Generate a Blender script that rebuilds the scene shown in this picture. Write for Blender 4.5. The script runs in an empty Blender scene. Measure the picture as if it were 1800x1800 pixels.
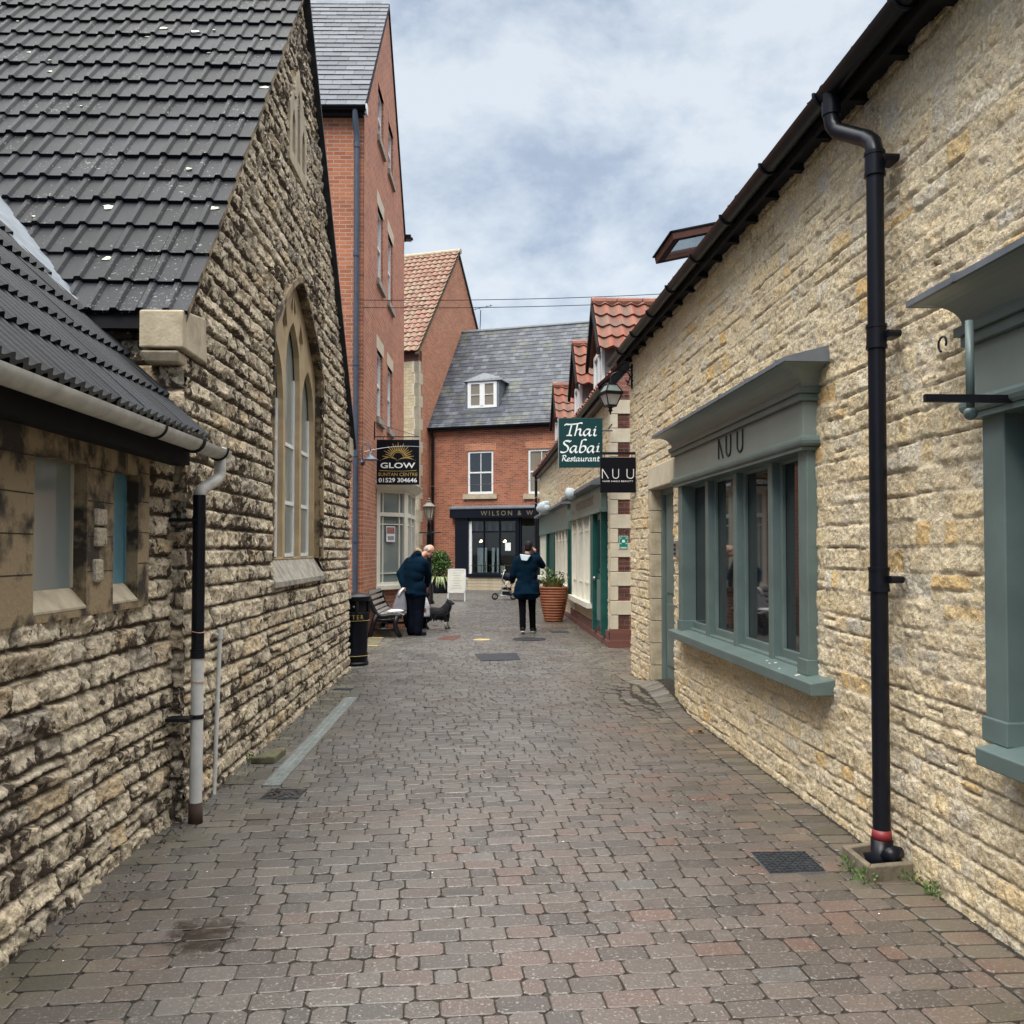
import bpy, bmesh, math, random
import numpy as np
from mathutils import Vector, Matrix
from mathutils.geometry import tessellate_polygon
random.seed(7)
rad = math.radians
# ------------------------------------------------------------------ camera, sky, sun, exposure
sc = bpy.context.scene
COL = sc.collection
FPX, PY, TILT, EYE = 1600.0, 926.1, rad(1.5), 1.6
cd = bpy.data.cameras.new("camera")
cd.sensor_width = 36.0
cd.lens = FPX / 1800 * 36
cd.shift_y = (PY - 900) / 1800
cd.clip_start = .05
cd.clip_end = 3000
cam = bpy.data.objects.new("camera", cd)
cam.location = (0, 0, EYE)
cam.rotation_euler = (rad(90) + TILT, 0, 0)
COL.objects.link(cam)
sc.camera = cam

SUN_EL, SUN_AZ = rad(50), rad(206)      # high, behind the camera and to the left, behind cloud
sd = bpy.data.lights.new("sun", 'SUN')
sd.energy = 1.5
sd.angle = rad(22)
sd.color = (1.0, .955, .88)
sun = bpy.data.objects.new("sun", sd)
sdir = Vector((math.sin(SUN_AZ) * math.cos(SUN_EL), math.cos(SUN_AZ) * math.cos(SUN_EL), math.sin(SUN_EL)))
sun.rotation_euler = sdir.to_track_quat('Z', 'Y').to_euler()
COL.objects.link(sun)

w = bpy.data.worlds.new("World")
sc.world = w
w.use_nodes = True
nt = w.node_tree
nt.nodes.clear()
N = nt.nodes.new
Lk = nt.links.new
out = N('ShaderNodeOutputWorld')
sky = N('ShaderNodeTexSky')
sky.sky_type = 'NISHITA'
sky.sun_disc = False
sky.sun_elevation = SUN_EL
sky.sun_rotation = SUN_AZ
bg1 = N('ShaderNodeBackground')
bg1.inputs[1].default_value = .10
Lk(sky.outputs[0], bg1.inputs[0])
tc = N('ShaderNodeTexCoord')
mp = N('ShaderNodeMapping')
mp.inputs['Scale'].default_value = (1.0, 1.0, 1.6)
mp.inputs['Location'].default_value = (.42, .1, .35)
Lk(tc.outputs['Generated'], mp.inputs[0])
n1 = N('ShaderNodeTexNoise')
n1.inputs['Scale'].default_value = 4.0
n1.inputs['Detail'].default_value = 9
n1.inputs['Roughness'].default_value = .60
n1.inputs['Distortion'].default_value = .12
Lk(mp.outputs[0], n1.inputs['Vector'])
n2 = N('ShaderNodeTexNoise')
n2.inputs['Scale'].default_value = 1.3
n2.inputs['Detail'].default_value = 3
Lk(mp.outputs[0], n2.inputs['Vector'])
mm = N('ShaderNodeMath')
mm.operation = 'MULTIPLY_ADD'
mm.inputs[1].default_value = .7
Lk(n1.outputs[0], mm.inputs[0])
m3 = N('ShaderNodeMath')
m3.operation = 'MULTIPLY'
m3.inputs[1].default_value = .3
Lk(n2.outputs[0], m3.inputs[0])
Lk(m3.outputs[0], mm.inputs[2])
cr = N('ShaderNodeValToRGB')
e = cr.color_ramp.elements
e[0].position = .415
e[0].color = (.37, .45, .60, 1)
e[1].position = .60
e[1].color = (.78, .85, .915, 1)
x = cr.color_ramp.elements.new(.488)
x.color = (.46, .545, .68, 1)
x = cr.color_ramp.elements.new(.533)
x.color = (.60, .685, .79, 1)
Lk(mm.outputs[0], cr.inputs[0])
sep = N('ShaderNodeSeparateXYZ')
Lk(tc.outputs['Generated'], sep.inputs[0])
mr = N('ShaderNodeMapRange')            # an overcast sky is brightest overhead
mr.inputs['From Min'].default_value = .56
mr.inputs['From Max'].default_value = .95
mr.inputs['To Min'].default_value = .64
mr.inputs['To Max'].default_value = 6.6
Lk(sep.outputs['Z'], mr.inputs['Value'])
bg2 = N('ShaderNodeBackground')
mc = N('ShaderNodeMix')
mc.data_type = 'RGBA'
mcf = N('ShaderNodeMapRange')
mcf.inputs['From Min'].default_value = .56
mcf.inputs['From Max'].default_value = .85
Lk(sep.outputs['Z'], mcf.inputs['Value'])
Lk(mcf.outputs[0], mc.inputs[0])
Lk(cr.outputs[0], mc.inputs[6])
mc.inputs[7].default_value = (.74, .72, .68, 1)
Lk(mc.outputs[2], bg2.inputs[0])
Lk(mr.outputs[0], bg2.inputs[1])
mx = N('ShaderNodeMixShader')
mx.inputs[0].default_value = .88
Lk(bg1.outputs[0], mx.inputs[1])
Lk(bg2.outputs[0], mx.inputs[2])
Lk(mx.outputs[0], out.inputs[0])
sc.view_settings.view_transform = 'Standard'
sc.view_settings.look = 'None'
sc.view_settings.gamma = 1
sc.view_settings.exposure = 0.70
sc.cycles.max_bounces = 6
sc.cycles.use_denoising = True

# ------------------------------------------------------------------ plan frames and placing helpers
def ray(px, py):
    vx = (px - 900) / FPX
    vy = (PY - py) / FPX
    return Vector((vx, math.cos(TILT) - vy * math.sin(TILT), math.sin(TILT) + vy * math.cos(TILT)))

def gr(px, py, z=0.0):
    d = ray(px, py)
    t = (z - EYE) / d.z
    return Vector((d.x * t, d.y * t, z))

def atY(px, py, Y):
    d = ray(px, py)
    t = Y / d.y
    return Vector((d.x * t, Y, EYE + d.z * t))

class Frame:
    """a vertical plane: s runs along it, z is up, o is the distance out of it"""
    def __init__(f, p0, p1, sg):
        f.p = Vector((p0[0], p0[1], 0))
        f.d = (Vector((p1[0], p1[1], 0)) - f.p).normalized()
        f.n = Vector((f.d.y * sg, -f.d.x * sg, 0))
    def pt(f, s, z, o=0.0):
        q = f.p + f.d * s + f.n * o
        return Vector((q.x, q.y, z))
    def sz(f, px, py, o=0.0):
        d = ray(px, py)
        a = f.p + f.n * o
        t = a.dot(f.n) / d.dot(f.n)
        return (d * t - a).dot(f.d), EYE + d.z * t

FL = Frame((-1.78, 0), (-2.097, 10), 1)          # stone gable and annex, left
FR = Frame((2.22, 0), (1.657, 10), -1)           # cream stone building, right
FT = Frame((-2.71, 16.5), (-2.76, 23.2), 1)      # tall brick building, alley side
FQ = Frame((1.64, 15.06), (1.243, 25.06), -1)    # restaurant building, alley side
FS = Frame((-3.44, 38), (-3.44 + .948, 38 - .319), 1)      # slate roofed shop at the end
FG = Frame((-3.80, 36.9), (-3.80 + .319, 36.9 + .948), 1)  # gable of the pantiled building
def side_frame(F, s, flip):                       # plane through F at s, at right angles, running into the building
    a = F.pt(s, 0)
    b = F.pt(s, 0, -1)
    return Frame((a.x, a.y), (b.x, b.y), flip)

# ------------------------------------------------------------------ materials
MATS = {}
def newmat(name):
    m = bpy.data.materials.new(name)
    m.use_nodes = True
    t = m.node_tree
    b = t.nodes['Principled BSDF']
    MATS[name] = m
    return m, t, b

def setin(b, name, v):
    if name in b.inputs:
        b.inputs[name].default_value = v

def mat(name, col, rough=.6, metal=0, var=.12, vs=6.0, col2=None, bump=0, bs=60, spec=.5, emit=0, stretch=None, thr=None):
    """painted, cast or cut surface: two mottled tones, fine grain bump"""
    m, t, b = newmat(name)
    L = t.links.new
    tcn = t.nodes.new('ShaderNodeTexCoord')
    src = tcn.outputs['Object']
    if stretch:
        mpn = t.nodes.new('ShaderNodeMapping')
        mpn.inputs['Scale'].default_value = stretch
        L(src, mpn.inputs[0])
        src = mpn.outputs[0]
    n = t.nodes.new('ShaderNodeTexNoise')
    n.inputs['Scale'].default_value = vs
    n.inputs['Detail'].default_value = 6
    n.inputs['Roughness'].default_value = .6
    L(src, n.inputs['Vector'])
    r = t.nodes.new('ShaderNodeValToRGB')
    a = [min(1, c * (1 - var)) for c in col]
    c2 = col2 if col2 else [min(1, c * (1 + var)) for c in col]
    lo, hi = thr if thr else (.32, .68)
    r.color_ramp.elements[0].position = lo
    r.color_ramp.elements[1].position = hi
    r.color_ramp.elements[0].color = (*a, 1)
    r.color_ramp.elements[1].color = (*c2, 1)
    L(n.outputs[0], r.inputs[0])
    L(r.outputs[0], b.inputs['Base Color'])
    b.inputs['Roughness'].default_value = rough
    b.inputs['Metallic'].default_value = metal
    if spec == .5 and sum(col) / 3 < .06: spec = .22
    setin(b, 'Specular IOR Level', spec)
    if bump:
        n3 = t.nodes.new('ShaderNodeTexNoise')
        n3.inputs['Scale'].default_value = bs
        n3.inputs['Detail'].default_value = 5
        L(src, n3.inputs['Vector'])
        bp = t.nodes.new('ShaderNodeBump')
        bp.inputs['Strength'].default_value = bump
        bp.inputs['Distance'].default_value = .01
        L(n3.outputs[0], bp.inputs['Height'])
        L(bp.outputs[0], b.inputs['Normal'])
    if emit:
        b.inputs['Emission Color'].default_value = (*col, 1)
        b.inputs['Emission Strength'].default_value = emit
    return m

def brick_mat(name, c1, c2, mortar, bw=.225, bh=.075, ms=.010, tint=(.85, 1.15), scale=1.0):
    m, t, b = newmat(name)
    L = t.links.new
    uv = t.nodes.new('ShaderNodeUVMap')
    br = t.nodes.new('ShaderNodeTexBrick')
    br.inputs['Scale'].default_value = scale
    br.inputs['Brick Width'].default_value = bw
    br.inputs['Row Height'].default_value = bh
    br.inputs['Mortar Size'].default_value = ms
    br.inputs['Mortar Smooth'].default_value = .25
    br.inputs['Bias'].default_value = -.1
    br.inputs['Color1'].default_value = (*c1, 1)
    br.inputs['Color2'].default_value = (*c2, 1)
    br.inputs['Mortar'].default_value = (*mortar, 1)
    wn = t.nodes.new('ShaderNodeTexNoise')
    wn.inputs['Scale'].default_value = 9
    va = t.nodes.new('ShaderNodeVectorMath')
    va.operation = 'MULTIPLY_ADD'
    va.inputs[1].default_value = (.012, .012, 0)
    L(uv.outputs[0], wn.inputs['Vector'])
    L(wn.outputs['Color'], va.inputs[0])
    L(uv.outputs[0], va.inputs[2])
    L(va.outputs[0], br.inputs['Vector'])
    n = t.nodes.new('ShaderNodeTexNoise')
    n.inputs['Scale'].default_value = 1.1
    n.inputs['Detail'].default_value = 8
    n.inputs['Roughness'].default_value = .7
    L(uv.outputs[0], n.inputs['Vector'])
    mr2 = t.nodes.new('ShaderNodeMapRange')
    mr2.inputs['From Min'].default_value = .3
    mr2.inputs['From Max'].default_value = .7
    mr2.inputs['To Min'].default_value = tint[0]
    mr2.inputs['To Max'].default_value = tint[1]
    L(n.outputs[0], mr2.inputs['Value'])
    mu = t.nodes.new('ShaderNodeVectorMath')
    mu.operation = 'SCALE'
    L(br.outputs['Color'], mu.inputs[0])
    L(mr2.outputs[0], mu.inputs['Scale'])
    L(mu.outputs[0], b.inputs['Base Color'])
    b.inputs['Roughness'].default_value = .88
    bp = t.nodes.new('ShaderNodeBump')
    bp.inputs['Strength'].default_value = .6
    bp.inputs['Distance'].default_value = .008
    bp.invert = True
    L(br.outputs['Fac'], bp.inputs['Height'])
    L(bp.outputs[0], b.inputs['Normal'])
    return m

def ramp(t, src, stops):
    r = t.nodes.new('ShaderNodeValToRGB')
    el = r.color_ramp.elements
    el[0].position, el[0].color = stops[0][0], (*stops[0][1], 1)
    el[1].position, el[1].color = stops[-1][0], (*stops[-1][1], 1)
    for p, c in stops[1:-1]:
        q = el.new(p)
        q.color = (*c, 1)
    t.links.new(src, r.inputs[0])
    return r.outputs[0]

def attr(t, name):
    a = t.nodes.new('ShaderNodeAttribute')
    a.attribute_name = name
    return a.outputs['Fac']

def noise(t, src, scale, detail=6, rough=.6, dist=0):
    n = t.nodes.new('ShaderNodeTexNoise')
    n.inputs['Scale'].default_value = scale
    n.inputs['Detail'].default_value = detail
    n.inputs['Roughness'].default_value = rough
    n.inputs['Distortion'].default_value = dist
    t.links.new(src, n.inputs['Vector'])
    return n.outputs[0]

def noise4(t, src, wsrc, scale, detail=6, rough=.6, dist=0, k=37.0):
    n = t.nodes.new('ShaderNodeTexNoise')
    n.noise_dimensions = '4D'
    n.inputs['Scale'].default_value = scale
    n.inputs['Detail'].default_value = detail
    n.inputs['Roughness'].default_value = rough
    n.inputs['Distortion'].default_value = dist
    t.links.new(src, n.inputs['Vector'])
    m = t.nodes.new('ShaderNodeMath')
    m.operation = 'MULTIPLY'
    m.inputs[1].default_value = k
    t.links.new(wsrc, m.inputs[0])
    t.links.new(m.outputs[0], n.inputs['W'])
    return n.outputs[0]

def maprange(t, src, a, b, c=0.0, d=1.0):
    m = t.nodes.new('ShaderNodeMapRange')
    for k, v in (('From Min', a), ('From Max', b), ('To Min', c), ('To Max', d)):
        m.inputs[k].default_value = v
    t.links.new(src, m.inputs['Value'])
    return m.outputs[0]

def mixc(t, fac, a, b, mode='MIX'):
    m = t.nodes.new('ShaderNodeMix')
    m.data_type = 'RGBA'
    m.blend_type = mode
    for sock, v in ((m.inputs[0], fac), (m.inputs[6], a), (m.inputs[7], b)):
        if isinstance(v, (int, float)):
            sock.default_value = v
        elif isinstance(v, tuple):
            sock.default_value = (*v, 1)
        else:
            t.links.new(v, sock)
    return m.outputs[2]

def mathn(t, op, a, b):
    m = t.nodes.new('ShaderNodeMath')
    m.operation = op
    for k, v in enumerate((a, b)):
        if isinstance(v, (int, float)):
            m.inputs[k].default_value = v
        else:
            t.links.new(v, m.inputs[k])
    return m.outputs[0]

def stone_mat(name, stops, mortar, crust=None, crust_rng=(.5, .58), crust_scale=9, bumpd=.006, crust_max=1.0):
    m, t, b = newmat(name)
    g = t.nodes.new('ShaderNodeNewGeometry').outputs['Position']
    c = ramp(t, attr(t, 'rnd'), stops)
    fine = noise(t, g, 45, 3, .5)
    c = mixc(t, maprange(t, fine, .38, .66, 0, .75), c, (stops[0][1][0] * .62, stops[0][1][1] * .6, stops[0][1][2] * .55))
    mid = noise4(t, g, attr(t, 'rnd'), 9, 5)
    c = mixc(t, maprange(t, mid, .45, .75, 0, .45), c, stops[-1][1])
    pit = noise(t, g, 95, 2, .5)
    c = mixc(t, maprange(t, pit, .60, .70, 0, .55), c, tuple(v * .30 for v in stops[0][1]))
    c = mixc(t, attr(t, 'jt'), c, mortar)
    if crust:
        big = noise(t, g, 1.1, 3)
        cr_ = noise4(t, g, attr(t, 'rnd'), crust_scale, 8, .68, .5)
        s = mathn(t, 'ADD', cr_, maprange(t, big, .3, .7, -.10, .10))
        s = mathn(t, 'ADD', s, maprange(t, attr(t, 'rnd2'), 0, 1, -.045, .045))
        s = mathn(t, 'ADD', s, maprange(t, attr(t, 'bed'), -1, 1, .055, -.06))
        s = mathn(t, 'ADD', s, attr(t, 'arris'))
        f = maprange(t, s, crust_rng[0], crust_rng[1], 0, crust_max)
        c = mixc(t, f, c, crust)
    t.links.new(c, b.inputs['Base Color'])
    b.inputs['Roughness'].default_value = .92
    setin(b, 'Specular IOR Level', .25)
    bp = t.nodes.new('ShaderNodeBump')
    bp.inputs['Strength'].default_value = .8
    bp.inputs['Distance'].default_value = bumpd
    h = noise(t, g, 60, 4, .6)
    t.links.new(h, bp.inputs['Height'])
    t.links.new(bp.outputs[0], b.inputs['Normal'])
    return m

def glass_mat(name, col=(.012, .014, .016), rough=.03, see=False):
    m, t, b = newmat(name)
    if not see:
        b.inputs['Base Color'].default_value = (*col, 1)
        b.inputs['Roughness'].default_value = rough
        b.inputs['IOR'].default_value = 1.65
        setin(b, 'Specular IOR Level', .8)
        return m
    t.nodes.remove(b)
    o = t.nodes['Material Output']
    tr = t.nodes.new('ShaderNodeBsdfTransparent')
    tr.inputs[0].default_value = (.78, .82, .82, 1)
    gl = t.nodes.new('ShaderNodeBsdfGlossy')
    gl.inputs['Roughness'].default_value = .02
    mxs = t.nodes.new('ShaderNodeMixShader')
    ge = t.nodes.new('ShaderNodeNewGeometry')
    dt = t.nodes.new('ShaderNodeVectorMath')
    dt.operation = 'DOT_PRODUCT'
    t.links.new(ge.outputs['Normal'], dt.inputs[0])
    t.links.new(ge.outputs['Incoming'], dt.inputs[1])
    ca = mathn(t, 'ABSOLUTE', dt.outputs['Value'], 0)
    fz = mathn(t, 'POWER', mathn(t, 'SUBTRACT', 1.0, ca), 5.0)
    t.links.new(mathn(t, 'ADD', mathn(t, 'MULTIPLY', fz, .9), .05), mxs.inputs[0])
    t.links.new(tr.outputs[0], mxs.inputs[1])
    t.links.new(gl.outputs[0], mxs.inputs[2])
    t.links.new(mxs.outputs[0], o.inputs[0])
    return m

mat('ashlar', (.40, .33, .22), .85, var=.25, vs=9, col2=(.47, .40, .29), bump=.25, bs=60)
mat('ashlar_stained', (.12, .09, .06), .88, var=.72, vs=5.5, col2=(.27, .20, .115), bump=.5, bs=50, thr=(.42, .56))
mat('ashlar_tan', (.36, .265, .15), .85, var=.18, vs=4, col2=(.45, .34, .20), bump=.25, bs=55)
mat('ashlar_pale', (.50, .44, .33), .85, var=.12, vs=6, bump=.15, bs=50)
mat('sill_stone', (.27, .245, .20), .9, var=.45, vs=10, col2=(.38, .35, .30), bump=.4, bs=45)
mat('concrete_tile', (.034, .037, .044), .62, var=.35, vs=14, col2=(.055, .058, .066), bump=.5, bs=90)
mat('dark_tile', (.026, .028, .033), .55, var=.4, vs=10, col2=(.05, .052, .058), bump=.5, bs=80)
mat('lichen', (.55, .55, .44), .95, var=.2, vs=40)
mat('lead', (.12, .135, .155), .55, var=.2, vs=6, bump=.1, bs=20)
mat('white_flashing', (.17, .195, .225), .5, var=.25, vs=8)
mat('grey_plastic', (.44, .43, .39), .45, var=.22, vs=9)
mat('white_plastic', (.52, .52, .50), .45, var=.16, vs=7)
mat('clay', (.055, .036, .028), .85, var=.3, vs=9)
mat('black_plastic', (.005, .006, .010), .34, var=.2, vs=8, spec=.24)
mat('black_iron', (.006, .006, .009), .42, var=.3, vs=20, spec=.3)
mat('blue_pipe', (.05, .065, .095), .4, var=.2, vs=6)
mat('red_band', (.20, .02, .025), .5)
mat('teal_paint', (.100, .140, .134), .42, var=.17, vs=2.6, bump=.05, bs=30)
mat('sage_paint', (.185, .222, .20), .42, var=.07, vs=3)
mat('green_paint', (.012, .075, .065), .38, var=.2, vs=5)
mat('grey_green_paint', (.11, .17, .155), .4, var=.2, vs=4)
mat('cream_paint', (.72, .70, .60), .5, var=.06, vs=5)
mat('white_paint', (.72, .73, .73), .45, var=.05, vs=5)
mat('navy_paint', (.002, .0035, .009), .4, var=.2, vs=4, spec=.25)
mat('dark_wood', (.009, .009, .011), .75, var=.3, vs=9)
mat('brown_wood', (.085, .035, .026), .5, var=.2, vs=9)
mat('fascia_brown', (.10, .04, .032), .6, var=.2, vs=9)
mat('sign_black', (.002, .0025, .006), .4, var=.1, spec=.2)
mat('sign_green', (.004, .036, .036), .4, var=.1, spec=.3)
mat('sign_white', (.75, .78, .76), .5, var=.03)
mat('sign_gold', (.42, .30, .085), .45, var=.12, vs=30)
mat('dim_gold', (.17, .14, .085), .5)
mat('dark_lettering', (.02, .022, .024), .5)
mat('brown_lettering', (.20, .12, .085), .6)
mat('steel', (.42, .43, .43), .35, .9, var=.15)
mat('galvanised', (.25, .28, .275), .45, .35, var=.3, vs=16, bump=.3, bs=60)
mat('cast_iron', (.035, .038, .044), .5, .3, var=.3, vs=15)
mat('dark_interior', (.010, .010, .011), .8)
mat('room_wall', (.10, .095, .085), .9)
mat('paper', (.75, .76, .77), .7, var=.05)
mat('paper_red', (.34, .15, .12), .7, var=.3, vs=30)
mat('ridge_clay', (.20, .085, .06), .8, var=.35, vs=6)
mat('terracotta', (.30, .105, .05), .7, var=.2, vs=9, bump=.15, bs=50)
mat('soil', (.03, .02, .014), 1)
mat('leaf', (.05, .11, .022), .55, var=.4, vs=22, col2=(.14, .25, .06))
mat('leaf_pale', (.13, .19, .06), .55, var=.35, vs=22, col2=(.28, .34, .14))
mat('leaf_dark', (.02, .05, .018), .55, var=.4, vs=22, col2=(.06, .11, .03))
mat('flower_white', (.6, .6, .5), .7)
mat('bark', (.06, .045, .03), .9)
mat('wet_leaf', (.035, .028, .022), .6, var=.5, vs=60, col2=(.12, .095, .075))
mat('dead_leaf', (.20, .095, .04), .8, var=.5, vs=60)
mat('moss_stone', (.085, .08, .04), .95, var=.4, vs=11, col2=(.14, .13, .075), bump=.6, bs=40)
mat('gully_stone', (.14, .115, .08), .95, var=.35, vs=11, bump=.5, bs=40)
mat('cover_yellow', (.42, .29, .12), .8, var=.3, vs=14)
mat('cover_red', (.085, .038, .028), .7, var=.3, vs=10)
mat('slat_wood', (.22, .205, .19), .7, var=.3, vs=8, stretch=(8, 1, 8))
mat('skin', (.50, .27, .19), .55, var=.12, vs=12)
mat('navy_cloth', (.0012, .010, .022), .95, var=.3, vs=7, bump=.6, bs=22, spec=.08)
mat('navy_trousers', (.003, .0042, .010), .95, var=.3, vs=7, bump=.6, bs=22, spec=.08)
mat('black_cloth', (.0018, .0018, .003), .95, var=.3, vs=7, bump=.6, bs=22, spec=.08)
mat('grey_coat', (.03, .032, .034), .9, var=.3, vs=7, bump=.4, bs=26)
mat('jeans', (.03, .05, .09), .9, var=.3, vs=7)
mat('light_lining', (.45, .52, .55), .8, var=.1)
mat('grey_fabric', (.16, .16, .185), .8, var=.2, vs=10, bump=.5, bs=30)
mat('shoe_black', (.01, .01, .012), .5)
mat('shoe_sole', (.45, .45, .43), .7)
mat('hair_dark', (.012, .009, .008), .7, var=.4, vs=50)
mat('hair_blond', (.34, .24, .13), .7, var=.4, vs=50)
mat('fur_black', (.010, .010, .012), .9, var=.5, vs=30, col2=(.03, .03, .033), bump=1, bs=70)
mat('fur_grey', (.14, .125, .11), .9, var=.5, vs=30, bump=1, bs=70)
mat('fur_white', (.40, .38, .35), .9, var=.2, vs=30, bump=1, bs=70)
mat('carrier_bag', (.42, .45, .50), .5, var=.35, vs=9, col2=(.66, .68, .72), bump=.6, bs=20)
mat('red_fabric', (.26, .03, .03), .7)
mat('rubber', (.012, .012, .013), .8)
mat('pram_fabric', (.012, .014, .028), .8)
mat('lamp_glass', (.60, .55, .42), .3, var=.15, vs=8)
mat('lantern_glass', (.40, .41, .42), .25, var=.15, vs=8)
mat('old_brass', (.14, .115, .09), .5, .3, var=.2)
mat('plaster_grey', (.13, .13, .14), .8, var=.1)
mat('bulb', (1.0, .75, .42), .5, emit=5)
mat('board_blue', (.085, .20, .25), .5, var=.15, vs=7, col2=(.12, .26, .31))
mat('board_green', (.15, .20, .185), .4, var=.12, vs=5)
mat('sign_safety', (.005, .17, .11), .45)
mat('copper', (.42, .24, .17), .5)
mat('mortar_joint', (.032, .029, .023), .95, var=.4, vs=18)
glass_mat('glass_dark')
glass_mat('glass_grey', (.20, .235, .225), .08)
glass_mat('glass_clear', see=True)
glass_mat('window_glass', (.010, .012, .013), .02)
glass_mat('glass_sky', (.28, .31, .33), .08)
glass_mat('glass_curtain', (.20, .17, .12), .12)
brick_mat('brick_tower', (.44, .150, .076), (.28, .085, .048), (.36, .27, .19), tint=(.82, 1.16))
brick_mat('brick_gable', (.50, .18, .09), (.33, .105, .055), (.40, .29, .20), tint=(.85, 1.15))
brick_mat('brick_shop', (.37, .115, .056), (.19, .055, .032), (.29, .20, .14), tint=(.78, 1.2))
brick_mat('brick_red', (.26, .085, .06), (.17, .055, .04), (.20, .17, .14), tint=(.85, 1.15))
brick_mat('brick_plinth', (.15, .055, .042), (.11, .042, .033), (.10, .06, .045), bh=.08, ms=.004)
brick_mat('rubble', (.50, .41, .26), (.36, .30, .20), (.34, .28, .19), bw=.30, bh=.13, ms=.012, tint=(.75, 1.2))
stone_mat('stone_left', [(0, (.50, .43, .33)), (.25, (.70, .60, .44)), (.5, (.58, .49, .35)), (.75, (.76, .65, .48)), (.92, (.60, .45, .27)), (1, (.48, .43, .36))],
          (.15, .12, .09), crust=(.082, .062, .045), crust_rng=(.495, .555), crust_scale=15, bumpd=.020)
stone_mat('stone_right', [(0, (.60, .50, .34)), (.22, (.82, .71, .50)), (.42, (.66, .575, .43)), (.62, (.80, .655, .41)), (.80, (.58, .54, .47)), (.88, (.84, .76, .60)), (.955, (.72, .53, .28)), (1, (.70, .46, .19))],
          (.60, .505, .36), crust=(.17, .13, .085), crust_rng=(.595, .71), crust_scale=18, bumpd=.016, crust_max=.7)

# slate and clay tiles: tone from a per-tile value
def tile_mat(name, stops, rough=.55, streak=None, moss=None, speck=False):
    m, t, b = newmat(name)
    g = t.nodes.new('ShaderNodeNewGeometry').outputs['Position']
    c = ramp(t, attr(t, 'rnd'), stops)
    c = mixc(t, maprange(t, noise(t, g, 30, 5), .3, .7, 0, .4), c, tuple(v * .55 for v in stops[0][1]))
    if streak:
        mpn = t.nodes.new('ShaderNodeMapping')
        mpn.inputs['Scale'].default_value = (1.3, 1.3, .28)
        t.links.new(g, mpn.inputs[0])
        c = mixc(t, maprange(t, noise(t, mpn.outputs[0], 2.2, 5), .46, .62, 0, .75), c, streak)
    if moss:
        c = mixc(t, maprange(t, noise(t, g, 1.7, 6), .52, .66, 0, .65), c, moss)
    if 'pantile' in name:      # grime in the pans, also painted in as shading between the rolls
        c = mixc(t, mathn(t, 'MULTIPLY', attr(t, 'pan'), maprange(t, noise(t, g, 5, 4), .35, .6, .25, .85)), c, (.085, .068, .05))
    if speck:
        area = maprange(t, noise(t, g, 1.6, 4), .42, .58, -.03, .035)
        c = mixc(t, maprange(t, mathn(t, 'ADD', noise(t, g, 46, 5, .65), area), .645, .69, 0, .8), c, (.30, .31, .27))
    t.links.new(c, b.inputs['Base Color'])
    b.inputs['Roughness'].default_value = rough
    setin(b, 'Specular IOR Level', .2 if speck or 'annex' in name else .28)
    bp = t.nodes.new('ShaderNodeBump')
    bp.inputs['Strength'].default_value = .4
    bp.inputs['Distance'].default_value = .004
    t.links.new(noise(t, g, 60, 5), bp.inputs['Height'])
    t.links.new(bp.outputs[0], b.inputs['Normal'])
    return m
tile_mat('slate_pale', [(0, (.045, .054, .072)), (.5, (.075, .086, .108)), (1, (.115, .13, .152))], .6)
tile_mat('slate_dark', [(0, (.040, .047, .062)), (.5, (.070, .080, .098)), (1, (.13, .145, .17))], .55, streak=(.035, .040, .052), moss=(.12, .125, .08))
tile_mat('pantile_faded', [(0, (.25, .125, .09)), (.5, (.33, .18, .13)), (1, (.31, .235, .175))], .85, moss=(.27, .23, .16))
tile_mat('pantile_red', [(0, (.21, .070, .048)), (.5, (.28, .105, .072)), (1, (.22, .125, .095))], .8, streak=None, moss=(.15, .115, .09))
tile_mat('tile_black', [(0, (.006, .0075, .011)), (.6, (.010, .012, .0165)), (1, (.018, .021, .028))], .6, speck=True)
tile_mat('tile_annex', [(0, (.006, .007, .010)), (.6, (.010, .012, .016)), (1, (.017, .019, .025))], .58)

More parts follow.
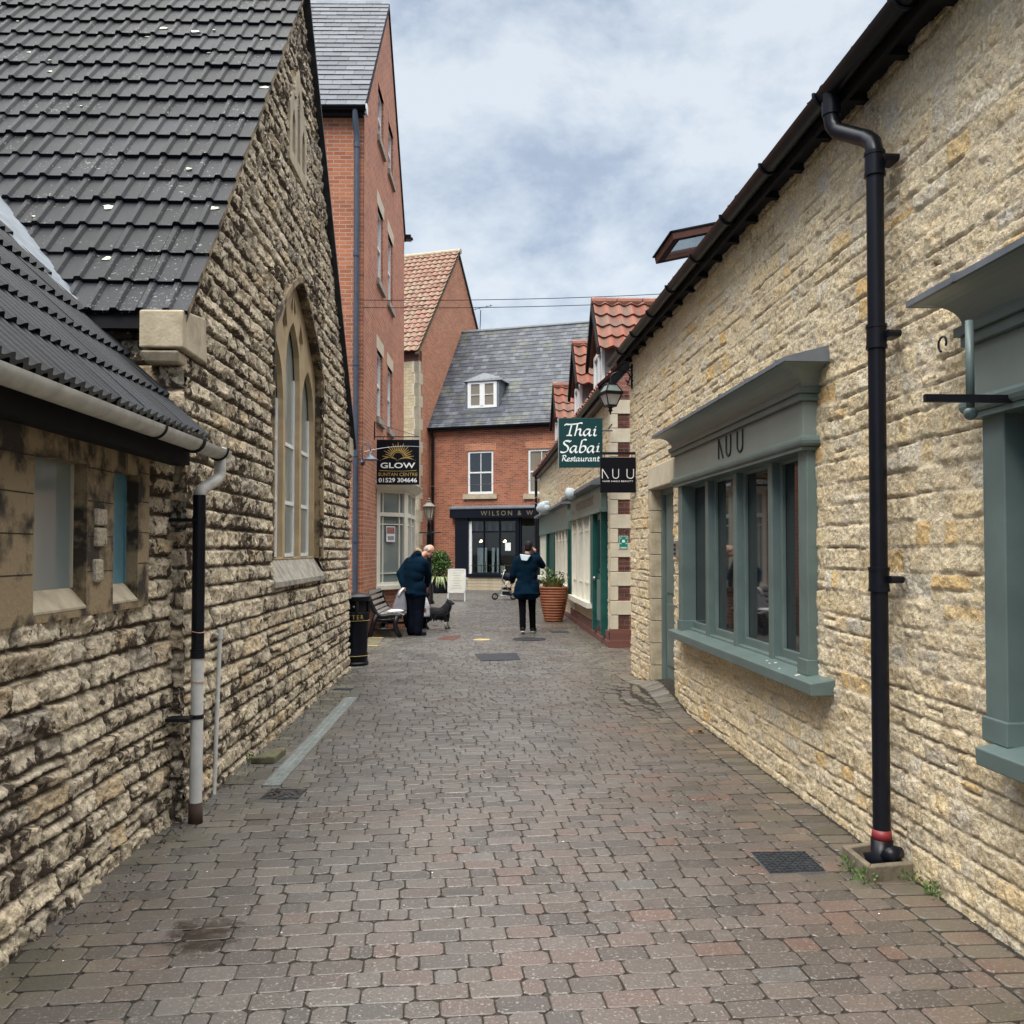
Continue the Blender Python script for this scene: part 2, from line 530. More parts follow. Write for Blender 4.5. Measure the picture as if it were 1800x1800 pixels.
def paving_mat():
    m, t, b = newmat('paving_blocks')
    g = t.nodes.new('ShaderNodeNewGeometry').outputs['Position']
    sp = t.nodes.new('ShaderNodeSeparateXYZ')
    t.links.new(g, sp.inputs[0])
    X, Y = sp.outputs['X'], sp.outputs['Y']
    rnd = attr(t, 'rnd')
    grey = ramp(t, rnd, [(0, (.058, .055, .051)), (.35, (.087, .081, .074)), (.6, (.108, .100, .090)), (.8, (.068, .068, .067)), (1, (.132, .120, .106))])
    red = ramp(t, rnd, [(0, (.068, .055, .047)), (.4, (.100, .076, .063)), (.7, (.118, .092, .077)), (.9, (.135, .075, .057)), (1, (.085, .082, .077))])
    big = noise(t, g, .7, 3)
    # redder batch of blocks laid to the right and near
    fr = mathn(t, 'ADD', maprange(t, X, -.9, 1.4, .08, .85), maprange(t, Y, 9, 3.2, -.25, .30))
    fr = mathn(t, 'ADD', fr, maprange(t, big, .3, .7, -.35, .35))
    cl = t.nodes.new('ShaderNodeClamp')
    t.links.new(fr, cl.inputs[0])
    c = mixc(t, cl.outputs[0], grey, red)
    fine = noise(t, g, 80, 2, .5)
    c = mixc(t, maprange(t, fine, .58, .70, 0, .8), c, (.29, .27, .245))
    c = mixc(t, maprange(t, noise(t, g, 120, 2, .5), .58, .70, 0, .65), c, (.028, .026, .024))
    c = mixc(t, maprange(t, noise(t, g, 45, 4), .35, .65, 0, .35), c, (.06, .055, .05))
    # green growth where feet do not tread, along both walls
    al = mathn(t, 'ADD', X, mathn(t, 'MULTIPLY', Y, .0317))
    lft = maprange(t, al, -1.78, -1.15, 1, 0)
    ar = mathn(t, 'ADD', X, mathn(t, 'MULTIPLY', Y, .0563))
    rgt = maprange(t, ar, 1.55, 2.1, 0, 1)
    edge = mathn(t, 'MAXIMUM', lft, rgt)
    mo = mathn(t, 'MULTIPLY', edge, maprange(t, noise(t, g, 2.4, 6), .40, .62, 0, .62))
    c = mixc(t, mo, c, ramp(t, rnd, [(0, (.060, .057, .036)), (.7, (.105, .098, .062)), (1, (.20, .185, .12))]))
    # damp dark hollow with a dirt stain, near left
    vd = t.nodes.new('ShaderNodeVectorMath')
    vd.operation = 'DISTANCE'
    vd.inputs[1].default_value = (-1.28, 3.83, 0)
    t.links.new(g, vd.inputs[0])
    dd = mathn(t, 'ADD', vd.outputs['Value'], maprange(t, noise(t, g, 9, 5), .3, .7, -.11, .11))
    wet = maprange(t, dd, .06, .20, 1, 0)
    c = mixc(t, mathn(t, 'MULTIPLY', wet, .93), c, (.020, .015, .010))
    t.links.new(c, b.inputs['Base Color'])
    rg = maprange(t, noise(t, g, 1.3, 5), .35, .65, .26, .50)
    rg = mathn(t, 'SUBTRACT', rg, mathn(t, 'MULTIPLY', wet, .25))
    t.links.new(rg, b.inputs['Roughness'])
    setin(b, 'Specular IOR Level', .62)
    bp = t.nodes.new('ShaderNodeBump')
    bp.inputs['Strength'].default_value = .5
    bp.inputs['Distance'].default_value = .004
    t.links.new(noise(t, g, 110, 6, .7), bp.inputs['Height'])
    t.links.new(bp.outputs[0], b.inputs['Normal'])
paving_mat()

# ------------------------------------------------------------------ object helpers
def tag(o, label=None, cat=None, group=None, kind=None):
    if label: o['label'] = label
    if cat: o['category'] = cat
    if group: o['group'] = group
    if kind: o['kind'] = kind
    return o

def thing(name, label, cat, loc=(0, 0, 0), group=None):
    o = bpy.data.objects.new(name, None)
    o.empty_display_size = .2
    COL.objects.link(o)
    o.location = loc
    return tag(o, label, cat, group)

def world_loc(o):
    v = Vector(o.location)
    p = o.parent
    while p:
        v += Vector(p.location)
        p = p.parent
    return v

def link(name, me, parent=None, m=None, smooth=False, rebase=True):
    """link mesh with world coordinates; its origin goes to the middle of its base"""
    if m:
        ms = m if isinstance(m, (list, tuple)) else [m]
        for k in ms:
            me.materials.append(MATS[k])
    nv = len(me.vertices)
    co = np.empty(nv * 3, np.float32)
    me.vertices.foreach_get('co', co)
    co = co.reshape(-1, 3)
    base = np.array([(co[:, 0].min() + co[:, 0].max()) / 2, (co[:, 1].min() + co[:, 1].max()) / 2, co[:, 2].min()], np.float32)
    co -= base
    me.vertices.foreach_set('co', co.ravel())
    if smooth:
        me.polygons.foreach_set('use_smooth', np.ones(len(me.polygons), bool))
    me.update()
    o = bpy.data.objects.new(name, me)
    COL.objects.link(o)
    loc = Vector([float(v) for v in base])
    if parent:
        o.parent = parent
        loc = loc - world_loc(parent)
    o.location = loc
    return o

class MB:
    def __init__(s):
        s.v = []; s.f = []; s.mi = []; s.c = 0
    def add(s, vs, fs):
        b = len(s.v)
        s.v.extend([tuple(v) for v in vs])
        for f in fs:
            s.f.append([b + i for i in f])
            s.mi.append(s.c)
        return s
    def hexa(s, a):
        """eight corners: bottom ring 0-3, top ring 4-7"""
        return s.add(a, [(3, 2, 1, 0), (4, 5, 6, 7), (0, 1, 5, 4), (1, 2, 6, 5), (2, 3, 7, 6), (3, 0, 4, 7)])
    def box(s, x0, x1, y0, y1, z0, z1):
        return s.hexa([(x0, y0, z0), (x1, y0, z0), (x1, y1, z0), (x0, y1, z0), (x0, y0, z1), (x1, y0, z1), (x1, y1, z1), (x0, y1, z1)])
    def fbox(s, F, s0, s1, z0, z1, o0, o1):
        return s.hexa([F.pt(s0, z0, o0), F.pt(s1, z0, o0), F.pt(s1, z0, o1), F.pt(s0, z0, o1),
                       F.pt(s0, z1, o0), F.pt(s1, z1, o0), F.pt(s1, z1, o1), F.pt(s0, z1, o1)])
    def prism(s, ring0, ring1):
        n = len(ring0)
        fs = [tuple(range(n))[::-1], tuple(range(n, 2 * n))]
        fs += [(i, (i + 1) % n, n + (i + 1) % n, n + i) for i in range(n)]
        return s.add(list(ring0) + list(ring1), fs)
    def profile(s, F, prof, s0, s1):
        """prof: list of (o,z) swept along s"""
        return s.prism([F.pt(s0, z, o) for o, z in prof], [F.pt(s1, z, o) for o, z in prof])
    def tube(s, pts, r, n=10, flat=None):
        pts = [Vector(p) for p in pts]
        rs = r if isinstance(r, (list, tuple)) else [r] * len(pts)
        rings = []
        prev = None
        for i, p in enumerate(pts):
            if i == 0: t = pts[1] - p
            elif i == len(pts) - 1: t = p - pts[i - 1]
            else: t = (pts[i + 1] - p).normalized() + (p - pts[i - 1]).normalized()
            if t.length < 1e-9: t = Vector((0, 0, 1))
            t.normalize()
            if prev is None:
                up = Vector((0, 0, 1)) if abs(t.z) < .9 else Vector((1, 0, 0))
                a = t.cross(up).normalized()
            else:
                a = prev - t * prev.dot(t)
                if a.length < 1e-6:
                    a = t.orthogonal()
                a.normalize()
            prev = a
            b = t.cross(a)
            ra = rs[i]
            rb = ra if flat is None else ra * flat
            rings.append([p + a * math.cos(k * math.tau / n) * ra + b * math.sin(k * math.tau / n) * rb for k in range(n)])
        vs = [v for ring in rings for v in ring]
        fs = [tuple(range(n))[::-1], tuple(range((len(rings) - 1) * n, len(rings) * n))]
        for i in range(len(rings) - 1):
            for k in range(n):
                fs.append((i * n + k, i * n + (k + 1) % n, (i + 1) * n + (k + 1) % n, (i + 1) * n + k))
        return s.add(vs, fs)
    def lathe(s, c, prof, n=20):
        """prof: (r,z) from bottom to top round the vertical through c"""
        c = Vector(c)
        vs = []
        for r, z in prof:
            for k in range(n):
                a = k * math.tau / n
                vs.append((c.x + math.cos(a) * r, c.y + math.sin(a) * r, c.z + z))
        fs = [tuple(range(n))[::-1], tuple(range((len(prof) - 1) * n, len(prof) * n))]
        for i in range(len(prof) - 1):
            for k in range(n):
                fs.append((i * n + k, i * n + (k + 1) % n, (i + 1) * n + (k + 1) % n, (i + 1) * n + k))
        return s.add(vs, fs)
    def sphere(s, c, r, n=12, m=8, rot=None):
        c = Vector(c)
        R = Vector(r) if isinstance(r, (tuple, list, Vector)) else Vector((r, r, r))
        vs = []
        for i in range(m + 1):
            th = math.pi * i / m
            th = min(max(th, .02), math.pi - .02)
            for k in range(n):
                a = k * math.tau / n
                q = Vector((R.x * math.sin(th) * math.cos(a), R.y * math.sin(th) * math.sin(a), -R.z * math.cos(th)))
                if rot: q = rot @ q
                vs.append(c + q)
        fs = [tuple(range(n))[::-1], tuple(range(m * n, (m + 1) * n))]
        for i in range(m):
            for k in range(n):
                fs.append((i * n + k, i * n + (k + 1) % n, (i + 1) * n + (k + 1) % n, (i + 1) * n + k))
        return s.add(vs, fs)
    def mesh(s, name='m'):
        me = bpy.data.meshes.new(name)
        me.from_pydata(s.v, [], s.f)
        if any(s.mi):
            me.polygons.foreach_set('material_index', s.mi)
        me.update()
        return me
    def build(s, name, m, parent=None, smooth=False, uv=None, bevel=0, label=None):
        me = s.mesh(name)
        bm = bmesh.new()
        bm.from_mesh(me)
        bmesh.ops.recalc_face_normals(bm, faces=bm.faces)
        if uv:
            ly = bm.loops.layers.uv.new('UVMap')
            for f in bm.faces:
                across = abs(f.normal.dot(uv.d)) > .7
                for l in f.loops:
                    q = l.vert.co - uv.p
                    l[ly].uv = ((q.dot(uv.n) if across else q.dot(uv.d)), l.vert.co.z)
        bm.to_mesh(me)
        bm.free()
        o = link(name, me, parent, m, smooth)
        if bevel:
            b = o.modifiers.new('bevel', 'BEVEL')
            b.width = bevel
            b.segments = 2
            b.limit_method = 'ANGLE'
            b.angle_limit = rad(40)
        if smooth and not bevel:
            pass
        if label: o['label'] = label
        return o

def wall_poly(F, outer, holes, depth=.2, off=0.0, edge=.25):
    """flat wall of any outline with holes; the holes get reveals"""
    mb = MB()
    loops = [[Vector((a, b, 0)) for a, b in outer]] + [[Vector((a, b, 0)) for a, b in h] for h in holes]
    flat = [v for lp in loops for v in lp]
    tris = tessellate_polygon(loops)
    mb.add([F.pt(v.x, v.y, off) for v in flat], tris)
    for h in holes:
        n = len(h)
        mb.add([F.pt(a, b, off) for a, b in h] + [F.pt(a, b, off - depth) for a, b in h],
               [(i, (i + 1) % n, n + (i + 1) % n, n + i) for i in range(n)])
    n = len(outer)
    mb.add([F.pt(a, b, off) for a, b in outer] + [F.pt(a, b, off - edge) for a, b in outer],
           [(i, (i + 1) % n, n + (i + 1) % n, n + i) for i in range(n)])
    return mb

def rect(s0, s1, z0, z1):
    return [(s0, z0), (s1, z0), (s1, z1), (s0, z1)]

# flat text lying in a plane given by origin, right and up vectors
def text_into(mb, txt, origin, right, up, size, width=None, depth=.003, shear=0.0, spacing=1.0, bold=0.0):
    cu = bpy.data.curves.new('t', 'FONT')
    cu.body = txt
    cu.size = 1.0
    cu.shear = shear
    cu.space_character = spacing
    cu.offset = bold
    cu.resolution_u = 3
    o = bpy.data.objects.new('t', cu)
    COL.objects.link(o)
    dg = bpy.context.evaluated_depsgraph_get()
    me = bpy.data.meshes.new_from_object(o.evaluated_get(dg))
    vs = [v.co.copy() for v in me.vertices]
    fs = [tuple(p.vertices) for p in me.polygons]
    bpy.data.objects.remove(o)
    bpy.data.curves.remove(cu)
    bpy.data.meshes.remove(me)
    x0 = min(v.x for v in vs); x1 = max(v.x for v in vs)
    y0 = min(v.y for v in vs); y1 = max(v.y for v in vs)
    k = size / (y1 - y0)
    kx = k if width is None else width / (x1 - x0)
    right = Vector(right).normalized(); up = Vector(up).normalized()
    n = right.cross(up)
    origin = Vector(origin)
    front = [origin + right * ((v.x - (x0 + x1) / 2) * kx) + up * ((v.y - y0) * k) + n * depth for v in vs]
    mb.add(front, fs)

def strokes_into(mb, polys, origin, right, up, pen=.1, ang=40, thin=.25, depth=.003, scale=1.0):
    """broad-nib pen strokes: polys are point lists in letter units"""
    right = Vector(right).normalized(); up = Vector(up).normalized()
    n = right.cross(up)
    origin = Vector(origin)
    ca, sa = math.cos(rad(ang)), math.sin(rad(ang))
    k = 0
    for pl in polys:
        for (ax, ay), (bx, by) in zip(pl[:-1], pl[1:]):
            dx, dy = bx - ax, by - ay
            l = math.hypot(dx, dy) or 1
            cross = abs(dx / l * sa - dy / l * ca)
            wd = pen * (thin + (1 - thin) * cross) / 2
            px_, py_ = -dy / l * wd, dx / l * wd
            ex, ey = dx / l * wd * .5, dy / l * wd * .5
            q = [(ax - px_ - ex, ay - py_ - ey), (bx - px_ + ex, by - py_ + ey), (bx + px_ + ex, by + py_ + ey), (ax + px_ - ex, ay + py_ - ey)]
            k += 1
            mb.add([origin + right * (x_ * scale) + up * (y_ * scale) + n * (depth + .00005 * (k % 9)) for x_, y_ in q], [(0, 1, 2, 3)])

def arc(cx, cy, rx, ry, a0, a1, n=10):
    return [(cx + rx * math.cos(rad(a0 + (a1 - a0) * i / n)), cy + ry * math.sin(rad(a0 + (a1 - a0) * i / n))) for i in range(n + 1)]

# ------------------------------------------------------------------ stonework, paving and tiles as real relief
_T = np.random.RandomState(11).rand(256, 256).astype(np.float32)
def vn(x, y, k=0):
    x = x + 17.3 * k; y = y + 5.7 * k
    xi = np.floor(x).astype(int); yi = np.floor(y).astype(int)
    fx = x - xi; fy = y - yi
    fx = fx * fx * (3 - 2 * fx); fy = fy * fy * (3 - 2 * fy)
    a = _T[xi & 255, yi & 255]; b = _T[(xi + 1) & 255, yi & 255]
    c = _T[xi & 255, (yi + 1) & 255]; d = _T[(xi + 1) & 255, (yi + 1) & 255]
    return (a * (1 - fx) + b * fx) * (1 - fy) + (c * (1 - fx) + d * fx) * fy
def fbm(x, y, f, octv=4, k=0, g=.55):
    s = 0; a = 1; t = 0
    for i in range(octv):
        s = s + a * vn(x * f, y * f, k + i * 3); t += a; a *= g; f *= 2.03
    return s / t - .5
def sstep(a, b, x):
    t = np.clip((x - a) / (b - a), 0, 1)
    return t * t * (3 - 2 * t)

def stone_field(S, Z, hs, ws, seed, split=0.0, warp=.012, low=.03, joint=.012, split_at=None):
    """coursed masonry: edge distance, three random values and local position for every point"""
    rs = np.random.RandomState(seed)
    z = Z + fbm(S, Z, .9, 3, seed) * low * 2 + fbm(S, Z, 6, 3, seed + 5) * warp * 2
    s = S + fbm(S, Z, 7, 3, seed + 9) * warp * 2.4
    zb = [-1.0]
    while zb[-1] < 12: zb.append(zb[-1] + rs.uniform(*hs))
    zb = np.array(zb)
    ci = np.searchsorted(zb, z) - 1
    D = np.zeros_like(S); R1 = np.zeros_like(S); R2 = np.zeros_like(S); R3 = np.zeros_like(S)
    LS = np.zeros_like(S); LZ = np.zeros_like(S)
    smin, smax = S.min() - 1, S.max() + 1
    for c in np.unique(ci):
        m = ci == c
        bs = [smin + rs.uniform(0, .2)]
        while bs[-1] < smax: bs.append(bs[-1] + rs.uniform(*ws) * rs.choice([.7, 1, 1, 1.45]))
        bs = np.array(bs); k = len(bs)
        r = rs.rand(6, 2, k)
        ss = s[m]; zz = z[m]
        si = np.clip(np.searchsorted(bs, ss) - 1, 0, k - 2)
        l, rr = bs[si], bs[si + 1]
        z0 = np.full_like(ss, zb[c]); z1 = np.full_like(ss, zb[c + 1])
        sp = (r[0, 0][si] < split)
        if split_at: sp = sp & (zz < split_at)
        fr = z0 + (z1 - z0) * (.38 + .24 * r[1, 0][si])
        upper = sp & (zz > fr)
        z0 = np.where(upper, fr, z0); z1 = np.where(sp & ~upper, fr, z1)
        u = upper.astype(int)
        dx = np.minimum(ss - l, rr - ss); dz = np.minimum(zz - z0, z1 - zz)
        rc = .020
        d = np.where((dx < rc) & (dz < rc), rc - np.sqrt((rc - np.clip(dx, 0, rc)) ** 2 + (rc - np.clip(dz, 0, rc)) ** 2), np.minimum(dx, dz))
        D[m] = d
        R1[m] = r[2, u, si]; R2[m] = r[3, u, si]; R3[m] = r[4, u, si]
        LS[m] = (ss - (l + rr) / 2) / (rr - l) * 2
        LZ[m] = (zz - (z0 + z1) / 2) / (z1 - z0) * 2
    return D, R1, R2, R3, LS, LZ

def grid_mesh(name, F, sv, zv, H, keep, attrs, m, parent, off=0.0, label=None):
    ns, nz = len(sv), len(zv)
    S, Z = np.meshgrid(sv, zv, indexing='ij')
    px, py = F.p.x + F.d.x * S + F.n.x * (H + off), F.p.y + F.d.y * S + F.n.y * (H + off)
    co = np.stack([px, py, Z], -1).reshape(-1, 3).astype(np.float32)
    ii, jj = np.meshgrid(np.arange(ns - 1), np.arange(nz - 1), indexing='ij')
    sc_, zc_ = (sv[:-1] + sv[1:]) / 2, (zv[:-1] + zv[1:]) / 2
    SC, ZC = np.meshgrid(sc_, zc_, indexing='ij')
    K = keep(SC, ZC)
    ii, jj = ii[K], jj[K]
    a = ii * nz + jj
    q = np.stack([a, a + nz, a + nz + 1, a + 1], -1)
    # face outwards
    up = Vector((0, 0, 1)).cross(F.n)
    if up.dot(F.d) < 0: q = q[:, ::-1]
    used = np.unique(q)
    remap = np.full(ns * nz, -1, np.int64); remap[used] = np.arange(len(used))
    q = remap[q]; co = co[used]
    me = bpy.data.meshes.new(name)
    me.vertices.add(len(co)); me.vertices.foreach_set('co', co.ravel())
    nf = len(q)
    me.loops.add(nf * 4); me.loops.foreach_set('vertex_index', q.ravel().astype(np.int32))
    me.polygons.add(nf)
    me.polygons.foreach_set('loop_start', np.arange(0, nf * 4, 4, dtype=np.int32))
    me.polygons.foreach_set('loop_total', np.full(nf, 4, np.int32))
    me.update(calc_edges=True)
    for k, v in attrs.items():
        at = me.attributes.new(k, 'FLOAT', 'POINT')
        at.data.foreach_set('value', v.reshape(-1)[used].astype(np.float32))
    o = link(name, me, parent, m, smooth=True)
    if label: o['label'] = label
    return o

def prog(s0, s1, f0, f1, xs=None):
    """steps that grow from f0 to f1"""
    v = [s0]
    while v[-1] < s1:
        t = (v[-1] - s0) / (s1 - s0)
        v.append(v[-1] + f0 + (f1 - f0) * t)
    v[-1] = s1
    return np.array(v)

def rock_wall(name, F, s0, s1, z0, z1, fs, fz, keep, parent, mat_, seed, hs, ws, style, off=0.0, split=0.0, label=None, split_at=None):
    sv = prog(s0, s1, *fs)
    zv = np.arange(z0, z1 + fz, fz)
    S, Z = np.meshgrid(sv, zv, indexing='ij')
    D, R1, R2, R3, LS, LZ = stone_field(S, Z, hs, ws, seed, split, split_at=split_at, warp=(.005 if style == 'rock' else .008), low=(.008 if style == 'rock' else .014))
    if style == 'rock':
        jw = .004
        h = sstep(jw, .015, D) * (.022 + .018 * R3)
        tilt = (LS * (R1 - .5) + LZ * (R2 - .5)) * .030
        So = S + np.floor(R1 * 997) * .37; Zo = Z + np.floor(R2 * 991) * .29
        a1, a2 = fbm(So, Zo, 9, 2, seed + 2), fbm(So, Zo, 15, 3, seed + 12)
        rough = -np.abs(a1) * .060 + .010 - np.abs(a2) * .040 + fbm(So, Zo, 30, 3, seed + 4, .7) * .026
        h = h + (tilt + rough) * sstep(jw, .024, D)
        h = h + fbm(S, Z, 42, 3, seed + 8, .8) * .016 - .032
        # lower courses are worn back
        h = h + fbm(S, Z, 1.6, 3, seed + 31) * .03
        jt = 1 - sstep(.003, .014, D)
    else:
        jw = .004
        h = sstep(-.001, .009 + .004 * R3, D + fbm(S, Z, 26, 2, seed + 1) * .010) * (.005 + .010 * R3)
        tilt = (LS * (R1 - .5) + LZ * (R2 - .5)) * .010
        So = S + np.floor(R1 * 997) * .37; Zo = Z + np.floor(R2 * 991) * .29
        rough = fbm(So, Zo, 14, 5, seed + 2, .75) * .030 - np.abs(fbm(So, Zo, 26, 3, seed + 13)) * .022
        h = h + (tilt + rough) * sstep(.002, .02, D)
        # open joints here and there, under the stones
        gap = sstep(.48, .60, vn(S * 3.1, Z * 7.0, seed + 3)) * (1 - sstep(.0, .010, D))
        h = h - gap * .014 + fbm(S, Z, 50, 2, seed + 8) * .003 + fbm(S, Z, 1.2, 3, seed + 31) * .018 - .012
        jt = 1 - sstep(.004, .014, D + fbm(S, Z, 18, 2, seed + 6) * .012)
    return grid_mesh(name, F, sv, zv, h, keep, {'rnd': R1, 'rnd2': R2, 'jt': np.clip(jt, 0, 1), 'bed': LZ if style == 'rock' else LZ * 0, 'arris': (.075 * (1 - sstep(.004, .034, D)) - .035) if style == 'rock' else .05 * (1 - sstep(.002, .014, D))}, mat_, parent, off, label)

def strip_mesh(name, P, rnd, m, parent=None, smooth=False, label=None, pan=None):
    """P: (n quads, 4, 3); rnd: value per quad"""
    n = len(P)
    me = bpy.data.meshes.new(name)
    me.vertices.add(n * 4); me.vertices.foreach_set('co', P.reshape(-1).astype(np.float32))
    me.loops.add(n * 4); me.loops.foreach_set('vertex_index', np.arange(n * 4, dtype=np.int32))
    me.polygons.add(n)
    me.polygons.foreach_set('loop_start', np.arange(0, n * 4, 4, dtype=np.int32))
    me.polygons.foreach_set('loop_total', np.full(n, 4, np.int32))
    me.update(calc_edges=True)
    at = me.attributes.new('rnd', 'FLOAT', 'POINT')
    at.data.foreach_set('value', np.repeat(rnd, 4).astype(np.float32))
    if pan is not None:
        a2 = me.attributes.new('pan', 'FLOAT', 'POINT')
        a2.data.foreach_set('value', np.repeat(pan, 4).astype(np.float32))
    o = link(name, me, parent, m, smooth)
    if label: o['label'] = label
    return o

def slate_roof(name, O, U, V, ulen, vlen, m, parent, w=.28, g=.19, seed=1, label=None, trim=None):
    """individual slates lapped up a slope. O lower corner, U along the eaves, V up the slope"""
    rs = np.random.RandomState(seed)
    U = Vector(U).normalized(); V = Vector(V).normalized(); Nn = U.cross(V)
    if Nn.z < 0: Nn = -Nn
    P = []; R = []
    rows = int(vlen / g) + 1
    for r in range(rows):
        v0, v1 = r * g, min((r + 1) * g + .05, vlen + .03)
        u = -(r % 2) * w / 2
        while u < ulen:
            a, b = max(u + .003, 0), min(u + w - .003, ulen)
            if b > a and (trim is None or trim((a + b) / 2, v0)):
                t0 = .016 + rs.rand() * .006; t1 = .002
                j = (rs.rand() - .5) * .010
                q = [O + U * a + V * (v0 + j) + Nn * t0, O + U * b + V * (v0 + j) + Nn * t0, O + U * b + V * v1 + Nn * t1, O + U * a + V * v1 + Nn * t1]
                lo = [O + U * a + V * (v0 + j) - Nn * .004, O + U * b + V * (v0 + j) - Nn * .004, q[1], q[0]]
                x = rs.rand()
                P.append([tuple(p) for p in q]); R.append(x)
                P.append([tuple(p) for p in lo]); R.append(x * .3)
            u += w
    return strip_mesh(name, np.array(P), np.array(R), m, parent, label=label)

def tile_roof(name, O, U, V, ulen, vlen, m, parent, period, gauge, prof, lip=.02, seed=1, nper=8, tile_w=None, label=None, jit=.004, rise=.0):
    """rolled tiles: prof(x in 0..1) gives the height across one period"""
    rs = np.random.RandomState(seed)
    U = Vector(U).normalized(); V = Vector(V).normalized(); Nn = U.cross(V)
    if Nn.z < 0: Nn = -Nn
    O = np.array(O); U = np.array(U); V = np.array(V); Nn = np.array(Nn)
    nper_t = int(math.ceil(ulen / period))
    us = np.arange(0, nper_t * nper + 1) * period / nper
    us = us[us <= ulen + 1e-6]
    hp = np.array([prof((u / period) % 1.0) for u in us])
    tw = tile_w or period
    P = []; R = []; PN = []
    hm = max(1e-6, float(hp.max()))
    rows = int(math.ceil(vlen / gauge))
    for r in range(rows):
        ti = np.floor(us / tw + 1e-6).astype(int)
        tr = rs.rand(ti.max() + 2); tj = (rs.rand(ti.max() + 2) - .5) * jit * 2; tv = (rs.rand(ti.max() + 2) - .5) * jit * 3
        v0, v1 = r * gauge, min((r + 1) * gauge + .03, vlen)
        for k in range(len(us) - 1):
            t = ti[k]
            a = us[k]; b = us[k + 1]
            A = O + U * a + V * (v0 + tv[t]) + Nn * (hp[k] + lip + tj[t])
            B = O + U * b + V * (v0 + tv[t]) + Nn * (hp[k + 1] + lip + tj[t])
            Cc = O + U * b + V * v1 + Nn * (hp[k + 1] + tj[t] * .3 + rise)
            Dd = O + U * a + V * v1 + Nn * (hp[k] + tj[t] * .3 + rise)
            pv = max(0.0, 1 - (hp[k] + hp[k + 1]) / hm)
            P.append([A, B, Cc, Dd]); R.append(tr[t]); PN += [pv, pv]
            A2 = A - Nn * (lip * .95) ; B2 = B - Nn * (lip * .95)
            P.append([A2, B2, B, A]); R.append(tr[t] * .5)
    return strip_mesh(name, np.array(P), np.array(R), m, parent, label=label, pan=np.array(PN))

# ------------------------------------------------------------------ the ground
def ghump(x, y):
    """the paving rises a little to the doorway on the right"""
    return .17 * math.exp(-(((x - 1.78) / .42) ** 2 + ((y - 10.1) / .85) ** 2)) + .0015 * math.sin(x * 2.3 + y) + .002 * math.sin(y * .9)

g = MB()
g.add([(-400, -200, -.035), (400, -200, -.035), (400, 900, -.035), (-400, 900, -.035)], [(0, 1, 2, 3)])
o = g.build('ground', 'mortar_joint')
tag(o, kind='structure')

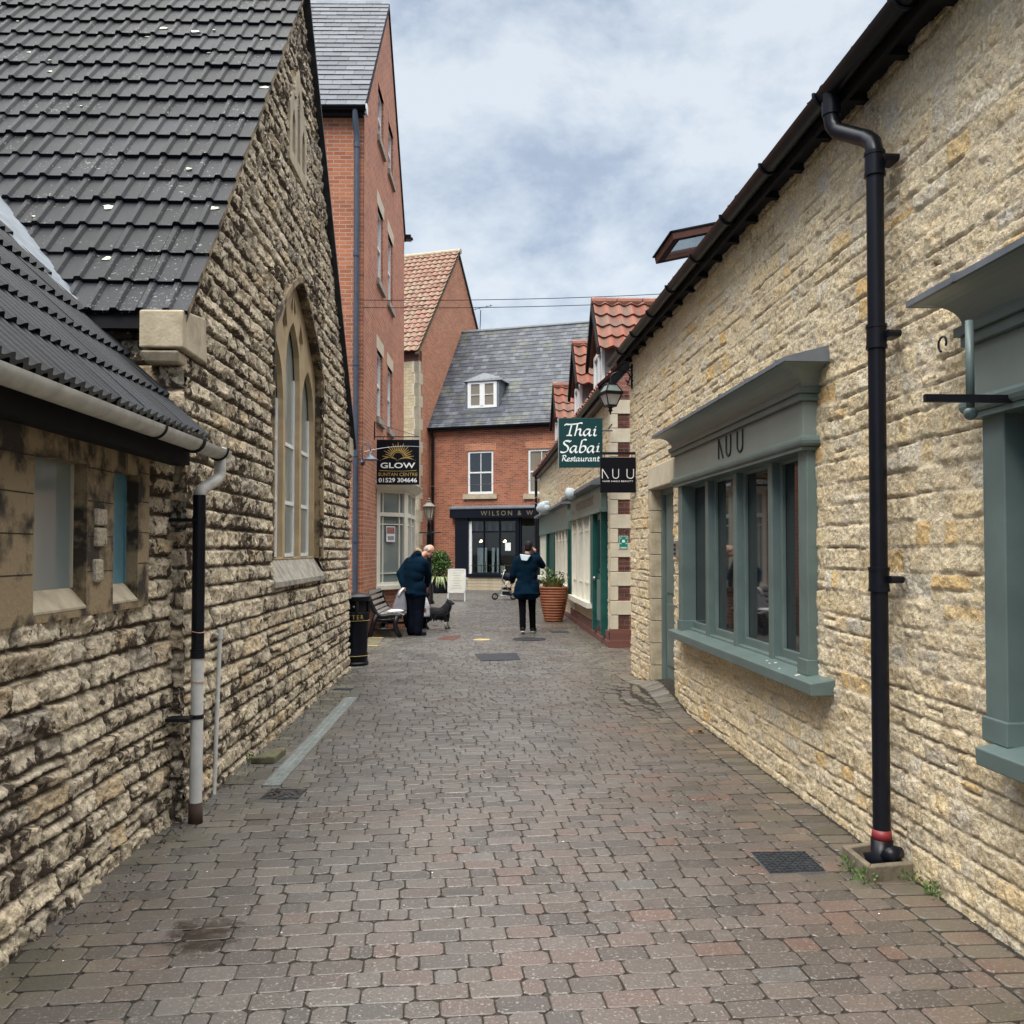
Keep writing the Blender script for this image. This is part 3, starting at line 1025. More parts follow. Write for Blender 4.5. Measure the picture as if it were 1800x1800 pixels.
def build_paving():
    """every block of the paving is cut and laid; rows run slightly askew across the alley"""
    rs = random.Random(3)
    vs = []; fs = []; rv = []
    a = rad(6.5)
    ca, sa = math.cos(a), math.sin(a)
    def leftlim(y):
        if y < 12.3: return -1.78 - .0317 * y - .15
        return -3.2 if y < 24 else -9
    def rightlim(y):
        if y < 11.9: return 2.22 - .0563 * y + .08
        if y < 15.0: return 4.5
        if y < 32: return 1.64 - .0397 * (y - 15.06) + .05
        return 9
    row = 0
    v = 1.1
    pitch = .1215
    while v < 40.5:
        near = v < 17
        ph = pitch
        u = -6.0 + rs.uniform(0, .2) if v > 11 else -3.2 + rs.uniform(0, .2)
        umax = 10 if v > 28 else 5.5
        while u < umax:
            y_row = v * ca + u * sa
            L = rs.choice([.195, .195, .195, .125, .125, .088])
            L0 = L
            if y_row < 11.8:      # cut the last block of the row against the course along the wall
                lim = (2.22 - .0563 * y_row - .218 + v * sa) / ca
                if u < lim < u + L: L = lim - u
                if L < .022: L = L0; u += L0; continue
            uc = u + L / 2; vc = v + ph / 2
            wob = .007 * math.sin(uc * .9 + vc * .4) + .0012 * math.sin(uc * 4.1 - vc * 2.3)
            vc2 = vc + wob
            x = uc * ca - vc2 * sa
            y = uc * sa + vc2 * ca
            # the soldier course against the right wall has its own blocks
            if leftlim(y) < x < rightlim(y) - (.298 if y < 11.8 else 0) and y > .9:
                gp = .0027
                hl, hv = L / 2 - gp, ph / 2 - gp
                tw = rs.uniform(-.007, .007)
                ct, st = math.cos(a + tw), math.sin(a + tw)
                c = .015 * rs.uniform(.5, 1.4)
                out8 = [(-hl + c, -hv), (hl - c, -hv), (hl, -hv + c), (hl, hv - c), (hl - c, hv), (-hl + c, hv), (-hl, hv - c), (-hl, -hv + c)]
                zt = rs.uniform(-.0022, .0022); tx, ty = rs.uniform(-.014, .014), rs.uniform(-.014, .014)
                b = len(vs)
                sunk = 0
                zz = ghump(x, y)
                for ring, (k, dz) in enumerate(((1.0, -.03), (1.0, -.0035), (.985, -.0012), (.93, 0))):
                    if not near and ring in (1,): continue
                    for (p, q) in out8:
                        jx = rs.uniform(-.0022, .0022) if ring == 1 else 0
                        pp = p * (k if ring < 2 else 1) - (math.copysign(.0012 if ring == 2 else .0034, p) if ring > 1 else 0) + jx
                        qq = q - (math.copysign(.0012 if ring == 2 else .0034, q) if ring > 1 else 0) + jx
                        X = x + pp * ct - qq * st; Y = y + pp * st + qq * ct
                        vs.append((X, Y, zz + dz + zt + sunk + (p * tx + q * ty)))
                nr = 4 if near else 3
                for rr in range(nr - 1):
                    for i in range(8):
                        fs.append((b + rr * 8 + i, b + rr * 8 + (i + 1) % 8, b + (rr + 1) * 8 + (i + 1) % 8, b + (rr + 1) * 8 + i))
                fs.append(tuple(b + (nr - 1) * 8 + i for i in range(8)))
                rv.extend([rs.random()] * (8 * nr))
            u += L0
        v += pitch
        row += 1
    # soldier course along the foot of the right wall
    s = 1.2
    while s < 11.8:
        L = rs.uniform(.115, .14)
        cpt = FR.pt(s + L / 2, 0, .115)
        b = len(vs); hl, hv = L / 2 - .007, .097
        zt = rs.uniform(-.002, .003)
        r = rs.random()
        for k, dz in ((0, -.03), (0, -.004), (.006, 0)):
            c = .016
            for (p, q) in [(-hl + c, -hv), (hl - c, -hv), (hl, -hv + c), (hl, hv - c), (hl - c, hv), (-hl + c, hv), (-hl, hv - c), (-hl, -hv + c)]:
                p2 = p - math.copysign(k, p); q2 = q - math.copysign(k, q)
                P = cpt + FR.d * p2 - FR.n * q2
                vs.append((P.x, P.y, ghump(P.x, P.y) + dz + zt))
        for rr in range(2):
            for i in range(8):
                fs.append((b + rr * 8 + i, b + rr * 8 + (i + 1) % 8, b + (rr + 1) * 8 + (i + 1) % 8, b + (rr + 1) * 8 + i))
        fs.append(tuple(b + 16 + i for i in range(8)))
        rv.extend([(.35 + .65 * r) if r > .3 else r] * 24)
        s += L
    me = bpy.data.meshes.new('paving')
    me.from_pydata(vs, [], fs)
    at = me.attributes.new('rnd', 'FLOAT', 'POINT')
    at.data.foreach_set('value', np.array(rv, np.float32))
    bm = bmesh.new(); bm.from_mesh(me)
    bmesh.ops.recalc_face_normals(bm, faces=bm.faces)
    bm.to_mesh(me); bm.free()
    o = link('pavement', me, None, 'paving_blocks')
    tag(o, kind='structure')
build_paving()
# sand and dirt between the blocks, following the same gentle rise
sv, yv = np.linspace(-9.5, 10, 196), np.linspace(.8, 41, 400)
SS, YY = np.meshgrid(sv, yv, indexing='ij')
zz = np.vectorize(ghump)(SS, YY) - .008
co = np.stack([SS, YY, zz], -1).reshape(-1, 3)
fs = [(i * 400 + j, (i + 1) * 400 + j, (i + 1) * 400 + j + 1, i * 400 + j + 1) for i in range(195) for j in range(399)]
m_ = MB(); m_.add([tuple(c) for c in co.tolist()], fs)
o = m_.build('joint_sand', 'mortar_joint', smooth=True)
tag(o, kind='structure')

# ------------------------------------------------------------------ LEFT: gabled stone building
GS0, GS1, GE, GSL = 5.40, 12.25, 3.05, 1.19      # gable from, to, eaves height, roof slope
GM = (GS0 + GS1) / 2
GA = GE + (GM - GS0) * GSL                       # apex
SP0, SP1, SPZ, SPT = 7.72, 10.06, 3.50, 4.23     # gothic window: jambs, springing, apex
SPM = (SP0 + SP1) / 2
def arch_z(s, w0, w1, zs, za):
    """height of a pointed arch at s"""
    m_ = (w0 + w1) / 2; h = (w1 - w0) / 2; r = za - zs
    x = np.abs(s - m_)
    if r < h:        # a low four centred head
        return za - r * np.clip(x / h, 0, 1) ** 1.4
    R = (h * h + r * r) / (2 * h)
    return zs + np.sqrt(np.clip(R * R - (x + R - h) ** 2, 0, None))
def in_gothic(S, Z, g_=.0):
    return (S > SP0 - g_) & (S < SP1 + g_) & (Z > 1.30) & (Z < arch_z(S, SP0 - g_, SP1 + g_, SPZ, SPT + g_ * 1.4))
TR0, TR1, TRZ0, TRZ1 = 8.22, 9.00, 5.18, 6.10
def keep_gable(S, Z):
    top = GE + np.minimum(S - GS0, GS1 - S) * GSL
    k = Z < top - .02
    k &= ~in_gothic(S, Z, -.01)
    k &= ~((S > TR0 + .06) & (S < TR1 - .06) & (Z > TRZ0 + .06) & (Z < TRZ1 - .25))
    return k
church = thing('stone_gable_building', 'tall rough stone building on the left with dark tiled gable and pointed gothic window', 'building', FL.pt(GM, 0, -3))
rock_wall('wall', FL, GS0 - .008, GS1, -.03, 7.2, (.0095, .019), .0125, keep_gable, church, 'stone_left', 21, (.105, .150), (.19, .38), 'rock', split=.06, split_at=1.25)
# the body of the building behind its stone skin
b = MB()
for (a, z_) in ((0, 0),):
    ring = [(GS0 + .03, -.05), (GS1 - .02, -.05), (GS1 - .02, GE - .08), (GM, GA - .12), (GS0 + .03, GE - .08)]
    b.prism([FL.pt(s, z, -.24) for s, z in ring], [FL.pt(s, z, -8.5) for s, z in ring])
b.fbox(FL, GS1 - .10, GS1 - .015, -.05, GE - .1, -.3, -.05)
b.fbox(FL, SP1 + .01, SP1 + .10, 1.2, 3.6, -.26, -.03)
o = b.build('inner_wall', 'dark_interior', church)
# near side wall under the eaves
FLs = Frame((FL.pt(GS0, 0).x, FL.pt(GS0, 0).y), (FL.pt(GS0, 0, -1).x, FL.pt(GS0, 0, -1).y), 1)
if FLs.n.y > 0: FLs.n = -FLs.n
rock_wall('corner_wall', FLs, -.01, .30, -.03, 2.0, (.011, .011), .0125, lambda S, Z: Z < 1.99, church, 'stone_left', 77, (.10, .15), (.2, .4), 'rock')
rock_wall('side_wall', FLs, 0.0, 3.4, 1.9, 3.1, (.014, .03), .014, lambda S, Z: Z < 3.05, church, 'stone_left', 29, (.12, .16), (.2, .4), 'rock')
b = MB(); b.fbox(FLs, 0.03, 8, -.02, 3.0, -.12, -.05)
b.build('side_backing', 'mortar_joint', church)
b = MB(); b.fbox(FLs, .02, 8, 2.90, 3.02, -.02, .10)
b.build('soffit', 'dark_wood', church)
# roof: big black interlocking tiles
def interlock(x):
    # a broad flat pan and a raised trapezoid roll
    if x < .60: return 0.0
    if x < .68: return .020 * (x - .60) / .08
    if x < .90: return .020
    return .020 * (1 - (x - .90) / .10)
pitch_v = Vector((-FL.n.x * 0, 0, 0)) + FL.d * 1.0 + Vector((0, 0, GSL))
roof_O = FL.pt(GS0 - .10, GE - .10 * GSL + .045, .05)
rl = math.hypot(GM - GS0 + .10, (GM - GS0 + .10) * GSL)
tile_roof('roof', roof_O, -FL.n, pitch_v, 8.4, rl, 'tile_black', church, .150, .315, interlock, lip=.030, seed=4, nper=10, tile_w=.30, jit=.0065, rise=.004)
b = MB()
far_O = FL.pt(GS1 + .06, GE - .02, .06)
far_T = FL.pt(GM, GA + .04, .06)
inn = -FL.n * 8.4
b.add([far_O, far_T, far_T + inn, far_O + inn, far_O - Vector((0, 0, .06)), far_T - Vector((0, 0, .06)), far_T + inn - Vector((0, 0, .06)), far_O + inn - Vector((0, 0, .06))],
      [(0, 1, 2, 3), (7, 6, 5, 4), (0, 4, 5, 1), (3, 2, 6, 7), (0, 3, 7, 4)])
b.build('far_roof', 'dark_tile', church)
b = MB()   # mortared verge under the tile ends, and sheathing below the tiles
for (sa, za, sb, zb) in ((GS0 - .08, GE - .06, GM, GA + .02),):
    b.prism([FL.pt(sa, za - .05, .035), FL.pt(sa, za + .015, .035), FL.pt(sb, zb + .015, .035), FL.pt(sb, zb - .06, .035)],
            [FL.pt(sa, za - .05, -.10), FL.pt(sa, za + .015, -.10), FL.pt(sb, zb + .015, -.10), FL.pt(sb, zb - .06, -.10)])
b.build('verge', 'ashlar_stained', church)
b = MB()
sa, za, sb, zb = GS0 - .06, GE - .055, GM, GA + .015
b.prism([FL.pt(sa, za, .0), FL.pt(sa, za + .03, .0), FL.pt(sb, zb + .03, .0), FL.pt(sb, zb, .0)],
        [FL.pt(sa, za, -8.4), FL.pt(sa, za + .03, -8.4), FL.pt(sb, zb + .03, -8.4), FL.pt(sb, zb, -8.4)])
b.build('roof_boarding', 'dark_wood', church)
# lichen rosettes on the tiles
rs = random.Random(5)
b = MB()
Ud, Vd = -FL.n, pitch_v.normalized()
Nd = Ud.cross(Vd)
if Nd.z < 0: Nd = -Nd
for i in range(34):
    u_, v_ = rs.uniform(.1, 3.6), rs.uniform(.3, 4.4)
    if (u_ / .15) % 1 > .5: u_ -= .07
    r_ = rs.uniform(.010, .030) if i > 12 else rs.uniform(.028, .046)
    frac = (v_ % .315) / .315
    c_ = roof_O + Ud * u_ + Vd * v_ + Nd * (.034 * (1 - frac) + .0125)
    n_ = 11
    ph_ = rs.random() * 6
    pts_ = [c_ + Ud * math.cos(k * math.tau / n_) * r_ * (1 + .35 * math.sin(k * 2.3 + ph_)) + Vd * math.sin(k * math.tau / n_) * r_ * (.55 + .2 * math.sin(k * 1.7 + ph_)) for k in range(n_)]
    b.add(pts_ + [p - Nd * .02 for p in pts_], [tuple(range(n_))] + [(k, (k + 1) % n_, n_ + (k + 1) % n_, n_ + k) for k in range(n_)])
tag(b.build('lichen', 'lichen', church), kind='stuff')
# kneeler stone at the near foot of the gable, with a roll moulding under it
b = MB()
b.hexa([FL.pt(5.26, 2.78, -.22), FL.pt(5.74, 2.78, -.10), FL.pt(5.74, 2.78, .034), FL.pt(5.26, 2.78, .034),
        FL.pt(5.26, 3.0, -.22), FL.pt(5.70, 3.08, -.10), FL.pt(5.70, 3.06, .034), FL.pt(5.26, 3.0, .034)])
b.build('kneeler', 'ashlar', church, bevel=.01)
b = MB()
b.hexa([FL.pt(5.30, 2.70, -.20), FL.pt(5.45, 2.70, -.20), FL.pt(5.45, 2.70, .0), FL.pt(5.30, 2.70, .0),
        FL.pt(5.265, 2.765, -.22), FL.pt(5.45, 2.765, -.20), FL.pt(5.45, 2.765, .004), FL.pt(5.265, 2.765, .008)])
b.build('kneeler_moulding', 'ashlar', church, bevel=.012)
b = MB()
b.fbox(FL, 11.95, 12.27, 2.86, 3.10, -.2, .03)
b.build('kneeler', 'ashlar', church, bevel=.01)

# gothic window
gw = MB()
def arch_pts(w0, w1, zs, za, n=14):
    ss = np.linspace(w0, w1, n * 2 + 1)
    return [(float(s), float(arch_z(np.array([s]), w0, w1, zs, za)[0])) for s in ss]
sillz = 1.52
outer = [(SP0, sillz), (SP0, SPZ)] + arch_pts(SP0, SP1, SPZ, SPT)[1:-1] + [(SP1, SPZ), (SP1, sillz)]
lw = (SP1 - SP0 - 2 * .08 - 2 * .10) / 3
lights = []
for k in range(3):
    a0 = SP0 + .08 + k * (lw + .10)
    zs, za = (3.02, 3.50) if k != 1 else (3.32, 3.84)
    lights.append([(a0, sillz + .0)] + [(a0, zs)] + arch_pts(a0, a0 + lw, zs, za, 7)[1:-1] + [(a0 + lw, zs), (a0 + lw, sillz + .0)])
holes = [[(p, q + (.012 if q <= sillz + .001 else 0)) for p, q in h] for h in lights]
eyes = []
for sg in (-1, 1):          # two pierced daggers beside the middle head
    ce = SPM + sg * (lw / 2 + .05)
    eyes.append([(ce + sg * .02, 3.60), (ce + .11, 3.74), (ce - sg * .03 + .01, 3.93), (ce - .11, 3.74)])
for sg in (-1, 1):
    eyes.append([(SPM + sg * .07, 3.90), (SPM + sg * .07 + .055, 3.96), (SPM + sg * .04, 4.10), (SPM + sg * .07 - .055, 3.96)])
# tracery plate: jambs, mullions and heads cut from one plane, set back in the wall
gw = wall_poly(FL, outer, holes + eyes, depth=.055, off=-.085, edge=.10)
gw_o = gw.build('window', 'ashlar_tan', church, bevel=.012)
for h in eyes:
    gl = MB(); gl.add([FL.pt(p, q, -.137) for p, q in h], [(0, 1, 2, 3)])
    gl.build('pane', 'glass_dark', gw_o)
for k, h in enumerate(lights):
    a0 = h[0][0]
    gl = MB(); gl.add([FL.pt(p, q, -.150) for p, q in h], [tuple(range(len(h)))])
    gl.build('pane', 'glass_sky' if k == 0 else 'glass_grey', gw_o)
    fr = MB()
    fr.fbox(FL, a0 + .0, a0 + .03, sillz, h[1][1], -.15, -.134)
    fr.fbox(FL, a0 + lw - .03, a0 + lw, sillz, h[1][1], -.15, -.134)
    for zz_ in (sillz + .02, 2.05, 2.62):
        fr.fbox(FL, a0 + .03, a0 + lw - .03, zz_, zz_ + .035, -.15, -.136)
    fr.build('glazing_bar', 'white_paint', gw_o)
# reveal ring from the wall face to the tracery and the hood of dressed stones
rv_ = MB()
pts_ = outer
n_ = len(pts_)
for (o0, o1) in ((.012, -.088),):
    rv_.add([FL.pt(a, z, o0) for a, z in pts_] + [FL.pt(a, z, o1) for a, z in pts_], [(i, i + 1, n_ + i + 1, n_ + i) for i in range(n_ - 1)])
sc_out = [(SPM + (a - SPM) * 1.0 + (-.035 if a < SPM - .001 else .035 if a > SPM + .001 else 0), z + (.0 if z < SPZ - .01 else .045)) for a, z in pts_]
rv_.add([FL.pt(a, z, .012) for a, z in pts_] + [FL.pt(a, z, .012) for a, z in sc_out], [(i, i + 1, n_ + i + 1, n_ + i) for i in range(n_ - 1)])
rv_.add([FL.pt(a, z, .012) for a, z in sc_out] + [FL.pt(a, z, -.05) for a, z in sc_out], [(i, i + 1, n_ + i + 1, n_ + i) for i in range(n_ - 1)])
rv_.build('surround', 'ashlar_stained', gw_o)
# sloping sill and apron
b = MB()
b.profile(FL, [(-.20, 1.28), (.03, 1.28), (.03, 1.33), (-.10, sillz + .012), (-.20, sillz + .012)], SP0 - .02, SP1 + .02)
b.build('sill', 'sill_stone', gw_o, bevel=.006)
# three small blind lancets high in the gable
b_out = [(TR0, TRZ0), (TR0, 5.72), (TR0 + .18, 5.92), (8.61, TRZ1 + .10), (TR1 - .18, 5.92), (TR1, 5.72), (TR1, TRZ0)]
hl = []
for k, (c_, zt) in enumerate(((8.385, 5.72), (8.61, 6.0), (8.835, 5.72))):
    a0, a1 = c_ - .062, c_ + .062
    hl.append([(a0, 5.30), (a0, zt - .10), ((a0 + a1) / 2, zt), (a1, zt - .10), (a1, 5.30)])
tw = wall_poly(FL, b_out, hl, depth=.12, off=.015, edge=.08)
two = tw.build('lancet_window', 'ashlar', church)
b = MB(); b.fbox(FL, TR0 + .03, TR1 - .03, TRZ0 + .03, 6.02, -.16, -.105)
b.build('pane', 'glass_dark', two)

# ------------------------------------------------------------------ LEFT: low annex in front of it
annex = thing('stone_annex', 'low stone annex with tiled lean roof, white plastic gutter and two narrow mullioned windows', 'building', FL.pt(3.5, 0, -2))
AO = -.07
AW = [(3.72, 4.215), (4.52, 4.84)]
def keep_annex(S, Z):
    k = (Z < 2.2)
    k &= ~((S > 3.36) & (S < 4.99) & (Z > 1.31) & (Z < 2.12))
    return k
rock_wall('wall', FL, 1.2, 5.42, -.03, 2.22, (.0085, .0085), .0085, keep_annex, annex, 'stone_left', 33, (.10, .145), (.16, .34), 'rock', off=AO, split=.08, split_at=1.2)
b = MB(); b.fbox(FL, 1.2, 5.36, -.05, 2.15, -4.4, AO - .30)
b.build('inner_wall', 'dark_interior', annex)
zt, zb_ = 2.11, 1.43
sr = wall_poly(FL, rect(3.35, 5.0, 1.30, 2.13), [rect(a, c, 1.34, zt - .11) for a, c in AW], depth=.09, off=AO + .016, edge=.1)
sr.c = 1
for z_ in (1.50, 1.665, 1.83, 1.985):
    for a_, c_ in ((3.36, AW[0][0] - .01), (AW[0][1] + .01, AW[1][0] - .01), (AW[1][1] + .01, 4.99)):
        sr.fbox(FL, a_, c_, z_ + (.03 if c_ > 4.6 else 0), z_ + .005 + (.03 if c_ > 4.6 else 0), AO + .01, AO + .0172)
for s_ in (4.02, 4.68):
    sr.fbox(FL, s_, s_ + .005, 2.0, 2.13, AO + .01, AO + .0172)
sr_o = sr.build('window_surround', ['ashlar_stained', 'mortar_joint'], annex)
for k, (a, c) in enumerate(AW):
    q = MB(); q.fbox(FL, a, c, 1.34, zt - .11, AO - .09, AO - .055)
    wo = q.build('window', 'glass_grey' if k == 0 else 'board_blue', annex, label=('grey green window of the annex' if k == 0 else 'blue boarded window of the annex'))
    q = MB(); q.profile(FL, [(AO - .06, 1.34), (AO + .018, 1.335), (AO + .018, 1.345), (AO - .056, zb_)], a + .001, c - .001)
    q.build('sill', 'ashlar', wo)
    q = MB(); q.fbox(FL, a, a + .02, 1.43, zt - .11, AO - .055, AO - .045)
    q.build('window_frame', 'ashlar_pale' if k == 0 else 'board_blue', wo)
    q = MB(); q.fbox(FL, c - .012, c, 1.43, zt - .11, AO - .055, AO - .045)
    q.build('window_frame', 'ashlar_pale' if k == 0 else 'board_blue', wo)
# rock faced infill stones in the pier between the windows
for (a0, a1, z0_, z1_) in ((4.29, 4.41, 1.72, 1.80), (4.29, 4.41, 1.62, 1.71), (4.28, 4.37, 1.45, 1.56)):
    q = MB(); q.fbox(FL, a0, a1, z0_, z1_, AO - .01, AO + .035)
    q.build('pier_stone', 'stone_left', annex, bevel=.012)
# annex roof
aV = (-FL.n + Vector((0, 0, 1.04)))
aO = FL.pt(1.0, 2.245, .125)
def roll(x):
    return .027 * (.5 + .5 * math.cos(math.tau * x)) ** 1.2
tile_roof('roof', aO, FL.d, aV, 4.36, 3.3, 'tile_annex', annex, .092, .33, roll, lip=.030, seed=9, nper=8, tile_w=.276, jit=.003, rise=.003)
q = MB()
e0, e1 = FL.pt(1.0, 2.235, .10), FL.pt(5.35, 2.235, .10)
up_ = aV.normalized() * 3.3
dn = Vector((0, 0, -.05))
q.hexa([e0 + dn, e1 + dn, e1 + up_ + dn, e0 + up_ + dn, e0, e1, e1 + up_, e0 + up_])
q.build('roof_boarding', 'dark_wood', annex)
q = MB(); q.fbox(FL, 1.0, 5.34, 2.10, 2.22, -.05, .055)
q.build('fascia', 'dark_wood', annex)
# lead flashing lapped from annex roof to the main roof
q = MB()
rs = random.Random(8)
pa, pb = [], []
for i in range(15):
    t_ = i / 14
    x_ = .66 + t_ * 1.25
    base = FL.pt(5.34, 2.245 + x_ * 1.04 + .05, .125 - x_)
    zz = base.z
    w_ = .028 + .012 * math.sin(i * 2.1) + rs.uniform(-.012, .012)
    pa.append(base - FL.d * (w_ + .02))
    s_main = GS0 - .10 + max(0, (zz + .05 - (GE - .10 * GSL + .045)) / GSL)
    pb.append(FL.pt(s_main + .02 + rs.uniform(0, .02), zz + .035, .125 - x_))
n_ = len(pa)
q.add(pa + pb + [p - Vector((0, 0, .008)) for p in pa + pb], [(i, i + 1, n_ + i + 1, n_ + i) for i in range(n_ - 1)] + [(2 * n_ + i, 3 * n_ + i, 3 * n_ + i + 1, 2 * n_ + i + 1) for i in range(n_ - 1)] + [(i, 2 * n_ + i, 2 * n_ + i + 1, i + 1) for i in range(n_ - 1)])
q.build('flashing', 'white_flashing', annex)
# gutter and downpipe
q = MB()
def half_gutter(F, s0, s1, zc, oc, r, mbx, n=12):
    rings = []
    for s in (s0, s1):
        ring = [F.pt(s, zc + r * math.sin(a), oc + r * math.cos(a)) for a in np.linspace(0, -math.pi, n)]
        ring += [F.pt(s, zc + (r - .006) * math.sin(a), oc + (r - .006) * math.cos(a)) for a in np.linspace(-math.pi, 0, n)]
        rings.append(ring)
    mbx.prism(rings[0], rings[1])
half_gutter(FL, 1.0, 5.62, 2.215, .165, .058, q)
gut = q.build('gutter', 'grey_plastic', annex, smooth=True)
gut.data.set_sharp_from_angle(angle=rad(35))
q = MB()
for s_ in (4.45, 5.05, 5.52):
    rg = [FL.pt(s_, 2.215 + .064 * math.sin(a), .165 + .064 * math.cos(a)) for a in np.linspace(.15, -math.pi - .15, 14)]
    q = MB(); q.tube(rg, .006, 6); q.build('gutter_clip', 'rubber', gut)
q = MB(); q.tube([FL.pt(5.05, 2.215 + .062 * math.sin(a), .165 + .062 * math.cos(a)) for a in np.linspace(.1, -math.pi - .1, 14)], .012, 6)
q.build('gutter_joint', 'rubber', gut)
q = MB()
q.tube([FL.pt(5.57, 2.20, .165), FL.pt(5.57, 2.09, .165), FL.pt(5.57, 2.06, .163), FL.pt(5.55, 2.035, .155), FL.pt(5.42, 1.965, .10), FL.pt(5.405, 1.945, .095), FL.pt(5.40, 1.90, .095)], .036, 14)
q.tube([FL.pt(5.62, 2.225, .165), FL.pt(5.66, 2.225, .165)], .02, 8)
q.build('downpipe_bend', 'grey_plastic', annex, smooth=True)
q = MB(); q.tube([FL.pt(5.40, 1.93, .095), FL.pt(5.40, .98, .092)], .037, 16); q.tube([FL.pt(5.40, 1.02, .092), FL.pt(5.40, .965, .092)], .042, 16)
q.tube([FL.pt(5.40, 1.80, .095), FL.pt(5.40, 1.765, .095)], .041, 16); q.fbox(FL, 5.33, 5.38, 1.77, 1.79, -.06, .09)
q.build('downpipe', 'black_plastic', annex, smooth=True, label='black upper length of the annex downpipe').data.set_sharp_from_angle(angle=rad(35))
q = MB(); q.tube([FL.pt(5.40, .99, .092), FL.pt(5.40, .40, .09), FL.pt(5.40, .10, .088)], .0365, 16)
q.build('downpipe', 'white_plastic', annex, smooth=True, label='dirty white lower length of the annex downpipe').data.set_sharp_from_angle(angle=rad(35))
q = MB(); q.tube([FL.pt(5.40, .12, .088), FL.pt(5.40, -.02, .088)], [.040, .042], 16)
q.build('pipe_socket', 'clay', annex, smooth=True)
q = MB(); q.tube([FL.pt(5.40, .635, .09), FL.pt(5.40, .61, .09)], .041, 16); q.fbox(FL, 5.27, 5.37, .612, .632, -.05, .085)
q.build('pipe_bracket', 'black_iron', annex)
for z_ in (1.12, .83):
    q = MB(); q.tube([FL.pt(5.40 + .0405 * math.cos(a), z_ + .004 * math.sin(a * 2), .092 + .0405 * math.sin(a)) for a in np.linspace(0, math.tau, 16)] + [FL.pt(5.52, z_ + .01, .0)], .003, 5)
    q.build('wire_tie', 'copper', annex)

# thin white standpipe next to it
q = MB()
bp = gr(376, 1396)
s_, _ = FL.sz(376, 1396)
q.tube([bp + Vector((0, 0, -.01)), bp + Vector((.012, .06, 1.04)), ], .0145, 12)
t_ = bp + Vector((.012, .06, 1.04))
q.tube([t_ + Vector((0, 0, -.03)), t_ + Vector((0, 0, .045))], .019, 12)
q.tube([t_, t_ + Vector((-.075, -.03, -.004))], .017, 12)
o = q.build('standpipe', 'white_plastic', smooth=True)
o.data.set_sharp_from_angle(angle=rad(35))
tag(o, 'thin white plastic standpipe with an elbow against the rough stone wall', 'pipe')

# ------------------------------------------------------------------ RIGHT: cream stone building
shop = thing('cream_stone_building', 'cream rubble stone building along the right side with teal shopfronts and a long black gutter', 'building', FR.pt(6, 0, -3))
RD0, RD1 = 9.53, 10.60          # doorway
RW0, RW1 = 5.70, 9.08           # shop window opening
def keep_right(S, Z):
    k = Z < 4.2
    k &= ~((S > RD0) & (S < RD1) & (Z < 2.31))
    k &= ~((S > RW0 + .04) & (S < RW1 - .04) & (Z > .80) & (Z < 2.60))
    k &= ~((S < 3.74) & (Z > .80) & (Z < 2.50))
    return k
rock_wall('wall', FR, 1.0, 11.95, -.03, 4.22, (.0075, .019), .0105, keep_right, shop, 'stone_right', 51, (.088, .150), (.13, .26), 'rubble', split=.12)
q = MB()
q.fbox(FR, 1.0, 11.93, -.05, 4.25, -5.5, -.50)
q.build('inner_wall', 'dark_interior', shop)
q = MB()
for (a, c) in ((.99, RW0 - 2.0), (3.78, RW0 + .02), (RW1 - .02, RD0 - .005), (RD1 + .01, 11.93)):
    q.fbox(FR, a, c, -.05, 4.2, -.5, -.045)
q.fbox(FR, RW0, RW1, -.05, .79, -.5, -.045)
q.fbox(FR, RW0, RW1, 2.6, 4.2, -.5, -.045)
q.fbox(FR, RD0 - .005, RD1 + .01, 2.32, 4.2, -.5, -.045)
q.build('wall_core', 'mortar_joint', shop)
q = MB(); q.fbox(FR, 11.90, 11.955, -.03, 4.2, -.6, -.012)
q.build('quoin_return', 'ashlar', shop)
q = MB(); q.fbox(FR, RD0 - .12, RD1 + .12, 2.31, 2.565, -.2, .022)
q.build('lintel', 'ashlar_pale', shop, bevel=.012)
for k in range(9):
    q = MB(); z_ = .02 + k * .256
    q.fbox(FR, RD1 - (.0 if k % 2 else .0), RD1 + .012, z_, z_ + .25, -.20, .004)
    q.fbox(FR, RD1 - .001, RD1 + (.10 if k % 2 else .17), z_, z_ + .25, -.03, .008)
    q.build('jamb_stone', 'ashlar', shop, bevel=.01)
q = MB(); q.fbox(FR, RD0, RD1, -.02, 2.31, -.20, -.15)
dr = q.build('door', 'teal_paint', shop)
q = MB()
for a, c in ((RD0, RD0 + .07), (RD1 - .07, RD1)):
    q.fbox(FR, a, c, .0, 2.31, -.15, -.11)
q.fbox(FR, RD0 + .07, RD1 - .07, 2.24, 2.31, -.15, -.11)
q.build('door_frame', 'teal_paint', dr, bevel=.004)
q = MB()
for (z0_, z1_) in ((.3, 1.0), (1.12, 2.1)):
    q.fbox(FR, RD0 + .18, RD1 - .18, z0_, z1_, -.15, -.135)
q.build('door_panel', 'teal_paint', dr, bevel=.008)
q = MB(); q.tube([FR.pt(RD0 + .13, 1.08, -.15), FR.pt(RD0 + .13, 1.08, -.10)], .012, 8); q.sphere(FR.pt(RD0 + .13, 1.08, -.09), .026)
q.build('handle', 'steel', dr, smooth=True)

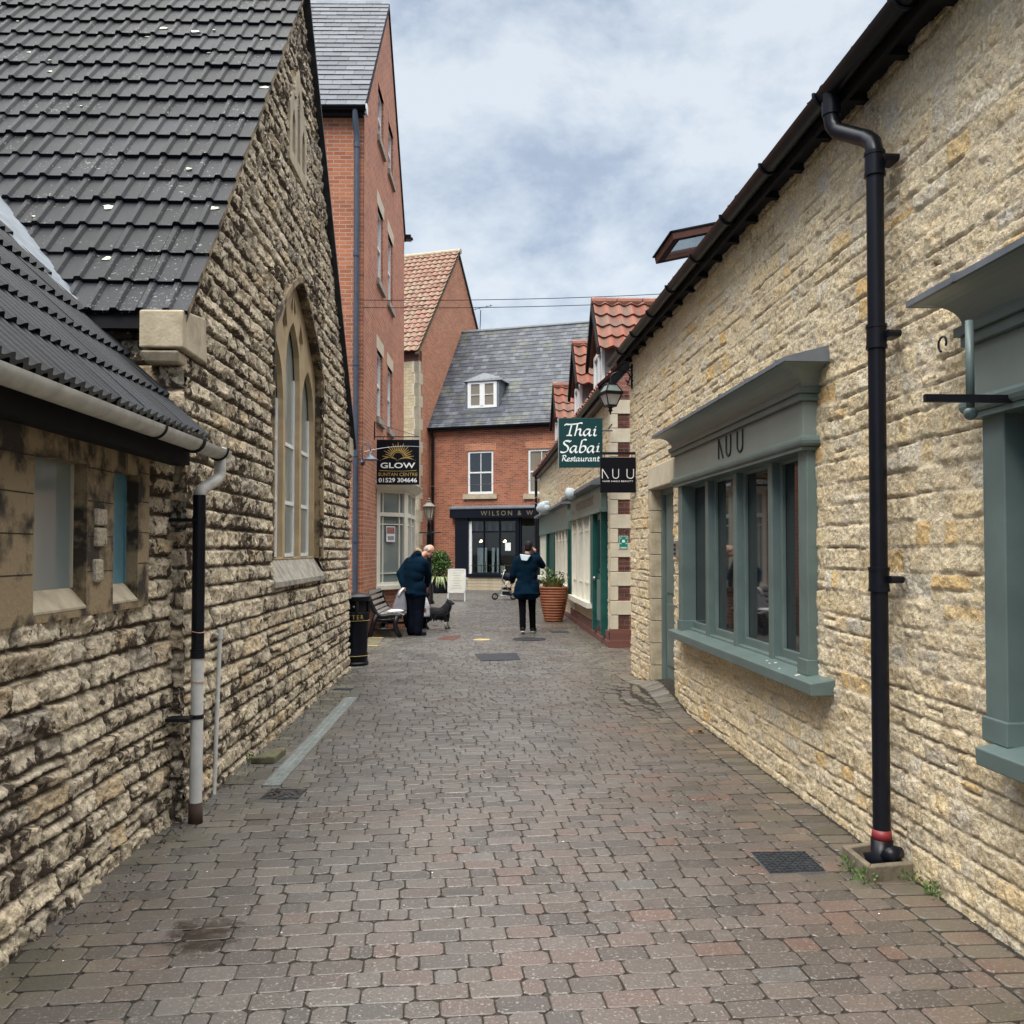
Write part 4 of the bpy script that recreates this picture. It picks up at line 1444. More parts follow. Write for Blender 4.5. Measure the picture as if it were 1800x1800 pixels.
def shopfront(F, s0, s1, parent, z_sill, z_head, nlights, label, far_end=True):
    """teal timber shopfront: sill, posts, fascia, roll and a coved cornice under a lead flashing"""
    P = 'teal_paint'
    q = MB(); q.fbox(F, s0 + .01, s1 - .01, z_sill - .02, z_head + .05, -.30, -.095)
    sf = q.build('shopfront', 'dark_interior', parent, label=label)
    lw_ = (s1 - s0) / nlights
    for k in range(nlights):
        a = s0 + k * lw_
        q = MB(); q.fbox(F, a + .04, a + lw_ - .04, z_sill, z_head, -.095, -.085)
        q.build('pane', 'glass_dark', sf)
        q = MB()     # casement round each light
        q.fbox(F, a + .04, a + .095, z_sill + .02, z_head, -.085, -.055)
        q.fbox(F, a + lw_ - .095, a + lw_ - .04, z_sill + .02, z_head, -.085, -.055)
        q.fbox(F, a + .095, a + lw_ - .095, z_sill + .02, z_sill + .09, -.085, -.055)
        q.fbox(F, a + .095, a + lw_ - .095, z_head - .07, z_head, -.085, -.055)
        q.build('window_frame', P, sf, bevel=.005)
    for k in range(nlights + 1):
        a = s0 + k * lw_
        wd, pr = (.075, .055) if k in (0, nlights) else (.045, .0)
        if k == 0: a += wd
        if k == nlights: a -= wd
        q = MB(); q.fbox(F, a - wd, a + wd, z_sill + .0, z_head + .02, -.085, pr)
        if k in (0, nlights): q.fbox(F, a - wd - .012, a + wd + .012, z_sill, z_sill + .10, -.12, pr + .012)
        q.build('mullion', P, sf, bevel=.006)
    q = MB(); q.profile(F, [(-.10, z_sill - .085), (.135, z_sill - .085), (.14, z_sill - .012), (-.02, z_sill + .012), (-.10, z_sill + .012)], s0 - .25, s1 + (.10 if far_end else -.06))
    q.fbox(F, s0, s1, z_sill + .005, z_sill + .03, -.10, -.01)
    q.build('sill', P, sf, bevel=.006)
    zf0, zf1 = z_head, z_head + .255
    q = MB(); q.fbox(F, s0 - .02, s1 + .02, zf0 - .0, zf1, -.13, .085)
    fo = q.build('fascia', 'sage_paint', sf, bevel=.004)
    ring = [(.05 + .052 * math.cos(a) * .8 + .03, zf0 + .005 + .038 * math.sin(a)) for a in np.linspace(0, math.tau, 14)[:-1]]
    q = MB(); q.tube([F.pt(s0 - .045, zf0 + .005, -.06), F.pt(s0 - .045, zf0 + .005, .092), F.pt(s1 + .045, zf0 + .005, .092), F.pt(s1 + .045, zf0 + .005, -.06)], .034, 12)
    q.fbox(F, s0 - .03, s1 + .03, zf0 - .052, zf0 - .03, -.1, .095)
    q.build('moulding', P, sf)
    # fillet then cove
    q = MB()
    q.fbox(F, s0 - .05, s1 + .05, zf1, zf1 + .045, -.1, .115)
    q.fbox(F, s0 - .07, s1 + .07, zf1 + .045, zf1 + .085, -.1, .135)
    q.build('cornice_fillet', P, sf, bevel=.004)
    cz0, cz1 = zf1 + .085, zf1 + .205
    prof = []
    for t in np.linspace(0, 1, 9):
        a = t * math.pi / 2
        prof.append((.105 + .155 * (1 - math.cos(a)), cz0 + (cz1 - cz0) * math.sin(a)))
    # the cove returns round both ends
    q = MB(); rings = []
    for o_, z_ in prof:
        ex = o_ - .105 + .06
        rings.append([F.pt(s0 - ex, z_, -.02), F.pt(s0 - ex, z_, o_), F.pt(s1 + ex * .8, z_, o_), F.pt(s1 + ex * .8, z_, -.02)])
    vs_ = [p for r in rings for p in r]
    fs_ = []
    for i in range(len(rings) - 1):
        for k in range(3):
            fs_.append((i * 4 + k, i * 4 + k + 1, (i + 1) * 4 + k + 1, (i + 1) * 4 + k))
    fs_.append(tuple(range(4))); fs_.append(tuple(range(len(vs_) - 4, len(vs_))))
    q.add(vs_, fs_)
    q.build('cornice', 'sage_paint', sf)
    q = MB()
    e = .24
    q.hexa([F.pt(s0 - e, cz1, -.0), F.pt(s1 + e * .8, cz1, -.0), F.pt(s1 + e * .8, cz1, .278), F.pt(s0 - e, cz1, .278),
            F.pt(s0 - e, cz1 + .10, -.0), F.pt(s1 + e * .8, cz1 + .10, -.0), F.pt(s1 + e * .8, cz1 + .026, .278), F.pt(s0 - e, cz1 + .026, .278)])
    s_ = s0 - .1
    while s_ < s1:
        q.hexa([F.pt(s_, cz1 + .0, .0), F.pt(s_ + .02, cz1, .0), F.pt(s_ + .02, cz1, .284), F.pt(s_, cz1, .284),
                F.pt(s_, cz1 + .108, .0), F.pt(s_ + .02, cz1 + .108, .0), F.pt(s_ + .02, cz1 + .034, .284), F.pt(s_, cz1 + .034, .284)])
        s_ += .62
    q.build('flashing', 'lead', sf)
    return sf, fo
sf1, fo1 = shopfront(FR, RW0, RW1, shop, .82, 2.28, 4, 'teal shopfront with four tall lights and a dark NU U name')
rs = random.Random(77)
q = MB()
for i in range(9):      # bird marks and chipped paint along the sill
    s_ = rs.choice([rs.uniform(5.7, 6.5), rs.uniform(5.7, 9.0)]); o_ = rs.uniform(.02, .11); r_ = rs.uniform(.004, .011)
    zc_ = .82 + .012 - .024 * (o_ + .02) / .16 + .0015
    q.add([FR.pt(s_ + math.cos(a) * r_ * (1.6 + .5 * math.sin(3 * a + i)), zc_ - .15 * math.sin(a) * r_ , o_ + math.sin(a) * r_) for a in np.linspace(0, math.tau, 9)[:-1]], [tuple(range(8))])
tag(q.build('paint_marks', 'cream_paint', sf1), kind='stuff')
# name on the fascia
q = MB()
so, _ = FR.sz(1284, 790, .086)
SR = Frame((0, 0), (0, 1), 1)
strokes = [[(0, 0), (0, 1)], [(0, 1), (.55, 0)], [(.95, 1), (.95, .35)] + arc(1.22, .30, .27, .30, 180, 360, 8) + [(1.49, 1)],
           [(2.25, 1), (2.25, .35)] + arc(2.55, .30, .30, .30, 180, 360, 8) + [(2.85, 1)]]
cpt = FR.pt(so, 2.355, .0875)
rgt = -FR.d
wl = .64
strokes_into(q, [[(x_ - 1.42, y_) for x_, y_ in p] for p in strokes], cpt, rgt, (0, 0, 1), pen=.075, ang=0, thin=.9, scale=.0)if False else None
q2 = MB()
for p in strokes:
    for (ax, ay), (bx, by) in zip(p[:-1], p[1:]):
        A = cpt + rgt * ((ax - 1.42) * .225) + Vector((0, 0, ay * .165))
        B = cpt + rgt * ((bx - 1.42) * .225) + Vector((0, 0, by * .165))
        q2.tube([A, B], .0085, 6)
q2.build('lettering', 'dark_lettering', sf1)
sf2, fo2 = shopfront(FR, 1.2, 3.78, shop, .82, 2.20, 3, 'second teal shopfront at the right edge', far_end=False)
q = MB(); q.tube([FR.pt(3.56, 2.50, .23), FR.pt(3.56, 2.16, .23)], .016, 10); q.sphere(FR.pt(3.56, 2.135, .23), .026)
q.build('pendant', 'teal_paint', sf2, smooth=True)
q = MB(); q.tube([FR.pt(3.66 + .03 * math.cos(a), 2.43 + .03 * math.sin(a), .285 + 0 * a) for a in np.linspace(-1.2, 3.6, 12)], .005, 6)
q.build('hook', 'black_iron', sf2)

# gutter, soffit, roof and downpipe
q = MB()
half_gutter(FR, .5, 12.35, 4.145, .190, .058, q)
g2 = q.build('gutter', 'black_plastic', shop, smooth=True)
g2.data.set_sharp_from_angle(angle=rad(35))
s_ = 3.2
while s_ < 12.3:
    q = MB(); q.tube([FR.pt(s_, 4.145 + .064 * math.sin(a), .190 + .064 * math.cos(a)) for a in np.linspace(.1, -math.pi - .1, 12)], .011, 6)
    s_ += .92
    q.build('gutter_clip', 'black_plastic', g2)
q = MB(); q.fbox(FR, .5, 12.15, 4.06, 4.20, .105, .132)
q.fbox(FR, .5, 12.12, 4.115, 4.135, -.05, .105)
s_ = .8
while s_ < 12.1:
    q.fbox(FR, s_, s_ + .055, 4.07, 4.115, -.06, .105)
    s_ += .46
q.build('eaves_boarding', 'dark_wood', shop)
def pan(x):
    return .022 * (.5 + .5 * math.cos(math.tau * x))
tile_roof('roof', FR.pt(.5, 4.195, .150), FR.d, (-FR.n + Vector((0, 0, .95))), 11.75, 6.2, 'tile_black', shop, .20, .30, pan, lip=.025, seed=19, nper=6, jit=.006)
sp_, _ = FR.sz(1545, 900, .11)
q = MB()
ps = 4.64
q.tube([FR.pt(4.95, 4.12, .19), FR.pt(4.95, 3.98, .19), FR.pt(4.945, 3.93, .185), FR.pt(4.92, 3.885, .17), FR.pt(4.88, 3.86, .155), FR.pt(4.70, 3.745, .108), FR.pt(4.65, 3.70, .10), FR.pt(ps - .01, 3.64, .10), FR.pt(ps - .01, 3.55, .10)], .044, 18)
q.tube([FR.pt(4.95, 4.06, .19), FR.pt(4.95, 3.985, .19)], .051, 18)
q.tube([FR.pt(ps - .01, 3.60, .10), FR.pt(ps - .01, .14, .10)], .043, 20)
for z_ in (3.58, 2.69, 1.455):
    q.tube([FR.pt(ps - .01, z_ + .06, .10), FR.pt(ps - .01, z_ - .06, .10)], .0495, 20)
    q.tube([FR.pt(ps - .01, z_ + .062, .10), FR.pt(ps - .01, z_ + .045, .10)], .053, 20)
    q.tube([FR.pt(ps - .01, z_ - .045, .10), FR.pt(ps - .01, z_ - .062, .10)], .053, 20)
    q.fbox(FR, ps - .10, ps - .01, z_ - .018, z_ + .018, .02, .075)
    q.tube([FR.pt(ps - .10, z_, .02), FR.pt(ps - .10, z_, .085)], .018, 8)
dp = q.build('downpipe', 'black_plastic', shop, smooth=True)
dp.data.set_sharp_from_angle(angle=rad(35))
q = MB(); q.tube([FR.pt(ps - .01, .200, .10), FR.pt(ps - .01, .150, .10)], [.046, .05], 18)
q.build('rubber_collar', 'red_band', dp, smooth=True)
q = MB(); q.tube([FR.pt(ps - .01, .15, .10), FR.pt(ps - .01, .05, .105), FR.pt(ps + .01, .02, .16)], [.055, .058, .058], 18)
q.tube([FR.pt(ps - .01, .085, .105), FR.pt(ps - .09, .085, .05)], .05, 12)
q.build('pipe_shoe', 'black_plastic', dp, smooth=True)

# open roof light standing up out of the roof
A, B = atY(1152, 455, 10.6), atY(1183, 408, 9.75)
A.z = B.z = 4.99
rl_ = thing('roof_window', 'open centre pivot roof light with brown frame standing up above the right hand gutter', 'roof window', (A + Vector((.6, 0, -.5))))
ax = (B - A); wlen = ax.length; ax.normalize()
ay = Vector((.97, .10, .22)).normalized()
ay = (ay - ax * ay.dot(ax)).normalized()
an = ax.cross(ay)
if an.z < 0: an = -an
Ls = 1.25
def sb(a0, a1, b0, b1, n0, n1, mbx):
    mbx.hexa([A + ax * p + ay * q_ + an * r_ for r_ in (n0, n1) for p, q_ in ((a0, b0), (a1, b0), (a1, b1), (a0, b1))])
q = MB()
t_ = .085
sb(0, t_, 0, Ls, -.03, .05, q); sb(wlen - t_, wlen, 0, Ls, -.03, .05, q); sb(t_, wlen - t_, 0, t_, -.03, .05, q); sb(t_, wlen - t_, Ls - t_, Ls, -.03, .05, q)
q.build('sash', 'brown_wood', rl_, bevel=.004)
q = MB(); sb(t_, wlen - t_, t_, Ls - t_, .0, .012, q)
q.build('pane', 'glass_clear', rl_)
q = MB(); sb(-.012, wlen + .012, -.02, .05, .05, .066, q); sb(-.012, .05, -.02, Ls, .05, .066, q); sb(wlen - .05, wlen + .012, -.02, Ls, .05, .066, q)
q.build('cover_flashing', 'dark_wood', rl_)
q = MB()
for e in (0.02, wlen - .05):
    p0 = A + ax * e + ay * (Ls * .42)
    q.tube([p0, p0 + Vector((.35, .0, -.35))], .02, 6)
q.build('hinge_arm', 'brown_wood', rl_)

# ------------------------------------------------------------------ windows for brick buildings
def sash(F, s0, s1, z0, z1, parent, off, bars=1, rails=(.5,), col='white_paint', glass='glass_dark', fr=.055, label=None, gb=.018, barz=True):
    q = MB()
    q.fbox(F, s0, s0 + fr, z0, z1, off, off + .05); q.fbox(F, s1 - fr, s1, z0, z1, off, off + .05)
    q.fbox(F, s0 + fr, s1 - fr, z0, z0 + fr * 1.2, off, off + .05); q.fbox(F, s0 + fr, s1 - fr, z1 - fr, z1, off, off + .05)
    for r in rails:
        zz = z0 + (z1 - z0) * r
        q.fbox(F, s0 + fr, s1 - fr, zz - .03, zz + .03, off, off + .045)
    for k in range(bars):
        ss = s0 + (s1 - s0) * (k + 1) / (bars + 1)
        q.fbox(F, ss - gb / 2, ss + gb / 2, z0 + fr, z1 - fr, off + .004, off + .03)
    o = q.build('window', col, parent, label=label)
    q = MB(); q.fbox(F, s0 + .01, s1 - .01, z0 + .01, z1 - .01, off - .02, off + .004)
    q.build('pane', glass, o)
    return o

# ------------------------------------------------------------------ tall brick building
tower = thing('tall_brick_building', 'tall red brick building with slate roof, gable windows and a cream bay window', 'building', FT.pt(3.3, 0, -3))
TE, TSL, TS1 = 9.66, 1.16, 6.62
tm = TS1 / 2
holes_t = []
for c0, c1 in ((1.78, 2.62), (3.42, 4.26)):
    holes_t += [rect(c0, c1, 10.02, 11.12), rect(c0, c1, 7.10, 8.62), rect(c0, c1, 4.30, 5.68)]
wb = wall_poly(FT, [(0, -.05), (TS1, -.05), (TS1, TE), (tm, TE + tm * TSL), (0, TE)], holes_t, depth=.13, edge=.02)
wb.build('wall', 'brick_tower', tower, uv=FT)
FTs = Frame((FT.pt(0, 0).x, FT.pt(0, 0).y), (FT.pt(0, 0, -1).x, FT.pt(0, 0, -1).y), 1)
if FTs.n.y > 0: FTs.n = -FTs.n
q = MB(); q.fbox(FTs, .0, 6, -.05, TE, -.02, .0)
q.build('front_wall', 'brick_tower', tower, uv=FTs)
q = MB(); q.fbox(FT, .05, TS1 - .02, -.05, TE - .1, -6, -.25)
q.prism([FT.pt(.3, TE - .1, -.25), FT.pt(TS1 - .3, TE - .1, -.25), FT.pt(tm, TE + tm * TSL - .4, -.25)], [FT.pt(.3, TE - .1, -6), FT.pt(TS1 - .3, TE - .1, -6), FT.pt(tm, TE + tm * TSL - .4, -6)])
q.build('inner_wall', 'dark_interior', tower)
for k, h in enumerate(holes_t):
    s0, s1, z0, z1 = h[0][0], h[1][0], h[0][1], h[2][1]
    wo = sash(FT, s0, s1, z0, z1, tower, -.10, bars=1, rails=(.52,), glass='glass_sky' if k % 3 else 'glass_grey')
    q = MB(); q.fbox(FT, s0 - .10, s1 + .10, z0 - .13, z0 + .0, -.1, .055)
    q.build('sill', 'sill_stone', wo)
    if z1 < 10:
        q = MB(); q.fbox(FT, s0 - .12, s1 + .12, z1, z1 + .27, -.1, .006)
        q.build('lintel', 'ashlar_pale', wo)
    else:
        q = MB(); q.fbox(FT, s0 - .08, s1 + .08, z1, z1 + .22, -.1, .005)
        q.build('lintel', 'brick_tower', wo, uv=FT)
tO = FT.pt(-.18, TE + .02, .04)
tV = FT.d + Vector((0, 0, TSL))
slate_roof('roof', tO, -FT.n, tV, 6.0, math.hypot(tm + .18, (tm + .18) * TSL), 'slate_pale', tower, w=.36, g=.225, seed=6)
q = MB()
q.prism([FT.pt(-.16, TE - .02, .03), FT.pt(tm, TE + tm * TSL + .18, .03), FT.pt(TS1 + .16, TE - .02, .03), FT.pt(TS1 + .1, TE - .12, .03), FT.pt(tm, TE + tm * TSL + .06, .03), FT.pt(-.1, TE - .12, .03)],
        [FT.pt(-.16, TE - .02, -6), FT.pt(tm, TE + tm * TSL + .18, -6), FT.pt(TS1 + .16, TE - .02, -6), FT.pt(TS1 + .1, TE - .12, -6), FT.pt(tm, TE + tm * TSL + .06, -6), FT.pt(-.1, TE - .12, -6)])
q.build('roof_verge', 'dark_wood', tower)
q = MB(); half_gutter(FTs, -.06, 6, TE + .0, .20, .07, q)
q.fbox(FTs, 0.0, 6, TE - .12, TE + .02, .0, .12)
q.build('gutter', 'black_plastic', tower)
q = MB(); q.fbox(FTs, -.07, -.03, TE - .10, TE + .08, .0, .14)
q.build('bargeboard_end', 'white_paint', tower)
q = MB()
q.tube([FTs.pt(.14, TE - .04, .18), FTs.pt(.14, TE - .25, .16), FTs.pt(.12, TE - .45, .09), FTs.pt(.12, TE - .6, .08)], .055, 12)
q.tube([FTs.pt(.12, TE - .5, .08), FTs.pt(.12, -.02, .08)], .050, 12)
for z_ in (9.0, 7.0, 5.0, 3.35, 1.8, .6):
    q.tube([FTs.pt(.12, z_ + .05, .08), FTs.pt(.12, z_ - .05, .08)], .060, 12)
q.build('downpipe', 'blue_pipe', tower, smooth=True).data.set_sharp_from_angle(angle=rad(35))
q = MB(); half_gutter(FTs, -.2, .05, TE + .02, -TS1 - .22, .06, q)
q.fbox(FT, TS1 + .05, TS1 + .26, TE - .06, TE + .06, -.3, .16)
q.build('gutter', 'black_plastic', tower)
# cream bay window
def bay_pt(k, z, o=0):
    c = [(1.83, 0), (2.42, .56), (4.05, .56), (4.64, 0)]
    return FT.pt(c[k][0], z, c[k][1] + o)
def seg_frame(a, b_):
    F_ = Frame((a.x, a.y), (b_.x, b_.y), 1)
    return F_
bay = MB()
ZB0, ZB1 = .90, 2.84
corners = [(1.83, 0), (2.42, .56), (4.05, .56), (4.64, 0)]
def grow(e):
    return [(1.83 - e * 1.4, -.0), (2.42 - e * .42, .56 + e), (4.05 + e * .42, .56 + e), (4.64 + e * 1.4, 0)]
bay.prism([FT.pt(s, ZB0 - .09, o) for s, o in grow(.05)], [FT.pt(s, ZB0, o) for s, o in grow(.05)])
bo = bay.build('bay_window', 'cream_paint', tower, bevel=.006)
q = MB(); q.prism([FT.pt(s, -.05, o) for s, o in grow(-.04)], [FT.pt(s, ZB0 - .09, o) for s, o in grow(-.04)])
q.build('bay_plinth', 'brick_tower', bo, uv=FT)
q = MB()
q.prism([FT.pt(s, ZB1, o) for s, o in grow(.03)], [FT.pt(s, ZB1 + .05, o) for s, o in grow(.10)])
q.prism([FT.pt(s, ZB1 + .05, o) for s, o in grow(.11)], [FT.pt(s, ZB1 + .12, o) for s, o in grow(.16)])
q.build('bay_cornice', 'cream_paint', bo)
q = MB(); q.prism([FT.pt(s, ZB1 + .12, o) for s, o in grow(.17)], [FT.pt(s, ZB1 + .20, o) for s, o in grow(.02)])
q.build('bay_roof', 'lead', bo)
for k in range(3):
    a, c = FT.pt(corners[k][0], 0, corners[k][1]), FT.pt(corners[k + 1][0], 0, corners[k + 1][1])
    F_ = Frame((a.x, a.y), (c.x, c.y), 1)
    ln = (c - a).length
    q = MB()
    q.fbox(F_, .0, .09, ZB0, ZB1, -.10, .0); q.fbox(F_, ln - .09, ln, ZB0, ZB1, -.10, .0)
    q.fbox(F_, .09, ln - .09, 2.30, 2.38, -.10, -.01)
    q.fbox(F_, .09, ln - .09, ZB0, ZB0 + .06, -.10, -.01); q.fbox(F_, .09, ln - .09, ZB1 - .06, ZB1, -.10, -.01)
    if k == 1:
        q.fbox(F_, ln / 2 - .04, ln / 2 + .04, ZB0, ZB1, -.10, -.005)
    for s_ in ((.19, ln - .19) if k != 1 else (.19, ln / 2 - .14, ln / 2 + .14, ln - .19)):
        q.fbox(F_, s_ - .012, s_ + .012, ZB0, ZB1, -.08, -.04)
    q.fbox(F_, .09, ln - .09, 1.13, 1.15, -.08, -.04); q.fbox(F_, .09, ln - .09, 2.13, 2.15, -.08, -.04)
    q.build('window_frame', 'cream_paint', bo)
    q = MB(); q.fbox(F_, .05, ln - .05, ZB0 + .02, ZB1 - .02, -.085, -.07)
    q.build('pane', 'glass_dark' if k else 'glass_grey', bo)
    if k == 0:
        q = MB(); q.fbox(F_, .27, .50, 1.78, 2.10, -.035, -.03)
        po = q.build('poster', 'paper', bo)
        q = MB(); q.fbox(F_, .285, .485, 1.95, 2.08, -.03, -.027)
        q.build('poster_picture', 'paper_red', po)
        q = MB(); q.fbox(F_, .31, .47, 1.82, 1.90, -.03, -.027)
        q.build('poster_text', 'glass_sky', po)
q = MB()
for i in range(12):
    z_ = .05 + i * .27
    q.fbox(FT, 5.5, 5.5 + (.30 if i % 2 else .18), z_, z_ + .26, -.05, .01)
q.build('quoins', 'ashlar_pale', tower)

# ------------------------------------------------------------------ pantiled gable building beyond
gab = thing('pantiled_brick_building', 'brick building with steep faded pantile roof and pale stone quoins, beyond the tall one', 'building', FG.pt(4, 0, -2))
GZ, GT = 9.9, 4.28
wb = wall_poly(FG, [(0, -.05), (GT * 2, -.05), (GT * 2, GZ), (GT, GZ + GT * 1.215), (0, GZ)], [], edge=.02)
wb.build('gable_wall', 'brick_gable', gab, uv=FG)
FGs = Frame((-3.80, 36.9), (-3.80 - .948, 36.9 + .319), 1)
if FGs.n.y > 0: FGs.n = -FGs.n
q = MB(); q.fbox(FGs, .0, 8, -.05, GZ - .55, -.3, .0)
q.build('stone_wall', 'rubble', gab, uv=FGs)
q = MB(); q.fbox(FGs, -.0, 8, GZ - .55, GZ - .12, -.3, .02)
q.build('fascia', 'fascia_brown', gab)
q = MB()
rs = random.Random(4)
for i in range(20):
    z_ = -.05 + i * .47
    w_ = .30 if i % 2 else .16
    q.fbox(FGs, -.012, w_, z_, z_ + .46, -.2, .012)
    q.fbox(FG, -.012, .12 + (.26 if i % 2 == 0 else 0), z_, z_ + .46, -.2, .014)
q.build('quoins', 'ashlar_pale', gab)
q = MB()
q.fbox(FG, .3, GT * 2 - .3, 0, GZ - .3, -8, -.3)
q.build('inner_wall', 'dark_interior', gab)
def ptile(x):
    return .048 * (.5 + .5 * math.cos(math.tau * x)) ** 1.25
gl_ = math.hypot(GT + .25, (GT + .25) * 1.215)
tile_roof('roof', FG.pt(-.25, GZ - .25 * 1.215 + .08, .10), -FG.n, FG.d + Vector((0, 0, 1.215)), 8.0, gl_, 'pantile_faded', gab, .27, .31, ptile, lip=.05, seed=3, nper=8, jit=.012, rise=.004)
q = MB()
q.prism([FG.pt(GT, GZ + GT * 1.215 + .04, .06), FG.pt(GT * 2 + .3, GZ - .25, .06), FG.pt(GT * 2 + .25, GZ - .38, .06), FG.pt(GT, GZ + GT * 1.215 - .10, .06)],
        [FG.pt(GT, GZ + GT * 1.215 + .04, -8), FG.pt(GT * 2 + .3, GZ - .25, -8), FG.pt(GT * 2 + .25, GZ - .38, -8), FG.pt(GT, GZ + GT * 1.215 - .10, -8)])
q.build('far_roof', 'dark_tile', gab)
q = MB(); q.prism([FG.pt(-.25, GZ - .30, .08), FG.pt(-.20, GZ - .36, .08), FG.pt(GT, GZ + GT * 1.215 - .06, .08), FG.pt(GT, GZ + GT * 1.215 + .02, .08)],
                  [FG.pt(-.25, GZ - .30, -.06), FG.pt(-.20, GZ - .36, -.06), FG.pt(GT, GZ + GT * 1.215 - .06, -.06), FG.pt(GT, GZ + GT * 1.215 + .02, -.06)])
q.build('verge', 'moss_stone', gab)
q = MB(); a = FG.pt(GT, GZ + GT * 1.215 + .06, .12); q.tube([a, a - FG.n * 8], .13, 10)
q.build('ridge_tiles', 'ashlar', gab)

# ------------------------------------------------------------------ slate roofed shop closing the view
end = thing('slate_roofed_shop', 'brick shop closing the alley with long slate roof, white dormer and navy shopfront', 'building', FS.pt(4, 0, -2))
EZ = 6.90
win = [(1.70, 2.82, 3.92, 5.70), (4.31, 5.43, 3.88, 5.69)]
wb = wall_poly(FS, [(-.0, -.05), (11, -.05), (11, EZ), (-.0, EZ)], [rect(*w_) for w_ in win] + [rect(1.80, 4.72, .16, 2.92)], depth=.12, edge=.02)
wb.build('wall', 'brick_shop', end, uv=FS)
q = MB(); q.fbox(FS, .05, 11, 0.0, EZ - .1, -6, -2.4); q.fbox(FS, 0.05, 11, 3.2, EZ - .1, -2.4, -.2)
q.build('inner_wall', 'dark_interior', end)
for k, (a, c, z0, z1) in enumerate(win):
    wo = sash(FS, a, c, z0, z1, end, -.09, bars=1, rails=(.50,), fr=.085, glass='glass_dark' if k == 0 else 'glass_curtain', gb=.03)
    q = MB(); q.fbox(FS, a - .18, c + .18, z0 - .20, z0 - .0, -.1, .09)
    q.build('sill', 'ashlar', wo)
    q = MB(); q.fbox(FS, a - .12, c + .12, z1 + .01, z1 + .30, -.05, .006)
    q.build('flat_arch', 'brick_gable', wo, uv=Frame((FS.p.x, FS.p.y), (FS.p.x + FS.d.x, FS.p.y + FS.d.y), 1))
eV = -FS.n + Vector((0, 0, 1.275))
rl3 = math.hypot(3.6 + .25, (3.85) * 1.275)
slate_roof('roof', FS.pt(-.15, EZ - .25 * 1.275 + .12, .25), FS.d, eV, 11.0, rl3, 'slate_dark', end, w=.30, g=.235, seed=12)
q = MB()
e0, e1 = FS.pt(-.12, EZ - .25 * 1.275 + .07, .22), FS.pt(11, EZ - .25 * 1.275 + .07, .22)
uu = eV.normalized() * (rl3 - .05)
bk = FS.n * -3.6
q.hexa([e0 + dn, e1 + dn, e1 + uu + dn, e0 + uu + dn, e0, e1, e1 + uu, e0 + uu])
t0_, t1_ = e0 + uu, e1 + uu
q.hexa([t0_ + dn, t1_ + dn, t1_ + bk - Vector((0, 0, 4.6)) + dn, t0_ + bk - Vector((0, 0, 4.6)) + dn, t0_, t1_, t1_ + bk - Vector((0, 0, 4.6)), t0_ + bk - Vector((0, 0, 4.6))])
q.build('roof_boarding', 'dark_wood', end)
q = MB(); q.tube([e0 + uu + Vector((0, 0, .04)), e1 + uu + Vector((0, 0, .04))], .10, 8)
q.build('ridge', 'lead', end)
q = MB(); q.tube([e0 + Vector((0, 0, .06)), e0 + uu + Vector((0, 0, .06))], .055, 6)
q.build('verge', 'lead', end)
q = MB(); half_gutter(FS, -.2, 11, EZ - .20, .28, .075, q); q.fbox(FS, 0, 11, EZ - .34, EZ - .10, 0, .2)
q.build('gutter', 'black_plastic', end)
q = MB(); q.tube([FS.pt(.17, EZ - .2, .26), FS.pt(.17, EZ - .6, .1), FS.pt(.17, -.02, .1)], .055, 8)
for z_ in (6.0, 4.2, 2.4):
    q.tube([FS.pt(.17, z_ + .05, .1), FS.pt(.17, z_ - .05, .1)], .07, 8)
q.build('downpipe', 'black_plastic', end)
# dormer
DO = -.35
d0, dz0 = FS.sz(822, 718, DO); d1, dz1 = FS.sz(873, 669, DO)
dorm = sash(FS, d0, d1, dz0, dz1, end, DO - .05, bars=0, rails=(), fr=.09, glass='glass_curtain', label='white dormer window in the slate roof')
dm = (d0 + d1) / 2
q = MB(); q.fbox(FS, dm - .06, dm + .06, dz0 + .05, dz1 - .05, DO - .05, DO)
for (a, c) in ((d0 + .09, dm - .06), (dm + .06, d1 - .09)):
    q.fbox(FS, a, a + .05, dz0 + .08, dz1 - .08, DO - .05, DO - .005); q.fbox(FS, c - .05, c, dz0 + .08, dz1 - .08, DO - .05, DO - .005)
    q.fbox(FS, a, c, (dz0 + dz1) / 2 - .012, (dz0 + dz1) / 2 + .012, DO - .045, DO - .01)
q.build('casement', 'white_paint', dorm)
q = MB()
q.fbox(FS, d0 - .12, d0 - .002, dz0 - .1, dz1 + .02, DO - 1.9, DO - .02); q.fbox(FS, d1 + .002, d1 + .10, dz0 - .1, dz1 + .02, DO - 1.9, DO - .02)
q.prism([FS.pt(d0 - .22, dz1 + .02, DO + .06), FS.pt(d1 + .24, dz1 + .02, DO + .06), FS.pt(d1 + .16, dz1 + .14, DO + .02), FS.pt(dm, dz1 + .42, DO - .25), FS.pt(d0 - .12, dz1 + .14, DO + .02)],
        [FS.pt(d0 - .22, dz1 + .02, DO - 2.2), FS.pt(d1 + .24, dz1 + .02, DO - 2.2), FS.pt(d1 + .16, dz1 + .14, DO - 2.2), FS.pt(dm, dz1 + .42, DO - 2.2), FS.pt(d0 - .12, dz1 + .14, DO - 2.2)])
q.fbox(FS, d0 - .35, d1 + .4, dz0 - .22, dz0 - .10, DO - .3, DO + .16)
q.build('dormer_cheek', 'lead', dorm)
